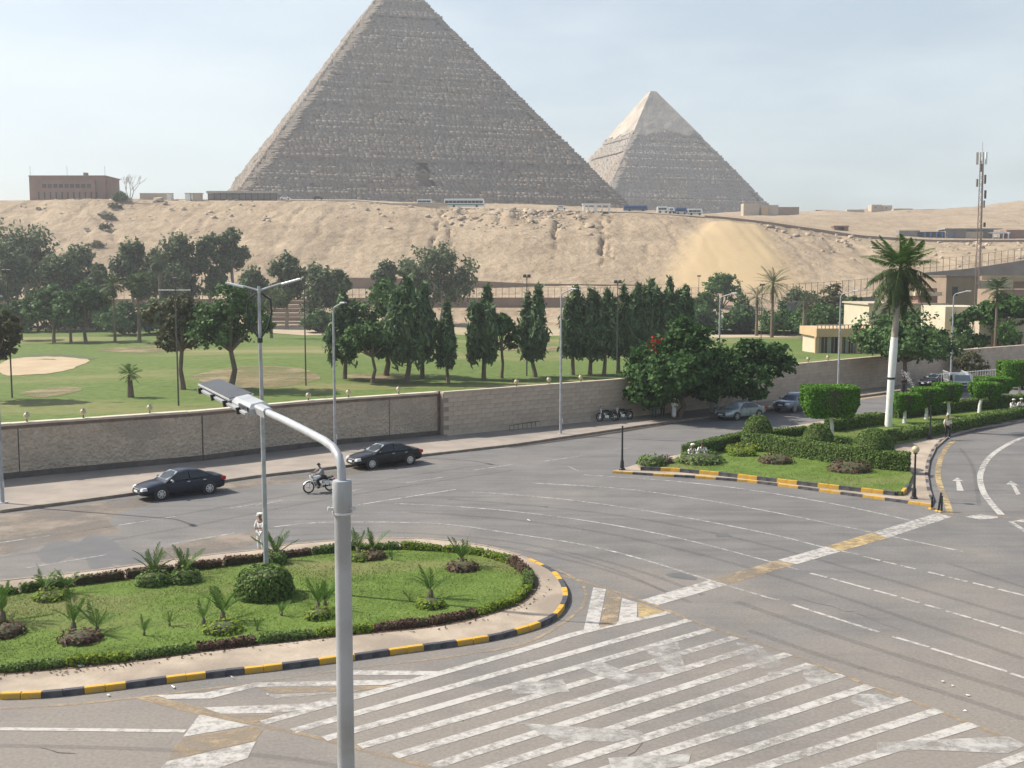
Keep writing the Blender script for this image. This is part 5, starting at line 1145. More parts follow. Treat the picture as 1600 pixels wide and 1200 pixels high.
street_lamp('street lamp rising behind the red flowered tree', 1122, 641, 462, al=1.5)
street_lamp('street lamp right of the largest box clipped tree by the upper road', 1309, 626, 458, al=1.5)
street_lamp('farthest street lamp behind the white truck', 1485, 602, 458, al=1.5)
def twin_lamp():
    p = G(417, 918, .175); H = at(410, 452, p.y).z-p.z; root = thing('twin_street_lamp', 'twin armed street lamp with curved scroll braces on the round island', 'street lamp', p)
    dx = (411-417)*p.y/F_PX*.4; W = p.y/F_PX
    MB().tube([(0, 0, -.1), (dx*.5, 0, H*.5), (dx, 0, H*.86), (dx, 0, H+.12)], [.10, .082, .066, .055], 12).build('pole', M['pole_paint'], root, smooth=True)
    MB().tube([(dx, 0, H*.825), (dx, 0, H*.84)], .10, 12).build('collar', M['black_metal'], root)
    for s_, (ue, ve) in ((-1, (362, 443)), (1, (474, 437))):
        e = Vector(((ue-411)*W+dx, -.3*s_, at(ue, ve, p.y).z-p.z)); a0 = Vector((dx, 0, H-.05))
        arm = MB().tube([a0, a0.lerp(e, .5)+Vector((0, 0, .03)), e], [.04, .036, .032], 8).build('arm', M['pole_paint'], root, smooth=True)
        d = (e-a0).normalized(); mb = MB(); mb.box(e-d*.25, (.75, .18, .07), M=d.to_track_quat('X', 'Z').to_matrix(), ch=.02); mb.build('lamp_head', M['grey_metal'], arm)
        mb = MB(); mb.tube([(dx, 0, H*.835), (dx+s_*.30, 0, H*.875), (dx+s_*.46, 0, H*.925), (dx+s_*.42, 0, H*.965), (dx+s_*.12, 0, H*.985)], .035, 8)
        mb.build('scroll_brace', M['black_metal'], root, smooth=True)
twin_lamp()
def solar_lamp():
    p = Vector((-.92, 5.98, 0)); root = thing('solar_street_lamp', 'grey solar street lamp in the foreground with bent arm and flat panel head', 'street lamp', p); d = Vector((-.455, .89, 0)).normalized()
    MB().tube([(0, 0, 0), (0, 0, 5), (0, 0, 10.76)], [.075, .055, .0445], 24).build('pole', M['pole_paint'], root, smooth=True)
    MB().lathe([(.047, 10.72), (.0525, 10.725), (.0525, 10.885), (.050, 10.895), (.024, 10.897)], n=28).build('sleeve', M['pole_paint'], root, smooth=True)
    MB().tube([(0, 0, 10.712), (0, 0, 10.724)], .056, 24).build('clamp_ring', M['grey_metal'], root)
    for a in (R(200), R(-25), R(80)):
        b = MB(); q = Vector((math.cos(a), math.sin(a), 0)); b.tube([q*.05+Vector((0, 0, 10.745)), q*.078+Vector((0, 0, 10.745))], .007, 6); b.tube([q*.07+Vector((0, 0, 10.745)), q*.08+Vector((0, 0, 10.745))], .012, 6); b.build('bolt', M['grey_metal'], root)
    pts = [Vector((0, 0, 10.80)), Vector((0, 0, 10.90)), Vector((0, 0, 10.965))+d*.008, Vector((0, 0, 11.02))+d*.05, Vector((0, 0, 11.055))+d*.14, Vector((0, 0, 11.072))+d*.30, Vector((0, 0, 11.085))+d*.7, Vector((0, 0, 11.095))+d*1.1, Vector((0, 0, 11.10))+d*1.6]
    pts = pts[:2]+[q for a, b in zip(pts[1:-1], pts[2:]) for q in (a.lerp(b, .5), b)]
    MB().tube(pts, .0235, 18).build('arm', M['pole_paint'], root, smooth=True)
    hd = Vector((0, 0, 11.10))+d*1.55; Mx = Matrix.Rotation(math.atan2(d.y, d.x), 3, 'Z') @ Matrix.Rotation(R(-1.0), 3, 'Y') @ Matrix.Rotation(R(-10), 3, 'X')
    def bx(name, c, s_, m_, ch=0.0, par=root): b = MB(); b.box(hd+Mx @ Vector(c), s_, M=Mx, ch=ch); return b.build(name, M[m_], par)
    hs = bx('housing', (.42, 0, .0), (.50, .15, .075), 'pole_paint', .03)
    bx('driver_cover', (.30, .077, .0), (.24, .012, .05), 'solar', par=hs)
    bx('socket', (.08, 0, 0), (.26, .065, .06), 'pole_paint', .012)
    pn = bx('panel_frame', (1.20, 0, .02), (1.06, .18, .014), 'grey_metal'); bx('solar_panel', (1.20, 0, .029), (1.045, .168, .006), 'solar', par=pn)
    bx('light_strip', (.95, .06, -.014), (1.55, .09, .016), 'pole_paint')
    for t in (.35, .75, 1.15, 1.6): b = MB(); b.box(hd+Mx @ Vector((t, .106, -.012)), (.03, .03, .045), M=Mx); b.build('bracket', M['black_metal'], root)
solar_lamp()
def flood_pole(label, u, vb, vt, kind, z=0.0, r0=.07):
    p = G(u, vb, z); H = at(u, vt, p.y).z-z; root = thing('floodlight_pole', label, 'floodlight', p, 0, 'dark floodlight poles on the golf course')
    MB().tube([(0, 0, -.1), (0, 0, H)], [r0*1.2, r0*.8], 8).build('pole', M['dark_metal'], root, smooth=True)
    if kind == 'cross':
        MB().tube([(-1.55, 0, H-.9), (1.4, 0, H-.9)], .05, 6).build('crossbar', M['grey_metal'], root); MB().box((0, 0, H+.1), (.5, .35, .4), 0, .08).build('lamp_head', M['dark_metal'], root)
    else:
        MB().box((0, 0, H), (.9, .12, .1)).build('bracket', M['dark_metal'], root)
        for s_ in (-1, 1): MB().box((s_*.24, -.08, H+.16), (.40, .28, .34), 0, .06).build('lamp_head', M['dark_metal'], root)
for a in (('dark floodlight pole near the left edge of the lawn', 19, 622, 426, 'pair'), ('dark floodlight pole with a crossbar by the olive brown tree', 279, 634, 438, 'cross'), ('dark floodlight pole right of the twin armed lamp', 478, 604, 428, 'pair'), ('dark floodlight pole left of the pointed casuarina', 823, 588, 433, 'pair'), ('dark floodlight pole in front of the casuarina row', 964, 590, 442, 'pair'), ('floodlight pole beside the leaning date palm', 1189, 536, 446, 'pair'), ('small dark pole left of the bright green tree', 1091, 505, 432, 'pair')): flood_pole(*a)
def garden_post(label, u, vb, vt, globe, name='garden_lamp', z=.125):
    p = G(u, vb, z); H = at(u, vt, p.y).z-z; root = thing(name, label, 'lamp post', p, 0, 'black iron lamp posts round the garden island')
    MB().lathe([(.20, 0), (.20, .06), (.13, .12), (.11, .5), (.07, .62), (.055, H*.6), (.05, H-(.42 if globe else .05))], n=10).build('post', M['black_metal'], root, smooth=True)
    if globe:
        MB().lathe([(.05, H-.44), (.12, H-.40), (.10, H-.36)], n=10).build('collar', M['black_metal'], root); MB().ball((0, 0, H-.18), .2, 14).build('globe', M['cream_globe'], root, smooth=True)
    else: MB().lathe([(.05, H-.06), (.075, H-.04), (.06, H), (.02, H+.03)], n=8).build('finial', M['black_metal'], root)
garden_post('black iron post without a globe at the tip of the garden island', 972, 734, 666, False)
garden_post('black garden lamp with cream globe at the right end of the hedge', 1428, 779, 697, True)
garden_post('black post on the pavement left of the walking man', 1453, 686, 634, False)
garden_post('short dark leaning post behind the largest box clipped tree', 1333, 653, 618, False)
for i, (u, v, vt, tl) in enumerate([(1456, 795, 776, 0), (1466, 799, 770, .06), (1471, 800, 775, 0)]):
    p = G(u, v, .01); h = at(u, vt, p.y).z; root = thing('bollard', ('left of the three dark bollards at the tip of the pavement', 'tallest, leaning, of the three dark bollards at the pavement tip', 'right of the three dark bollards at the tip of the pavement')[i], 'bollard', p, 0, 'dark bollards at the pavement tip')
    MB().tube([(0, 0, 0), (tl*h*2, 0, h)], [.055, .05], 10).build('post', M['black_metal'], root, smooth=True); MB().box((0, 0, .03), (.3, .2, .06), R(20), .02).build('foot', M['kerb_yellow'], root)

# ================================================================== vehicles
def loft(mb, rings, closed_ends=True):
    n = len(rings[0]); vs_ = [q for r_ in rings for q in r_]; fs_ = [(i*n+k, i*n+(k+1) % n, (i+1)*n+(k+1) % n, (i+1)*n+k) for i in range(len(rings)-1) for k in range(n)]
    if closed_ends: fs_ += [tuple(range(n-1, -1, -1)), tuple((len(rings)-1)*n+k for k in range(n))]
    return mb.add(vs_, fs_)
SEDAN = dict(x=[-2.38, -2.30, -2.05, -1.6, -.9, 0, .9, 1.3, 1.75, 2.1, 2.30, 2.40], zt=[.66, .92, 1.00, 1.01, .97, .94, .92, .90, .83, .74, .66, .52], zb=[.40, .32, .27, .25, .2, .2, .2, .22, .24, .26, .28, .34], hw=[.64, .78, .85, .88, .89, .90, .89, .88, .86, .80, .70, .58],
             cx=[1.12, .95, .60, .25, -.25, -.80, -1.25, -1.65, -1.85], cz=[.92, 1.02, 1.23, 1.39, 1.45, 1.41, 1.24, 1.07, 1.0], ws=(.98, .30), rw=(-.86, -1.66), roof=1.45, win=([(.86, .98), (.30, 1.345), (-.24, 1.385), (-.24, .98)], [(-.31, .98), (-.31, 1.385), (-.80, 1.345), (-1.30, 1.12), (-1.36, .99)]), wb=1.36, wr=.33)
SUV = dict(x=[-2.2, -2.14, -1.95, -1.5, -.9, 0, .9, 1.3, 1.75, 2.05, 2.2, 2.26], zt=[.8, 1.05, 1.10, 1.10, 1.08, 1.06, 1.05, 1.04, 1.0, .93, .85, .7], zb=[.5, .4, .34, .32, .28, .28, .28, .3, .32, .34, .38, .44], hw=[.72, .84, .89, .92, .93, .93, .93, .92, .90, .85, .78, .66],
           cx=[1.05, .92, .62, .30, -.25, -1.1, -1.6, -1.95, -2.08], cz=[1.05, 1.15, 1.38, 1.56, 1.64, 1.62, 1.56, 1.25, 1.1], ws=(.94, .34), rw=(-1.66, -1.98), roof=1.63, win=([(.80, 1.10), (.34, 1.50), (-.24, 1.56), (-.24, 1.10)], [(-.31, 1.10), (-.31, 1.56), (-1.15, 1.53), (-1.62, 1.40), (-1.75, 1.12)]), wb=1.33, wr=.36)
def wheel(parent, x, y, r_, side, spokes=5):
    w = obj('wheel', MB().lathe([(r_*.66, -.11), (r_*.9, -.115), (r_, -.08), (r_, .08), (r_*.9, .115), (r_*.66, .11)], axis=(0, 1, 0), n=22).mesh('tyre', M['rubber'], True), parent, (x, y, r_))
    mb = MB(); mb.lathe([(r_*.66, -.02), (r_*.64, .02), (r_*.58, .03)], c=(0, side*.06, 0), axis=(0, side, 0), n=22); mb.build('rim_well', M['black_plastic'], w, smooth=True)
    mb = MB()
    for k in range(spokes): mb.box(Matrix.Rotation(6.283*k/spokes, 3, 'Y') @ Vector((r_*.33, side*.105, 0)), (r_*.62, .03, .06), M=Matrix.Rotation(6.283*k/spokes, 3, 'Y'))
    mb.lathe([(r_*.68, 0), (r_*.69, .02), (r_*.58, .025), (r_*.57, .0)], c=(0, side*.095, 0), axis=(0, side, 0), n=22); mb.lathe([(.06, 0), (.05, .03)], c=(0, side*.1, 0), axis=(0, side, 0), n=8)
    mb.build('rim', M['alloy'], w); return w
def car(label, S_, paint, front_px, rz, z=.012, spokes=5, group='cars on the upper road', offs=0.0, near=1):
    """front_px: where the near front wheel touches the road; near = +1 when the left side faces us"""
    c = Vector((math.cos(rz), math.sin(rz), 0)); l_ = Vector((-c.y, c.x, 0)); fp = G(front_px[0], front_px[1], z)
    root = thing('car', label, 'car', fp-c*S_['wb']-l_*near*.83, rz, group)
    rings = []
    for x, zt, zb, hw in zip(S_['x'], S_['zt'], S_['zb'], S_['hw']):
        h = zt-zb; half = [(hw*.80, zb), (hw*.96, zb+.10), (hw, zb+.38*h), (hw*.99, zb+.66*h), (hw*.955, zt-.06), (hw*.88, zt-.012), (hw*.45, zt+.012)]
        rings.append([(x, y, q) for y, q in half]+[(x, -y, q) for y, q in reversed(half)])
    body = loft(MB(), rings).build('body', M[paint], root, smooth=True)
    rings = []; zb0 = S_['cz'][-1]-.06
    for x, q in zip(S_['cx'], S_['cz']):
        f = (q-.95)/(S_['roof']-.95); yb, yt = .81, .81-.235*max(0, f); yb = .80; bz = .88 if S_ is SEDAN else 1.0
        half = [(yb, bz), (yt+.02, q-.05), (yt-.06, q-.008), (yt*.5, q+.012)]
        rings.append([(x, y, w) for y, w in half]+[(x, -y, w) for y, w in reversed(half)])
    loft(MB(), rings).build('cabin', M[paint], root, smooth=True)
    zr = S_['roof']
    def sy(q): return .80-(q-.95)*(.225/(zr-.95))+.022
    for s_ in (-1, 1):
        for P in S_['win']:
            b = MB(); v_ = [(x, s_*sy(q), q) for x, q in P]; b.add(v_ if s_ < 0 else v_[::-1], [tuple(range(len(v_)))]); b.add([(x, y-s_*.03, q) for x, y, q in (v_ if s_ < 0 else v_[::-1])], [tuple(range(len(v_)-1, -1, -1))]); b.build('side_window', M['glass'], root)
        for x in (.92, -.28, -1.22):
            b = MB(); b.box((x, s_*.905, .62), (.012, .012, .52)); b.build('door_seam', M['black_plastic'], root)
        for x in (-.08, -1.0): MB().box((x-.08, s_*.905, .86 if S_ is SEDAN else .98), (.2, .03, .035), 0, .01).build('door_handle', M['chrome'], root)
        MB().box((.78, s_*.98, 1.0 if S_ is SEDAN else 1.14), (.12, .2, .13), 0, .04).build('mirror', M[paint if s_*near < 0 else 'chrome'] if paint == 'navy' else M[paint], root)
        for wx in (-S_['wb'], S_['wb']):
            MB().lathe([(S_['wr']+.075, 0), (S_['wr']+.075, .02), (S_['wr']+.06, .025)], c=(wx, s_*.878, S_['wr']), axis=(0, s_, 0), n=24).build('wheel_arch', M['black_plastic'], root)
            wheel(root, wx, s_*.80, S_['wr'], s_, spokes)
        zt_ = S_['zt'][9]
        MB().add([(2.12, s_*.84, zt_-.02), (2.30, s_*.735, zt_-.05), (2.365, s_*.50, zt_-.10), (2.395, s_*.50, zt_-.20), (2.345, s_*.72, zt_-.20), (2.10, s_*.865, zt_-.16), (2.05, s_*.60, zt_-.01), (2.30, s_*.5, zt_-.06)], [(0, 1, 4, 5), (1, 2, 3, 4), (0, 6, 7, 1), (1, 7, 2)] if s_ < 0 else [(5, 4, 1, 0), (4, 3, 2, 1), (1, 7, 6, 0), (2, 7, 1)]).build('headlight', M['lamp_glass'], root)
        zt_ = S_['zt'][1]; xr = S_['x'][0]
        MB().box((xr+.16, s_*.745, zt_-.10), (.30, .20, .19), -s_*R(14), .03).build('taillight', M['red_lamp'], root)
    def strip(x0, x1, y0, y1, off):
        z0 = np.interp(-x0, [-q for q in S_['cx']], S_['cz']); z1 = np.interp(-x1, [-q for q in S_['cx']], S_['cz']); n_ = Vector((z0-z1, 0, x0-x1)); n_ = n_ if n_.z > 0 else -n_; n_.normalize(); n_ *= off
        return [(x0+n_.x, -y0, z0+n_.z), (x0+n_.x, y0, z0+n_.z), (x1+n_.x, y1, z1+n_.z), (x1+n_.x, -y1, z1+n_.z)]
    q = strip(S_['ws'][0], S_['ws'][1], .70, .53, .022); MB().add(q, [(0, 1, 2, 3), (3, 2, 1, 0)][:1]).build('windscreen', M['screen'], root)
    q = strip(S_['rw'][0], S_['rw'][1], .52, .66, .022); MB().add(q, [(0, 1, 2, 3)]).build('rear_window', M['glass'], root)
    zf = S_['zt'][10]; xf = S_['x'][-1]
    MB().box((xf-.03, 0, zf-.09), (.06, .9, .12), 0, .02).build('grille', M['black_plastic'], root)
    MB().box((xf-.02, 0, zf-.02), (.06, .92, .03), 0, .01).build('chrome_bar', M['chrome'], root)
    MB().box((xf-.0, 0, zf-.22), (.05, 1.1, .07), 0, .02).build('lower_grille', M['black_plastic'], root)
    MB().box((xf+.015, 0, zf-.16), (.03, .44, .11)).build('number_plate', M['white'], root)
    MB().box((S_['x'][0]-.01, 0, .62), (.03, .44, .11)).build('number_plate', M['white'], root)
    return root
M['screen'] = surf('windscreen_glass', (.20, .25, .25), (.26, .31, .30), 1.5, .06, spec=.8)
car('navy blue sedan with silver wheels driving along the kerb at the left', SEDAN, 'navy', (252, 781.5), R(219), spokes=7)
car('black sedan beside the kerb, just right of the motorcycle rider', SEDAN, 'black_car', (581, 733), R(216), spokes=9)
car('pale silver sedan parked in the shade under the bushy tree', SEDAN, 'silver_car', (1151, 657), R(217))
car('slate blue sport utility car left of the largest box clipped tree', SUV, 'grey_car', (1241, 645), R(224))
car('black sedan half hidden behind the small clipped trees', SEDAN, 'black_car', (1462, 606), R(215))
car('dark sedan cut by the right edge of the frame', SEDAN, 'black_car', (1600, 609), R(212))
def truck():
    p = G(1505, 612, .012); rz = R(262); root = thing('truck', 'small white truck with slatted cargo bed facing the camera', 'truck', p+Vector((.2, 1.6, 0)), rz)
    prof = [(1.0, .45), (1.32, .45), (1.36, .62), (1.33, 1.05), (1.10, 1.72), (.98, 1.84), (-.25, 1.86), (-.30, .45)]
    loft(MB(), [[(x, y*w, q) for x, q in prof] for y, w in ((-1, .86), (-1, .93), (1, .93), (1, .86))] and [[(x-(.05 if abs(y) > .9 else 0), y, q-(.04 if abs(y) > .9 else 0)) for x, q in prof] for y in (-.95, -.86, .86, .95)]).build('cab', M['white_car'], root)
    MB().add([(1.352, -.80, 1.08), (1.352, .80, 1.08), (1.135, .74, 1.68), (1.135, -.74, 1.68)], [(0, 1, 2, 3)]).build('windscreen', M['screen'], root)
    for s_ in (-1, 1):
        b = MB(); v_ = [(1.12, s_*.957, 1.10), (.95, s_*.957, 1.62), (.05, s_*.957, 1.62), (.05, s_*.957, 1.10)]; b.add(v_ if s_ < 0 else v_[::-1], [(0, 1, 2, 3)] if s_ > 0 else [(3, 2, 1, 0)]); b.add(v_, [(0, 1, 2, 3)] if s_ < 0 else [(3, 2, 1, 0)]); b.build('side_window', M['glass'], root)
        MB().box((1.36, s_*.68, .72), (.06, .34, .2), 0, .03).build('headlight', M['lamp_glass'], root)
        MB().box((1.22, s_*1.12, 1.35), (.08, .16, .3), 0, .02).build('mirror', M['black_plastic'], root)
        for x in (.85, -2.2): wheel(root, x, s_*.82, .36, s_)
        for k in range(9): MB().box((-.55-k*.32, s_*.93, 1.35), (.06, .03, .9)).build('slat', M['white_car'], root)
        for q in (.95, 1.8): MB().box((-1.8, s_*.95, q), (2.7, .03, .07)).build('rail', M['white_car'], root)
    MB().box((1.40, 0, .50), (.12, 1.8, .2), 0, .03).build('bumper', M['black_plastic'], root); MB().box((1.375, 0, .80), (.04, .9, .16)).build('grille', M['black_plastic'], root)
    MB().box((-1.75, 0, .72), (2.8, 1.86, .14)).build('cargo_bed', M['greywall'], root); MB().box((-1.6, 0, .5), (3.4, .7, .2)).build('chassis', M['black_plastic'], root)
truck()
def motorcycle(label, p, rz, paint='white_car', lean=0.0):
    root = thing('motorcycle', label, 'motorcycle', p, rz, 'motorcycles'); root.rotation_euler = (lean, 0, rz)
    for x, nm in ((.66, 'front'), (-.62, 'rear')):
        b = MB(); r_ = .30; n, m_ = 20, 8
        b.add([((r_+.045*math.cos(6.283*j/m_))*math.cos(6.283*i/n)+x, .045*math.sin(6.283*j/m_), (r_+.045*math.cos(6.283*j/m_))*math.sin(6.283*i/n)+r_+.045) for i in range(n) for j in range(m_)], [(i*m_+j, ((i+1) % n)*m_+j, ((i+1) % n)*m_+(j+1) % m_, i*m_+(j+1) % m_) for i in range(n) for j in range(m_)])
        w = b.build('wheel', M['rubber'], root, smooth=True); b = MB()
        for k in range(8): a = 6.283*k/8; b.tube([(x, 0, .345), (x+.28*math.cos(a), 0, .345+.28*math.sin(a))], .006, 4)
        b.lathe([(.27, -.02), (.275, 0), (.27, .02)], c=(x, 0, .345), axis=(0, 1, 0), n=18) if False else b.lathe([(.07, -.06), (.07, .06)], c=(x, 0, .345), axis=(0, 1, 0), n=10)
        b.build('spokes', M['chrome'], w)
        b = MB(); r2 = .375; ang = [R(20+20*i) for i in range(8)] if nm == 'rear' else [R(30+18*i) for i in range(7)]
        loft(b, [[(x+r2*math.cos(a)*q, y, .345+r2*math.sin(a)*q) for y, q in ((-.07, .96), (0, 1.02), (.07, .96), (.07, .94), (-.07, .94))] for a in ang]); b.build('mudguard', M[paint], root, smooth=True)
    for s_ in (-1, 1):
        MB().tube([(.66, s_*.075, .345), (.46, s_*.075, .98)], .025, 8).build('fork', M['chrome'], root, smooth=True)
        MB().tube([(-.62, s_*.09, .36), (-.42, s_*.11, .70)], .03, 8).build('shock_absorber', M['chrome'], root, smooth=True)
        MB().tube([(.46, 0, 1.0), (.42, s_*.18, 1.06), (.32, s_*.36, 1.04)], .015, 6).build('handlebar', M['chrome'], root, smooth=True)
        MB().lathe([(.05, 0), (.055, .01)], c=(.42, s_*.30, 1.2), axis=(1, 0, 0), n=10).build('mirror', M['black_plastic'], root)
    b = MB(); b.tube([(.44, 0, .92), (.2, 0, .74), (-.1, 0, .72), (-.5, 0, .70)], .03, 8); b.tube([(.44, 0, .9), (.25, 0, .35), (-.1, 0, .28), (-.3, 0, .5)], .026, 8); b.tube([(-.62, .06, .345), (-.1, .06, .32)], .025, 6); b.tube([(-.62, -.06, .345), (-.1, -.06, .32)], .025, 6); b.build('frame', M['black_metal'], root, smooth=True)
    loft(MB(), [[(x, y*w, q) for y, q in ((-.13, .74), (-.15, .84), (-.08, .93), (.08, .93), (.15, .84), (.13, .74))] for x, w in ((.42, .45), (.34, .9), (.15, 1), (-.08, .8), (-.14, .5))]).build('fuel_tank', M[paint], root, smooth=True)
    loft(MB(), [[(x, y*w, q+dz) for y, q in ((-.13, .74), (-.14, .80), (0, .84), (.14, .80), (.13, .74))] for x, w, dz in ((-.1, .7, -.01), (-.3, 1, 0), (-.6, 1, .02), (-.78, .7, .06))]).build('seat', M['black_plastic'], root, smooth=True)
    b = MB(); b.box((.08, 0, .40), (.34, .26, .22), 0, .04); b.lathe([(.09, 0), (.10, .08), (.09, .22)], c=(.16, 0, .46), axis=(.5, 0, 1), n=10); b.build('engine', M['alloy'], root)
    MB().tube([(.2, -.12, .34), (.0, -.15, .24), (-.4, -.16, .26), (-.8, -.17, .36)], [.025, .03, .045, .05], 8).build('exhaust', M['chrome'], root, smooth=True)
    MB().lathe([(.04, -.1), (.09, -.04), (.10, .02), (.02, .04)], c=(.56, 0, .93), axis=(1, 0, -.1), n=12).build('headlight', M['lamp_glass'], root, smooth=True)
    MB().box((-.86, 0, .68), (.06, .12, .08)).build('taillight', M['red_lamp'], root)
    for s_ in (-1, 1): MB().box((-.3, s_*.16, .55), (.28, .05, .2), 0, .02).build('side_panel', M[paint], root)
    return root
mc = G(500, 769, .012); motorcycle('white motorcycle ridden along the road between the two dark sedans', mc, R(213))
motorcycle('parked motorcycle leaning at the wall, nearer one of two', G(949, 658, .15), R(200), 'black_car', R(8))
motorcycle('parked motorcycle at the wall, behind the nearer one', G(974, 656, .15), R(205), 'black_car', R(8))
# ================================================================== people
def skin_part(name, V, E, Rd, mat, parent, sub=1):
    me = bpy.data.meshes.new(name); me.from_pydata([tuple(v) for v in V], E, []); o = bpy.data.objects.new(name, me); COL.objects.link(o)
    m = o.modifiers.new('skin', 'SKIN'); m.use_smooth_shade = True; m.branch_smoothing = .6
    for i, sv in enumerate(me.skin_vertices[0].data): r_ = Rd[i]; sv.radius = (r_, r_) if not hasattr(r_, '__len__') else r_; sv.use_root = (i == 0)
    s_ = o.modifiers.new('sub', 'SUBSURF'); s_.levels = sub; s_.render_levels = sub
    dg = bpy.context.evaluated_depsgraph_get(); nm = bpy.data.meshes.new_from_object(o.evaluated_get(dg)); bpy.data.objects.remove(o); bpy.data.meshes.remove(me)
    nm.materials.clear(); nm.materials.append(mat)
    for p in nm.polygons: p.use_smooth = True
    return obj(name, nm, parent)
BASE = dict(pel=(0, 0, .93), sp=(0, 0, 1.10), ch=(0, 0, 1.30), nk=(0, .01, 1.48), h0=(0, .03, 1.55), h1=(0, .04, 1.63), h2=(0, .02, 1.70), sl=(-.19, 0, 1.40), el=(-.25, -.02, 1.13), wl=(-.26, .08, .90), sr=(.19, 0, 1.40), er=(.25, -.02, 1.13), wr=(.26, .08, .90), hl=(-.10, 0, .88), kl=(-.11, .02, .49), al=(-.11, -.01, .09), hr=(.10, 0, .88), kr=(.11, .02, .49), ar=(.11, -.01, .09))
def person(label, loc, rz, top='cloth_white', bottom='cloth_black', pose=None, hat=None, robe=False, s=1.0, group=None, shoes='cloth_black', hat_mat='cloth_white'):
    root = thing('person', label, 'person', loc, rz, group); root.scale = (s, s, s); J = {k: Vector(v) for k, v in BASE.items()}; J.update({k: Vector(v) for k, v in (pose or {}).items()})
    V, E, Rd = [], [], []; ix = {}
    def add(k, p, r_, par=None):
        ix[k] = len(V); V.append(p); Rd.append(r_)
        if par is not None: E.append((ix[par], ix[k]))
    add('pel', J['pel'], (.15, .11)); add('sp', J['sp'], (.135, .10), 'pel'); add('ch', J['ch'], (.16, .11), 'sp'); add('nk', J['nk'], .055, 'ch'); add('h0', J['h0'], .075, 'nk'); add('h1', J['h1'], (.082, .098), 'h0'); add('h2', J['h2'], .06, 'h1')
    for s_ in 'lr':
        add('s'+s_, J['s'+s_], .065, 'ch'); add('e'+s_, J['e'+s_], .046, 's'+s_); add('w'+s_, J['w'+s_], .032, 'e'+s_)
        d = (J['w'+s_]-J['e'+s_]).normalized(); sd = 1 if s_ == 'r' else -1; add('p'+s_, J['w'+s_]+d*.07, (.036, .022), 'w'+s_)
        side = d.cross(Vector((0, 1, .2))).normalized()
        for f, (o_, L_) in enumerate(((-.028, .075), (-.009, .09), (.010, .082), (.027, .065))): add('f%d%s' % (f, s_), J['w'+s_]+d*(.09+L_)+side*o_, .009, 'p'+s_)
        add('t'+s_, J['w'+s_]+d*.08+side*.055+Vector((0, .03, 0)), .010, 'w'+s_)
        add('h_'+s_, J['h'+s_], .095, 'pel'); add('k'+s_, J['k'+s_], .062, 'h_'+s_); add('a'+s_, J['a'+s_], .042, 'k'+s_); fw = Vector((0, .17, -.05)) if not pose or 'toe' not in pose else Vector(pose['toe']); add('o'+s_, J['a'+s_]+fw, .038, 'a'+s_)
    skin_part('body', V, E, Rd, M['skin'], root)
    if robe:
        hem = (J['al']+J['ar'])/2+Vector((0, 0, .03)); skin_part('robe', [J['ch']+Vector((0, 0, .08)), J['ch'], J['sp'], J['pel'], (J['pel']+hem)/2, hem], [(i, i+1) for i in range(5)], [(.12, .09), (.185, .135), (.17, .135), (.19, .16), (.21, .19), (.235, .22)], M[top], root)
        for s_ in 'lr': skin_part('sleeve', [J['s'+s_], J['e'+s_], J['e'+s_].lerp(J['w'+s_], .9)], [(0, 1), (1, 2)], [.085, .075, .07], M[top], root)
    else:
        skin_part('shirt', [J['sp'], J['pel']+Vector((0, 0, -.02)), J['ch'], J['ch'].lerp(J['nk'], .75), J['sl'], J['el'], J['el'].lerp(J['wl'], .35), J['sr'], J['er'], J['er'].lerp(J['wr'], .35)], [(0, 1), (0, 2), (2, 3), (2, 4), (4, 5), (5, 6), (2, 7), (7, 8), (8, 9)], [(.16, .125), (.17, .135), (.185, .13), .065, .085, .066, .06, .085, .066, .06], M[top], root)
        skin_part('trousers', [J['pel'], J['hl'], J['kl'], J['al']+Vector((0, 0, .03)), J['hr'], J['kr'], J['ar']+Vector((0, 0, .03))], [(0, 1), (1, 2), (2, 3), (0, 4), (4, 5), (5, 6)], [(.165, .13), .115, .085, .07, .115, .085, .07], M[bottom], root)
    fw = Vector((0, .17, -.05)) if not pose or 'toe' not in pose else Vector(pose['toe'])
    for s_ in 'lr': skin_part('shoe', [J['a'+s_]+fw*.1-Vector((0, 0, .03)), J['a'+s_]+fw*1.1], [(0, 1)], [.055, .048], M[shoes], root)
    hd = (J['h1']-J['h0']).normalized(); c = J['h1']
    q = hd.to_track_quat('Z', 'Y').to_matrix(); mb = MB()
    mb.add([c+q @ Vector((.094*math.cos(a)*math.sin(b), .108*math.sin(a)*math.sin(b)-.018, .105*math.cos(b)+.01)) for b in (.05, .5, 1.0, 1.45) for a in [6.283*k/12 for k in range(12)]], [(i*12+k, i*12+(k+1) % 12, (i+1)*12+(k+1) % 12, (i+1)*12+k) for i in range(3) for k in range(12)]); mb.build('hair', M['hair'], root, smooth=True)
    mb = MB()
    for s_ in (-1, 1): mb.ball(c+q @ Vector((s_*.033, .088, -.01)), .012, 6)
    mb.build('eyes', M['hair'], root); mb = MB(); mb.tube([c+q @ Vector((0, .095, -.0)), c+q @ Vector((0, .118, -.04))], [.008, .014], 6); mb.build('nose', M['skin'], root)
    if hat == 'cap':
        mb = MB(); mb.lathe([(.105, .04), (.112, .06), (.13, .10), (.125, .115), (.02, .12)], c=c, n=16); mb.box(c+Vector((0, .12, .045)), (.15, .09, .012)); mb.build('cap', M[hat_mat], root)
    elif hat == 'turban':
        mb = MB(); mb.lathe([(.10, .0), (.125, .03), (.125, .08), (.09, .115), (.02, .12)], c=c, n=14); mb.build('headcloth', M[hat_mat], root, smooth=True)
    return root
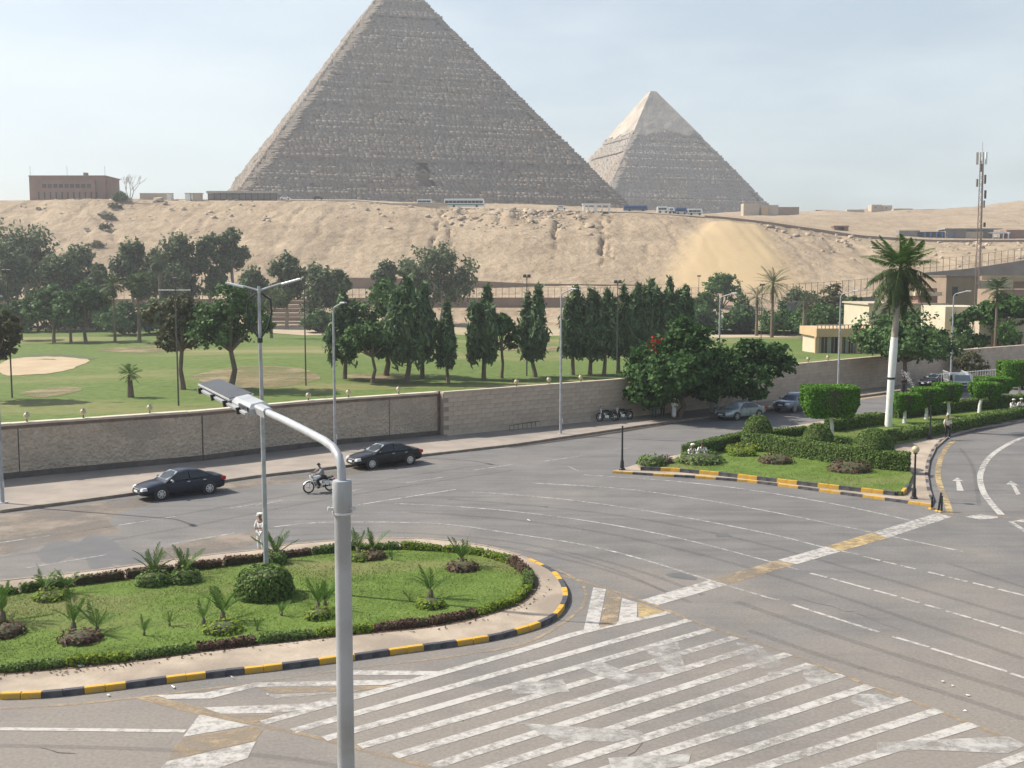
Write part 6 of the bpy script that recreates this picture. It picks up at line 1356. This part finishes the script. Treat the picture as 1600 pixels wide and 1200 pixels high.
WALK = dict(kl=(-.10, .20, .52), al=(-.10, .24, .10), kr=(.10, .06, .49), ar=(.10, -.26, .14), el=(-.26, -.12, 1.14), wl=(-.26, -.06, .90), er=(.26, .06, 1.13), wr=(.25, .24, .95))
SIT = dict(pel=(0, -.05, .16), sp=(0, -.02, .34), ch=(0, .05, .54), nk=(0, .10, .71), h0=(0, .13, .78), h1=(0, .15, .86), h2=(0, .13, .93), sl=(-.19, .05, .63), el=(-.26, .20, .42), wl=(-.20, .40, .46), sr=(.19, .05, .63), er=(.26, .20, .42), wr=(.20, .40, .46), hl=(-.10, 0, .15), kl=(-.20, .38, .46), al=(-.14, .58, .09), hr=(.10, 0, .15), kr=(.20, .38, .46), ar=(.14, .58, .09))
LEAN = dict(el=(-.24, .10, 1.14), wl=(-.08, .22, 1.12), er=(.24, .08, 1.14), wr=(.10, .22, 1.08))
RIDE = dict(pel=(0, -.22, .86), sp=(0, -.18, 1.03), ch=(0, -.08, 1.22), nk=(0, -.02, 1.39), h0=(0, .02, 1.46), h1=(0, .04, 1.54), h2=(0, .02, 1.61), sl=(-.19, -.07, 1.32), el=(-.30, .14, 1.12), wl=(-.32, .36, 1.08), sr=(.19, -.07, 1.32), er=(.30, .14, 1.12), wr=(.32, .36, 1.08), hl=(-.11, -.18, .84), kl=(-.20, .22, .72), al=(-.18, .06, .34), hr=(.11, -.18, .84), kr=(.20, .22, .72), ar=(.18, .06, .34))
person('traffic officer in white uniform and cap standing behind the twin armed lamp post', G(408, 863), R(150), 'cloth_white', 'cloth_white', LEAN, 'cap', s=1.0, shoes='cloth_white')
person('motorcycle rider in a light shirt and dark trousers', mc, R(213)-R(90), 'cloth_grey', 'cloth_black', RIDE)
person('man in cream shirt and dark trousers walking on the right pavement', G(1480, 685, .125), R(170), 'cloth_cream', 'cloth_black', WALK)
person('man in a white robe standing in the shade of the red flowered tree', G(1053, 655, .14), R(200), 'cloth_white', 'cloth_white', LEAN, 'turban', robe=True)
person('man in a light shirt beside the parked motorcycles, left of two', G(1022, 651, .14), R(180), 'cloth_white', 'cloth_blue', LEAN)
person('man in a pale shirt beside the parked motorcycles, right of two', G(1035, 650, .14), R(150), 'cloth_grey', 'cloth_black')
person('man with a pale cap in the deep shade left of the silver sedan', G(1112, 646, .14), R(190), 'cloth_grey', 'cloth_grey', LEAN, 'cap')
person('man in white sitting on the garden lawn, left of two', G(1080, 719, .3), R(200), 'cloth_white', 'cloth_white', SIT, 'turban', group='people sitting on the garden lawn', s=1.12)
person('man in white sitting on the garden lawn, right of two', G(1097, 716, .3), R(170), 'cloth_white', 'cloth_grey', SIT, group='people sitting on the garden lawn', s=1.12)
person('gardener in white crouching by the hedge at the right edge, left of two', G(1581, 642, .3), R(200), 'cloth_white', 'cloth_grey', SIT, 'turban', s=1.1)
person('gardener in white crouching by the hedge at the right edge, right of two', G(1595, 641, .3), R(160), 'cloth_white', 'cloth_grey', SIT, 'turban', s=1.1)
person('figure in a black robe standing beyond the royal palm trunk', G(1411, 615, .14), R(180), 'cloth_black', 'cloth_black', LEAN, None, robe=True)
# jet of a lawn sprinkler
def spray():
    p = G(1434, 634, .3); q = at(1412, 583, p.y+3); rs = np.random.RandomState(2); n = 420; t = rs.rand(n)**.8; C = np.array(p)[None]*(1-t[:, None])+np.array(q)[None]*t[:, None]; C[:, 2] = .8+(q.z-.8)*np.sin(t*1.5); C += rs.normal(0, 1, (n, 3))*(.02+.16*t)[:, None]
    V, Q = quads_at(C, None, .045, rs); tag(obj('water_spray', np_mesh('water_spray', V, Q, M['white'])), 'fine spray of water from a garden sprinkler beyond the hedge', 'water', kind='stuff')
spray()

# ================================================================== plateau: buildings, coaches, walls
def block(mb, u0, u1, vt, y, z0, dep):
    x0, x1 = (u0-800)*y/F_PX, (u1-800)*y/F_PX; zt = zv(vt, y); mb.box(((x0+x1)/2, y+dep/2, (z0+zt)/2), (x1-x0, dep, zt-z0)); return mb
def rel(root, mb): mb.v = [(x-root.location.x, y-root.location.y, z-root.location.z) for x, y, z in mb.v]; return mb
def base_at(u, y, dz=-.3): x = (u-800)*y/F_PX; return Vector((x, y, (tz(x, y) if y >= 258 else 0)+dz))
def museum():
    y = 436; p = base_at(114, y, -1.0); root = thing('plateau_building', 'red brown flat roofed building on the crest with a row of dark windows', 'building', p); z0 = p.z
    rel(root, block(MB(), 55, 172, 278.5, y, z0, 16)).build('wall', M['redbrown'], root)
    rel(root, block(MB(), 72, 156, 284, y-1.2, z0, 1.25)).build('front_bay', M['redbrown'], root)
    rel(root, block(MB(), 54, 173.2, 276.8, y-.3, zv(278.6, y), 16.6)).build('parapet', M['redbrown'], root); rel(root, block(MB(), 139, 144, 272.5, y+6, zv(277, y), 2)).build('chimney', M['redbrown'], root)
    rel(root, block(MB(), 172.5, 175.5, 286, y+1, z0, 12)).build('side_pier', M['redbrown'], root)
    for i in range(9):
        u = 75.0+i*8.6; fr = rel(root, block(MB(), u, u+6.2, 289.8, y-1.26, zv(296.2, y), .06)).build('window', M['darkwin'], root)
    for u in (68, 77, 86, 95, 104, 113, 122, 131, 140, 149, 157): rel(root, block(MB(), u, u+2.2, 302, y-1.27 if 72 < u < 155 else y-.05, zv(313, y), .06)).build('slit_window', M['darkwin'], root)
    for u in (55.5, 112.5, 171): rel(root, MB().tube([((u-800)*y/F_PX, y+1, zv(278, y)), ((u-800)*y/F_PX, y+1, zv(262, y))], .06, 5)).build('antenna', M['dark_metal'], root)
museum()
def simple_building(name, label, cat, parts, y, u):
    """parts: (part name, u0, u1, v top, v bottom or None, y offset, depth, material)"""
    p = base_at(u, y, -.6); root = thing(name, label, cat, p)
    for nm, u0, u1, vt, vb, dy, dep, mt in parts: rel(root, block(MB(), u0, u1, vt, y+dy, p.z if vb is None else zv(vb, y+dy), dep)).build(nm, M[mt], root)
    return root
simple_building('low_wall', 'low sandy wall on the crest right of the bare tree', 'wall', [('wall', 225, 276, 304.5, None, 0, 1, 'beige'), ('coping', 224.5, 276.5, 303.8, 304.6, -.1, 1.2, 'sandstone')], 438, 250)
simple_building('kiosk', 'small white kiosk on the crest left of the long canopy', 'kiosk', [('wall', 267, 273, 306, None, 0, 2, 'white'), ('roof', 266, 274, 305, 306, -.3, 2.6, 'white')], 434, 270)
simple_building('kiosk', 'white booth pair just left of the long grey canopy', 'kiosk', [('wall', 295, 303, 304.5, None, 0, 2, 'white'), ('wall', 306, 320, 304.5, None, 0, 2, 'beige'), ('roof', 294, 321, 303.6, 304.5, -.3, 2.6, 'roofgrey')], 434, 308)
cn_ = simple_building('canopy_shelter', 'long low shelter with grey roof at the left foot of the great pyramid', 'shelter', [('roof', 328, 438, 300.5, 304, 0, 7, 'roofgrey'), ('back_wall', 330, 437, 303.8, None, 5, .4, 'beige'), ('shade_screen', 330, 436, 305, None, 1.0, .1, 'greywall')], 440, 383)
for i in range(12): rel(cn_, block(MB(), 330+i*9.6, 331+i*9.6, 304, 440.4, cn_.location.z, .2)).build('post', M['dark_metal'], cn_)
simple_building('pavilion', 'white pavilion with two open bays on the crest', 'pavilion', [('pillar', 910, 913, 322, None, 0, 2.6, 'white'), ('pillar', 918, 919.4, 322, None, 0, 2.6, 'white'), ('pillar', 927, 932, 322, None, 0, 2.6, 'white'), ('pillar', 939, 940.4, 322, None, 0, 2.6, 'white'), ('pillar', 949, 952, 322, None, 0, 2.6, 'white'), ('roof', 909, 929.5, 319.6, 322, -.2, 3, 'white'), ('roof', 930, 953, 319.6, 322, -.2, 3, 'white')], 436, 931)
simple_building('stone_ruin', 'sandy stone ruin at the right foot of the smaller pyramid', 'ruin', [('wall', 1158, 1182, 319.5, None, 0, 8, 'beige'), ('wall', 1180, 1212, 322, None, 2, 6, 'beige'), ('wall', 1186, 1196, 326.5, None, -1, 4, 'sandstone')], 690, 1170)
simple_building('stone_ruin', 'long low dark ruin wall right of the smaller pyramid', 'ruin', [('wall', 1206, 1244, 325, None, 0, 5, 'brownwall')], 720, 1225)
simple_building('hill_house', 'small two part sandy house on the skyline at the right', 'house', [('wall', 1356, 1372, 321.5, None, 0, 8, 'beige'), ('wall', 1372.5, 1388, 322.5, None, 1, 8, 'cream'), ('window', 1361, 1363, 325, 327, -.06, .1, 'darkwin'), ('window', 1378, 1380, 325.5, 327.5, .94, .1, 'darkwin')], 770, 1372)
simple_building('hill_ruin', 'low ruin wall on the skyline right of the hill house', 'ruin', [('wall', 1424, 1464, 329, None, 0, 4, 'brownwall'), ('wall', 1390, 1420, 327.5, None, 4, 4, 'beige')], 760, 1430)
simple_building('hill_ruin', 'low ruin wall on the skyline left of the hill house', 'ruin', [('wall', 1270, 1290, 329.5, None, 0, 4, 'brownwall'), ('wall', 1318, 1345, 329, None, 3, 4, 'beige')], 760, 1300)
gb = simple_building('gate_house', 'dark square gate house beside the desert road', 'hut', [('wall', 1299, 1305, 355, None, 0, 4, 'redbrown'), ('wall', 1315, 1321, 355, None, 0, 4, 'redbrown'), ('back_wall', 1300, 1320, 356, None, 3.6, .3, 'brownwall'), ('roof', 1298, 1322, 353.5, 355.2, -.3, 4.6, 'redbrown')], 470, 1310)
tc_ = simple_building('ticket_hall', 'long dark low building with white columns below the right hill', 'building', [('wall', 1400, 1432, 361, None, 4, 6, 'greywall'), ('wall', 1430, 1472, 363, None, 3, 6, 'darkwin'), ('wall', 1472, 1522, 359, None, 2, 8, 'greywall'), ('wall', 1520, 1546, 359.5, None, 3, 6, 'greywall'), ('roof', 1471, 1560, 357.5, 359, 1, 9, 'roofgrey'), ('wall', 1566, 1596, 360, None, 2, 6, 'redbrown'), ('roof', 1540, 1572, 363.5, 365.5, 1, 4, 'white'), ('wall', 1504, 1530, 363, None, 1, 2, 'beige')], 452, 1500)
for u in (1440, 1449, 1458, 1467, 1476, 1486, 1545, 1553, 1561, 1569): rel(tc_, block(MB(), u, u+1.6, 364, 452.5, tc_.location.z, .4)).build('column', M['white' if u > 1530 else 'blue'], tc_)
simple_building('road_wall', 'low parapet along the crest road below the great pyramid', 'wall', [('wall', 440, 560, 316.5, None, 0, .5, 'beige'), ('wall', 560, 700, 324.5, None, -.3, .5, 'beige')], 431, 560)
for i in range(9):
    pass
def crest_road():
    px = [(-200, 444), (200, 444), (430, 442), (700, 441), (900, 441), (1000, 440), (1130, 438), (1200, 436), (1340, 437), (1450, 437), (1640, 438)]
    P = resample([Vector(((u-800)*y/F_PX, y)) for u, y in px], 4); A, B = offset_path(P, 3.2), offset_path(P, -3.2)
    V = [(q.x, q.y, tz(q.x, q.y)+.35+.02) for a, b in zip(A, B) for q in (a, b)]; o = MB().add(V, [(2*i, 2*i+1, 2*i+3, 2*i+2) for i in range(len(P)-1)]).build('desert_road', surf('desert_road_surface', (.33, .29, .24), (.40, .35, .29), .3, .9)); o['kind'] = 'structure'
    wl_ = thing('road_kerb_wall', 'low stone parapet following the descending desert road on the right', 'wall', (B[0].x, B[0].y, 0)); n0 = [i for i in range(len(P)) if 800+F_PX*P[i].x/P[i].y > 1090]
    mb = MB(); 
    for i in n0[:-1]:
        a, b = B[i], B[i+1]; za, zb_ = tz(a.x, a.y)+.1, tz(b.x, b.y)+.1; o0 = wl_.location
        mb.add([(a.x-o0.x, a.y-o0.y-.2, za-.4), (b.x-o0.x, b.y-o0.y-.2, zb_-.4), (b.x-o0.x, b.y-o0.y-.2, zb_+.7), (a.x-o0.x, a.y-o0.y-.2, za+.7), (a.x-o0.x, a.y-o0.y+.2, za+.7), (b.x-o0.x, b.y-o0.y+.2, zb_+.7)], [(0, 1, 2, 3), (3, 2, 5, 4)])
    mb.build('parapet', M['brownwall'], wl_)
crest_road()
def coach(label, u0, u1, y, H, body, stripe, rz=0.0, win='darkwin'):
    x0, x1 = (u0-800)*y/F_PX, (u1-800)*y/F_PX; L = x1-x0; x = (x0+x1)/2; root = thing('coach', label, 'bus', (x, y+1.3, tz(x, y+1.3)+.4), rz, 'coaches parked on the crest road')
    W = 2.5; prof = [(-L/2, .35), (L/2-.1, .35), (L/2, .6), (L/2-.04, 1.4), (L/2-.35, H-.1), (L/2-.6, H), (-L/2+.25, H), (-L/2, H-.3)]
    loft(MB(), [[(a, yy, b) for a, b in prof] for yy in (-W/2, W/2)]).build('body', M[body], root)
    n = max(3, int(L/1.5))
    for i in range(n): a = -L/2+.35+i*(L-1.1)/n; MB().box((a+(L-1.1)/n/2, -W/2-.012, H*.62), ((L-1.1)/n-.08, .03, H*.3)).build('window', M[win], root)
    MB().box((-.1, -W/2-.012, H*.30), (L-.6, .03, H*.13)).build('stripe', M[stripe], root); MB().add([(L/2+.01, -1.1, 1.45), (L/2+.01, 1.1, 1.45), (L/2-.32, 1.1, H-.2), (L/2-.32, -1.1, H-.2)], [(0, 1, 2, 3)]).build('windscreen', M['darkwin'], root)
    for a in (-L/2+L*.24, L/2-L*.2): MB().lathe([(.3, -.12), (.45, -.1), (.45, .1), (.3, .12)], c=(a, -W/2+.08, .42), axis=(0, 1, 0), n=14).build('wheel', M['rubber'], root)
    return root
coach('small white minibus on the crest left of the large coach', 653, 677, 434, 2.3, 'white_car', 'teal')
coach('large white and teal coach on the crest below the pyramid entrance', 695, 758, 434, 3.3, 'white_car', 'teal')
coach('dark blue coach half sunk behind the crest right of the white pavilion', 973, 1010, 440, 2.2, 'blue', 'teal')
coach('white bus at the left of the parked bus row', 1025, 1042, 440, 2.5, 'white_car', 'white', win='darkwin'); coach('second white bus from the left in the parked bus row', 1042.5, 1052, 440, 2.5, 'white_car', 'blue')
coach('blue panelled bus in the middle of the parked bus row', 1053, 1071, 440, 2.5, 'blue', 'white'); coach('white bus at the right of the parked bus row', 1072, 1095, 440, 2.5, 'white_car', 'greywall')
for i, (u, v, c_, lab) in enumerate([(501, 312, 'dark_metal', 'tiny dark car on the crest left of the minibus'), (450, 309, 'white', 'white van at the right end of the long canopy'), (876, 328, 'white', 'white car on the crest left of the white pavilion')]):
    y = 436; x = (u-800)*y/F_PX; root = thing('distant_car', lab, 'car', (x, y, tz(x, y)+.4)); loft(MB(), [[(a, yy, b) for a, b in ((-2, .3), (2, .3), (2.05, .7), (1.1, .9), (.6, 1.4), (-1.0, 1.45), (-1.7, 1.0), (-2.05, .9))] for yy in (-.85, .85)]).build('body', M[c_], root)
    MB().box((-.2, -.86, 1.12), (1.7, .03, .32)).build('window', M['darkwin'], root)
    for a in (-1.25, 1.25): MB().lathe([(.3, -.1), (.3, .1)], c=(a, -.8, .3), axis=(0, 1, 0), n=12).build('wheel', M['rubber'], root)
# ---- walls and fences at the foot of the slope
def fence(label, pts, zb, h, sp, wall_h, wall_mat, post_mat='dark_metal', r_=.06, name='security_fence'):
    """pts: ground points (x, y); zb: level of the wall foot at each point; posts stand on the wall"""
    P = resample(pts, sp); n = len(P); zz = [np.interp(i/(n-1), np.linspace(0, 1, len(zb)), zb) for i in range(n)]; o0 = P[0]
    root = thing(name, label, 'fence', (o0.x, o0.y, zz[0]))
    mb = MB(); t = .3
    V = []
    for q, z in zip(P, zz): V += [(q.x-o0.x, q.y-o0.y-t, z-zz[0]-2.5), (q.x-o0.x, q.y-o0.y-t, z-zz[0]+wall_h), (q.x-o0.x, q.y-o0.y+t, z-zz[0]+wall_h)]
    mb.add(V, [(3*i, 3*i+3, 3*i+4, 3*i+1) for i in range(n-1)]+[(3*i+1, 3*i+4, 3*i+5, 3*i+2) for i in range(n-1)]); mb.build('wall', M[wall_mat], root)
    if h > 0:
        for q, z in zip(P, zz): MB().tube([(q.x-o0.x, q.y-o0.y, z-zz[0]+wall_h-.05), (q.x-o0.x, q.y-o0.y, z-zz[0]+wall_h+h)], r_, 5).build('post', M[post_mat], root)
        for f in (.35, .97):
            mb = MB(); mb.tube([(q.x-o0.x, q.y-o0.y, z-zz[0]+wall_h+h*f) for q, z in zip(P, zz)], r_*.45, 4); mb.build('rail', M[post_mat], root)
    return root
def up_(u, y): return Vector(((u-800)*y/F_PX, y))
fence('stepped brown retaining wall at the foot of the sand slope', [up_(u, 338) for u in (540, 700, 800, 940, 1100)], [zv(v, 338) for v in (447, 449, 456, 458, 458)], 0, 3, 2.6, 'brownwall', name='retaining_wall')
fence('tall post fence on a low brown wall behind the casuarinas', [up_(u, 300) for u in (440, 600, 760, 900, 1110)], [zv(v, 300) for v in (476, 474, 474, 474, 474)], 2.7, 1.75, 1.6, 'brownwall')
fence('tall post fence left of the royal palm below the sand', [up_(u, 232) for u in (1228, 1290, 1372)], [zv(v, 232) for v in (484, 480, 474)], 3.8, 1.3, 1.6, 'greywall')
fence('post fence climbing on the grey wall at the right edge', [up_(u, 255) for u in (1440, 1500, 1560, 1640)], [zv(v, 255) for v in (448, 442, 432, 422)], 2.9, 1.45, 3.2, 'greywall')
fence('long grey wall low at the back of the golf course on the left', [up_(u, 300) for u in (-60, 200, 440)], [zv(474, 300)]*3, 2.4, 1.9, 1.2, 'brownwall')
# stone terraces behind the palm by the twin armed lamp
tr = thing('stone_terrace', 'stepped stone terrace seen between the palm and the square topped eucalyptus', 'terrace', (up_(450, 268).x, 268, 0))
for i in range(6): MB().box((0, 3.2*i, .5+.9*i), (13, 3.1, 1.1+.02*i)).build('step', M['brownwall'] if i % 2 else M['beige'], tr)
# ---- buildings on the right
def clubhouse():
    y = 168; p = up_(1322, y); root = thing('golf_pavilion', 'tan flat roofed golf pavilion with glazed front behind the wall', 'building', (p.x, p.y, 0)); X = lambda u, yy=y: (u-800)*yy/F_PX-p.x; zr, zt = zv(526, y), zv(513, y)
    x0, x1 = X(1276), X(1420)
    MB().box(((x0+x1)/2, 5, (zr+zt)/2), (x1-x0, 10, zt-zr)).build('roof_slab', M['sandstone'], root)
    MB().box(((x0+x1)/2, 6, zr/2), (x1-x0-.8, 7, zr)).build('back_wall', M['cream'], root)
    for u in (1277.5, 1314, 1343, 1378): MB().box((X(u), .35, zr/2), (.55, .55, zr)).build('column', M['sandstone'], root)
    k = 0
    for a, b in ((1281, 1312), (1317, 1341), (1346, 1376)):
        nn = 6
        for i in range(nn):
            xa = X(a)+(X(b)-X(a))*i/nn; xb = X(a)+(X(b)-X(a))*(i+1)/nn; g = MB().box(((xa+xb)/2, 1.0, zr/2+.1), (xb-xa-.06, .05, zr-.35)).build('glass_panel', M['screen' if (i+k) % 3 == 0 else 'darkwin'], root); MB().box((xb, .97, zr/2), (.05, .08, zr-.1)).build('mullion', M['cream'], g)
        k += 1
    for s0, s1 in ((1277, 1313), (1315, 1344), (1346, 1400)): MB().box(((X(s0)+X(s1))/2, .2, zt+.55), (X(s1)-X(s0), .1, .1)).build('balustrade_rail', M['cream'], root)
    for i in range(20): u = 1278+i*6; MB().box((X(u), .2, zt+.26), (.14, .12, .52)).build('baluster', M['cream'] if i % 4 else M['sandstone'], root)
clubhouse()
simple_building('cream_house', 'cream two storey house with roof pavilion right of the royal palm', 'house', [('wall', 1357, 1470, 476, None, 0, 14, 'cream'), ('side_wing', 1470.5, 1481, 474, None, 1.5, 12, 'beige'), ('cornice', 1355, 1472, 473.5, 476, -.3, 14.6, 'beige'), ('roof_room', 1433, 1463, 462, 473.5, 2, 6, 'redbrown'), ('roof_room_cornice', 1428, 1470, 456, 462, 1.5, 7.4, 'cream'), ('dome_base', 1440, 1462, 450, 456, 3, 4, 'redbrown'), ('window', 1380, 1386, 485, 497, -.06, .1, 'darkwin'), ('window', 1440, 1446, 486, 498, -.06, .1, 'darkwin'), ('window', 1408, 1414, 486, 498, -.06, .1, 'darkwin'), ('window', 1362, 1367, 486, 498, -.06, .1, 'darkwin'), ('window', 1460, 1465, 486, 498, -.06, .1, 'darkwin'), ('sill', 1439, 1447, 498, 499, -.15, .2, 'beige'), ('sill', 1459, 1466, 498, 499, -.15, .2, 'beige'), ('string_course', 1356, 1471, 502, 503.4, -.12, .2, 'beige')], 186, 1415)
simple_building('beige_house', 'beige flat roofed house with dark windows behind the wall at the right', 'house', [('wall', 1476, 1546, 479, None, 8, 10, 'cream'), ('wall', 1530, 1640, 500, None, 0, 14, 'beige'), ('parapet', 1529, 1641, 497, 500, -.2, 14.4, 'cream'), ('wall', 1560, 1640, 452, 500, 6, 8, 'brownwall'), ('terrace_rail', 1476, 1530, 500, 502, 2, .3, 'cream')]+[('window', u, u+6, 524, 538, -.06, .1, 'darkwin') for u in (1543, 1555, 1567, 1579, 1591)]+[('pillar', u+7.5, u+10.5, 516, None, -.5, .5, 'redbrown') for u in (1543, 1555, 1567, 1579)], 160, 1560)
simple_building('brown_block', 'plain brown block building left of the mast foot', 'building', [('wall', 1476, 1527, 432, None, 0, 16, 'brownwall'), ('wall', 1526, 1580, 438, None, 2, 14, 'beige'), ('parapet', 1475, 1528, 430.5, 432, -.2, 16.4, 'brownwall'), ('door', 1486, 1494, 448, 462, -.06, .1, 'darkwin')], 212, 1500)
simple_building('sand_roof_house', 'low house with pale sandy roof at the right edge', 'house', [('wall', 1560, 1660, 440, None, 0, 14, 'redbrown'), ('roof', 1530, 1662, 431, 440, -.4, 18, 'bunker'), ('window', 1572, 1578, 446, 454, -.46, .1, 'white')], 226, 1600)
# mast
def mast():
    y = 205; b = up_(1526, y); t_ = at(1535, 238, y); root = thing('telecom_mast', 'slender lattice telecom mast with panel antennas at the right', 'mast', (b.x, y, 0)); H = t_.z; dx = t_.x-b.x; w = lambda t: .50*(1-t)+.32*t
    def P(k, t): a = 2.094*k+.4; return Vector((dx*t+w(t)*math.cos(a), w(t)*math.sin(a), H*t))
    for k in range(3): MB().tube([P(k, 0), P(k, .5), P(k, 1)], .075, 6).build('leg', M['mast_metal'], root)
    n = 26
    for k in range(3):
        mb = MB()
        for i in range(n): mb.tube([P(k, i/n), P((k+1) % 3, (i+1)/n)], .028, 4); mb.tube([P(k, (i+1)/n), P((k+1) % 3, (i+1)/n)], .028, 4)
        mb.build('bracing', M['mast_metal'], root)
    for k, (t, a, sz, m_) in enumerate([(.97, .3, 2.2, 'white'), (.97, 2.4, 2.2, 'greywall'), (.97, 4.4, 2.2, 'white'), (.93, 1.3, 2.0, 'dark_metal'), (.86, .4, 1.6, 'dark_metal'), (.84, 3.3, 1.4, 'greywall'), (.78, .2, 1.5, 'dark_metal'), (.73, .5, 1.3, 'greywall'), (.62, .1, .8, 'dark_metal')]):
        c = Vector((dx*t+.85*math.cos(a), .85*math.sin(a), H*t)); MB().box(c, (.34, .22, sz), a, .04).build('antenna', M[m_], root)
    MB().tube([(dx, 0, H), (dx, 0, H+1.9)], .035, 5).build('lightning_rod', M['mast_metal'], root)
M['mast_metal'] = surf('mast_metal', (.17, .125, .11), (.22, .17, .15), 1, .7)
mast()
# white railing behind the truck
def railing():
    a, b = G(1462, 606, .14), G(1566, 596, .14); root = thing('white_railing', 'white upright bar railing before the wall behind the white truck', 'fence', a); d = b-a; n = 26
    for i in range(n+1): q = d*i/n; MB().box((q.x, q.y, .75), (.05, .05, 1.5), math.atan2(d.y, d.x)).build('bar', M['roofgrey'], root)
    for z in (.25, 1.4): MB().tube([(0, 0, z), (d.x, d.y, z)], .05, 5).build('rail', M['white'], root)
railing()
# rocks on the slope
def rocks():
    rs = np.random.RandomState(8); V = []; Q = []; n = 0
    for i in range(700):
        k = rs.rand()
        if k < .55: u, y = rs.normal(800, 62), 434-abs(rs.normal(0, 16))
        elif k < .8: u, y = rs.uniform(-60, 640), 436-abs(rs.normal(0, 30))
        else: u, y = rs.uniform(1180, 1600), 434-abs(rs.normal(0, 25))
        if y < 345: continue
        x = (u-800)*y/F_PX; s_ = min(2.2, rs.gamma(2.0, .28)); z = tz(x, y); o = np.array([x, y-.3*s_, z+.05])
        c = np.array([[-1, -1, -1], [1, -1, -1], [1, 1, -1], [-1, 1, -1], [-.8, -.9, .7], [.9, -.7, .6], [.7, .9, .9], [-.9, .8, .7]])*np.array([s_*.8, s_*.6, s_*.38])+rs.normal(0, .16*s_, (8, 3))
        V.append(c+o); Q += [[n+j for j in f] for f in ((4, 5, 6, 7), (0, 1, 5, 4), (1, 2, 6, 5), (2, 3, 7, 6), (3, 0, 4, 7))]; n += 8
    tag(obj('slope_rocks', np_mesh('slope_rocks', np.concatenate(V), Q, surf('slope_rock', (.34, .27, .195), (.44, .36, .265), .4, .95, .4, 2))), 'broken rocks strewn over the sand slope', 'rock', kind='stuff')
rocks()
# litter and clippings on the road
for i, (u, v, s_) in enumerate([(168, 1087, .09), (271, 1074, .1), (124, 1043, .12), (141, 1042, .07), (944, 952, .08), (418, 1085, .05), (1472, 1065, .08), (1490, 1071, .08), (1512, 1086, .06), (1506, 1110, .07), (362, 1059, .1), (827, 814, .12)]):
    mb = MB(); p = G(u, v, .16 if i in (2, 3) else .03); rs = random.Random(i)
    mb.add([Vector((rs.uniform(-1, 1)*s_, rs.uniform(-1, 1)*s_, rs.uniform(0, .6)*s_)) for _ in range(6)], [(0, 1, 2), (2, 3, 4), (1, 4, 5), (0, 3, 5)]); o = mb.build('litter', M['white'], loc=p)
    tag(o, 'scrap of white paper lying on the ground', 'litter', 'scraps of paper on the road')
# ================================================================== air
def haze_box():
    b = MB(); b.box((0, 700, 105), (3600, 1480, 212)); o = b.build('haze', bpy.data.materials.new('haze_air'))
    m = o.data.materials[0]; m.use_nodes = True; n, l = m.node_tree.nodes, m.node_tree.links; n.clear()
    out = n.new('ShaderNodeOutputMaterial'); v = n.new('ShaderNodeVolumePrincipled')
    v.inputs['Color'].default_value = (.92, .95, 1.0, 1); v.inputs['Density'].default_value = HAZE; v.inputs['Anisotropy'].default_value = .35
    l.new(v.outputs[0], out.inputs['Volume']); o['kind'] = 'stuff'; o['label'] = 'pale dusty haze in the air over the whole view'
HAZE = 0.00032
haze_box()
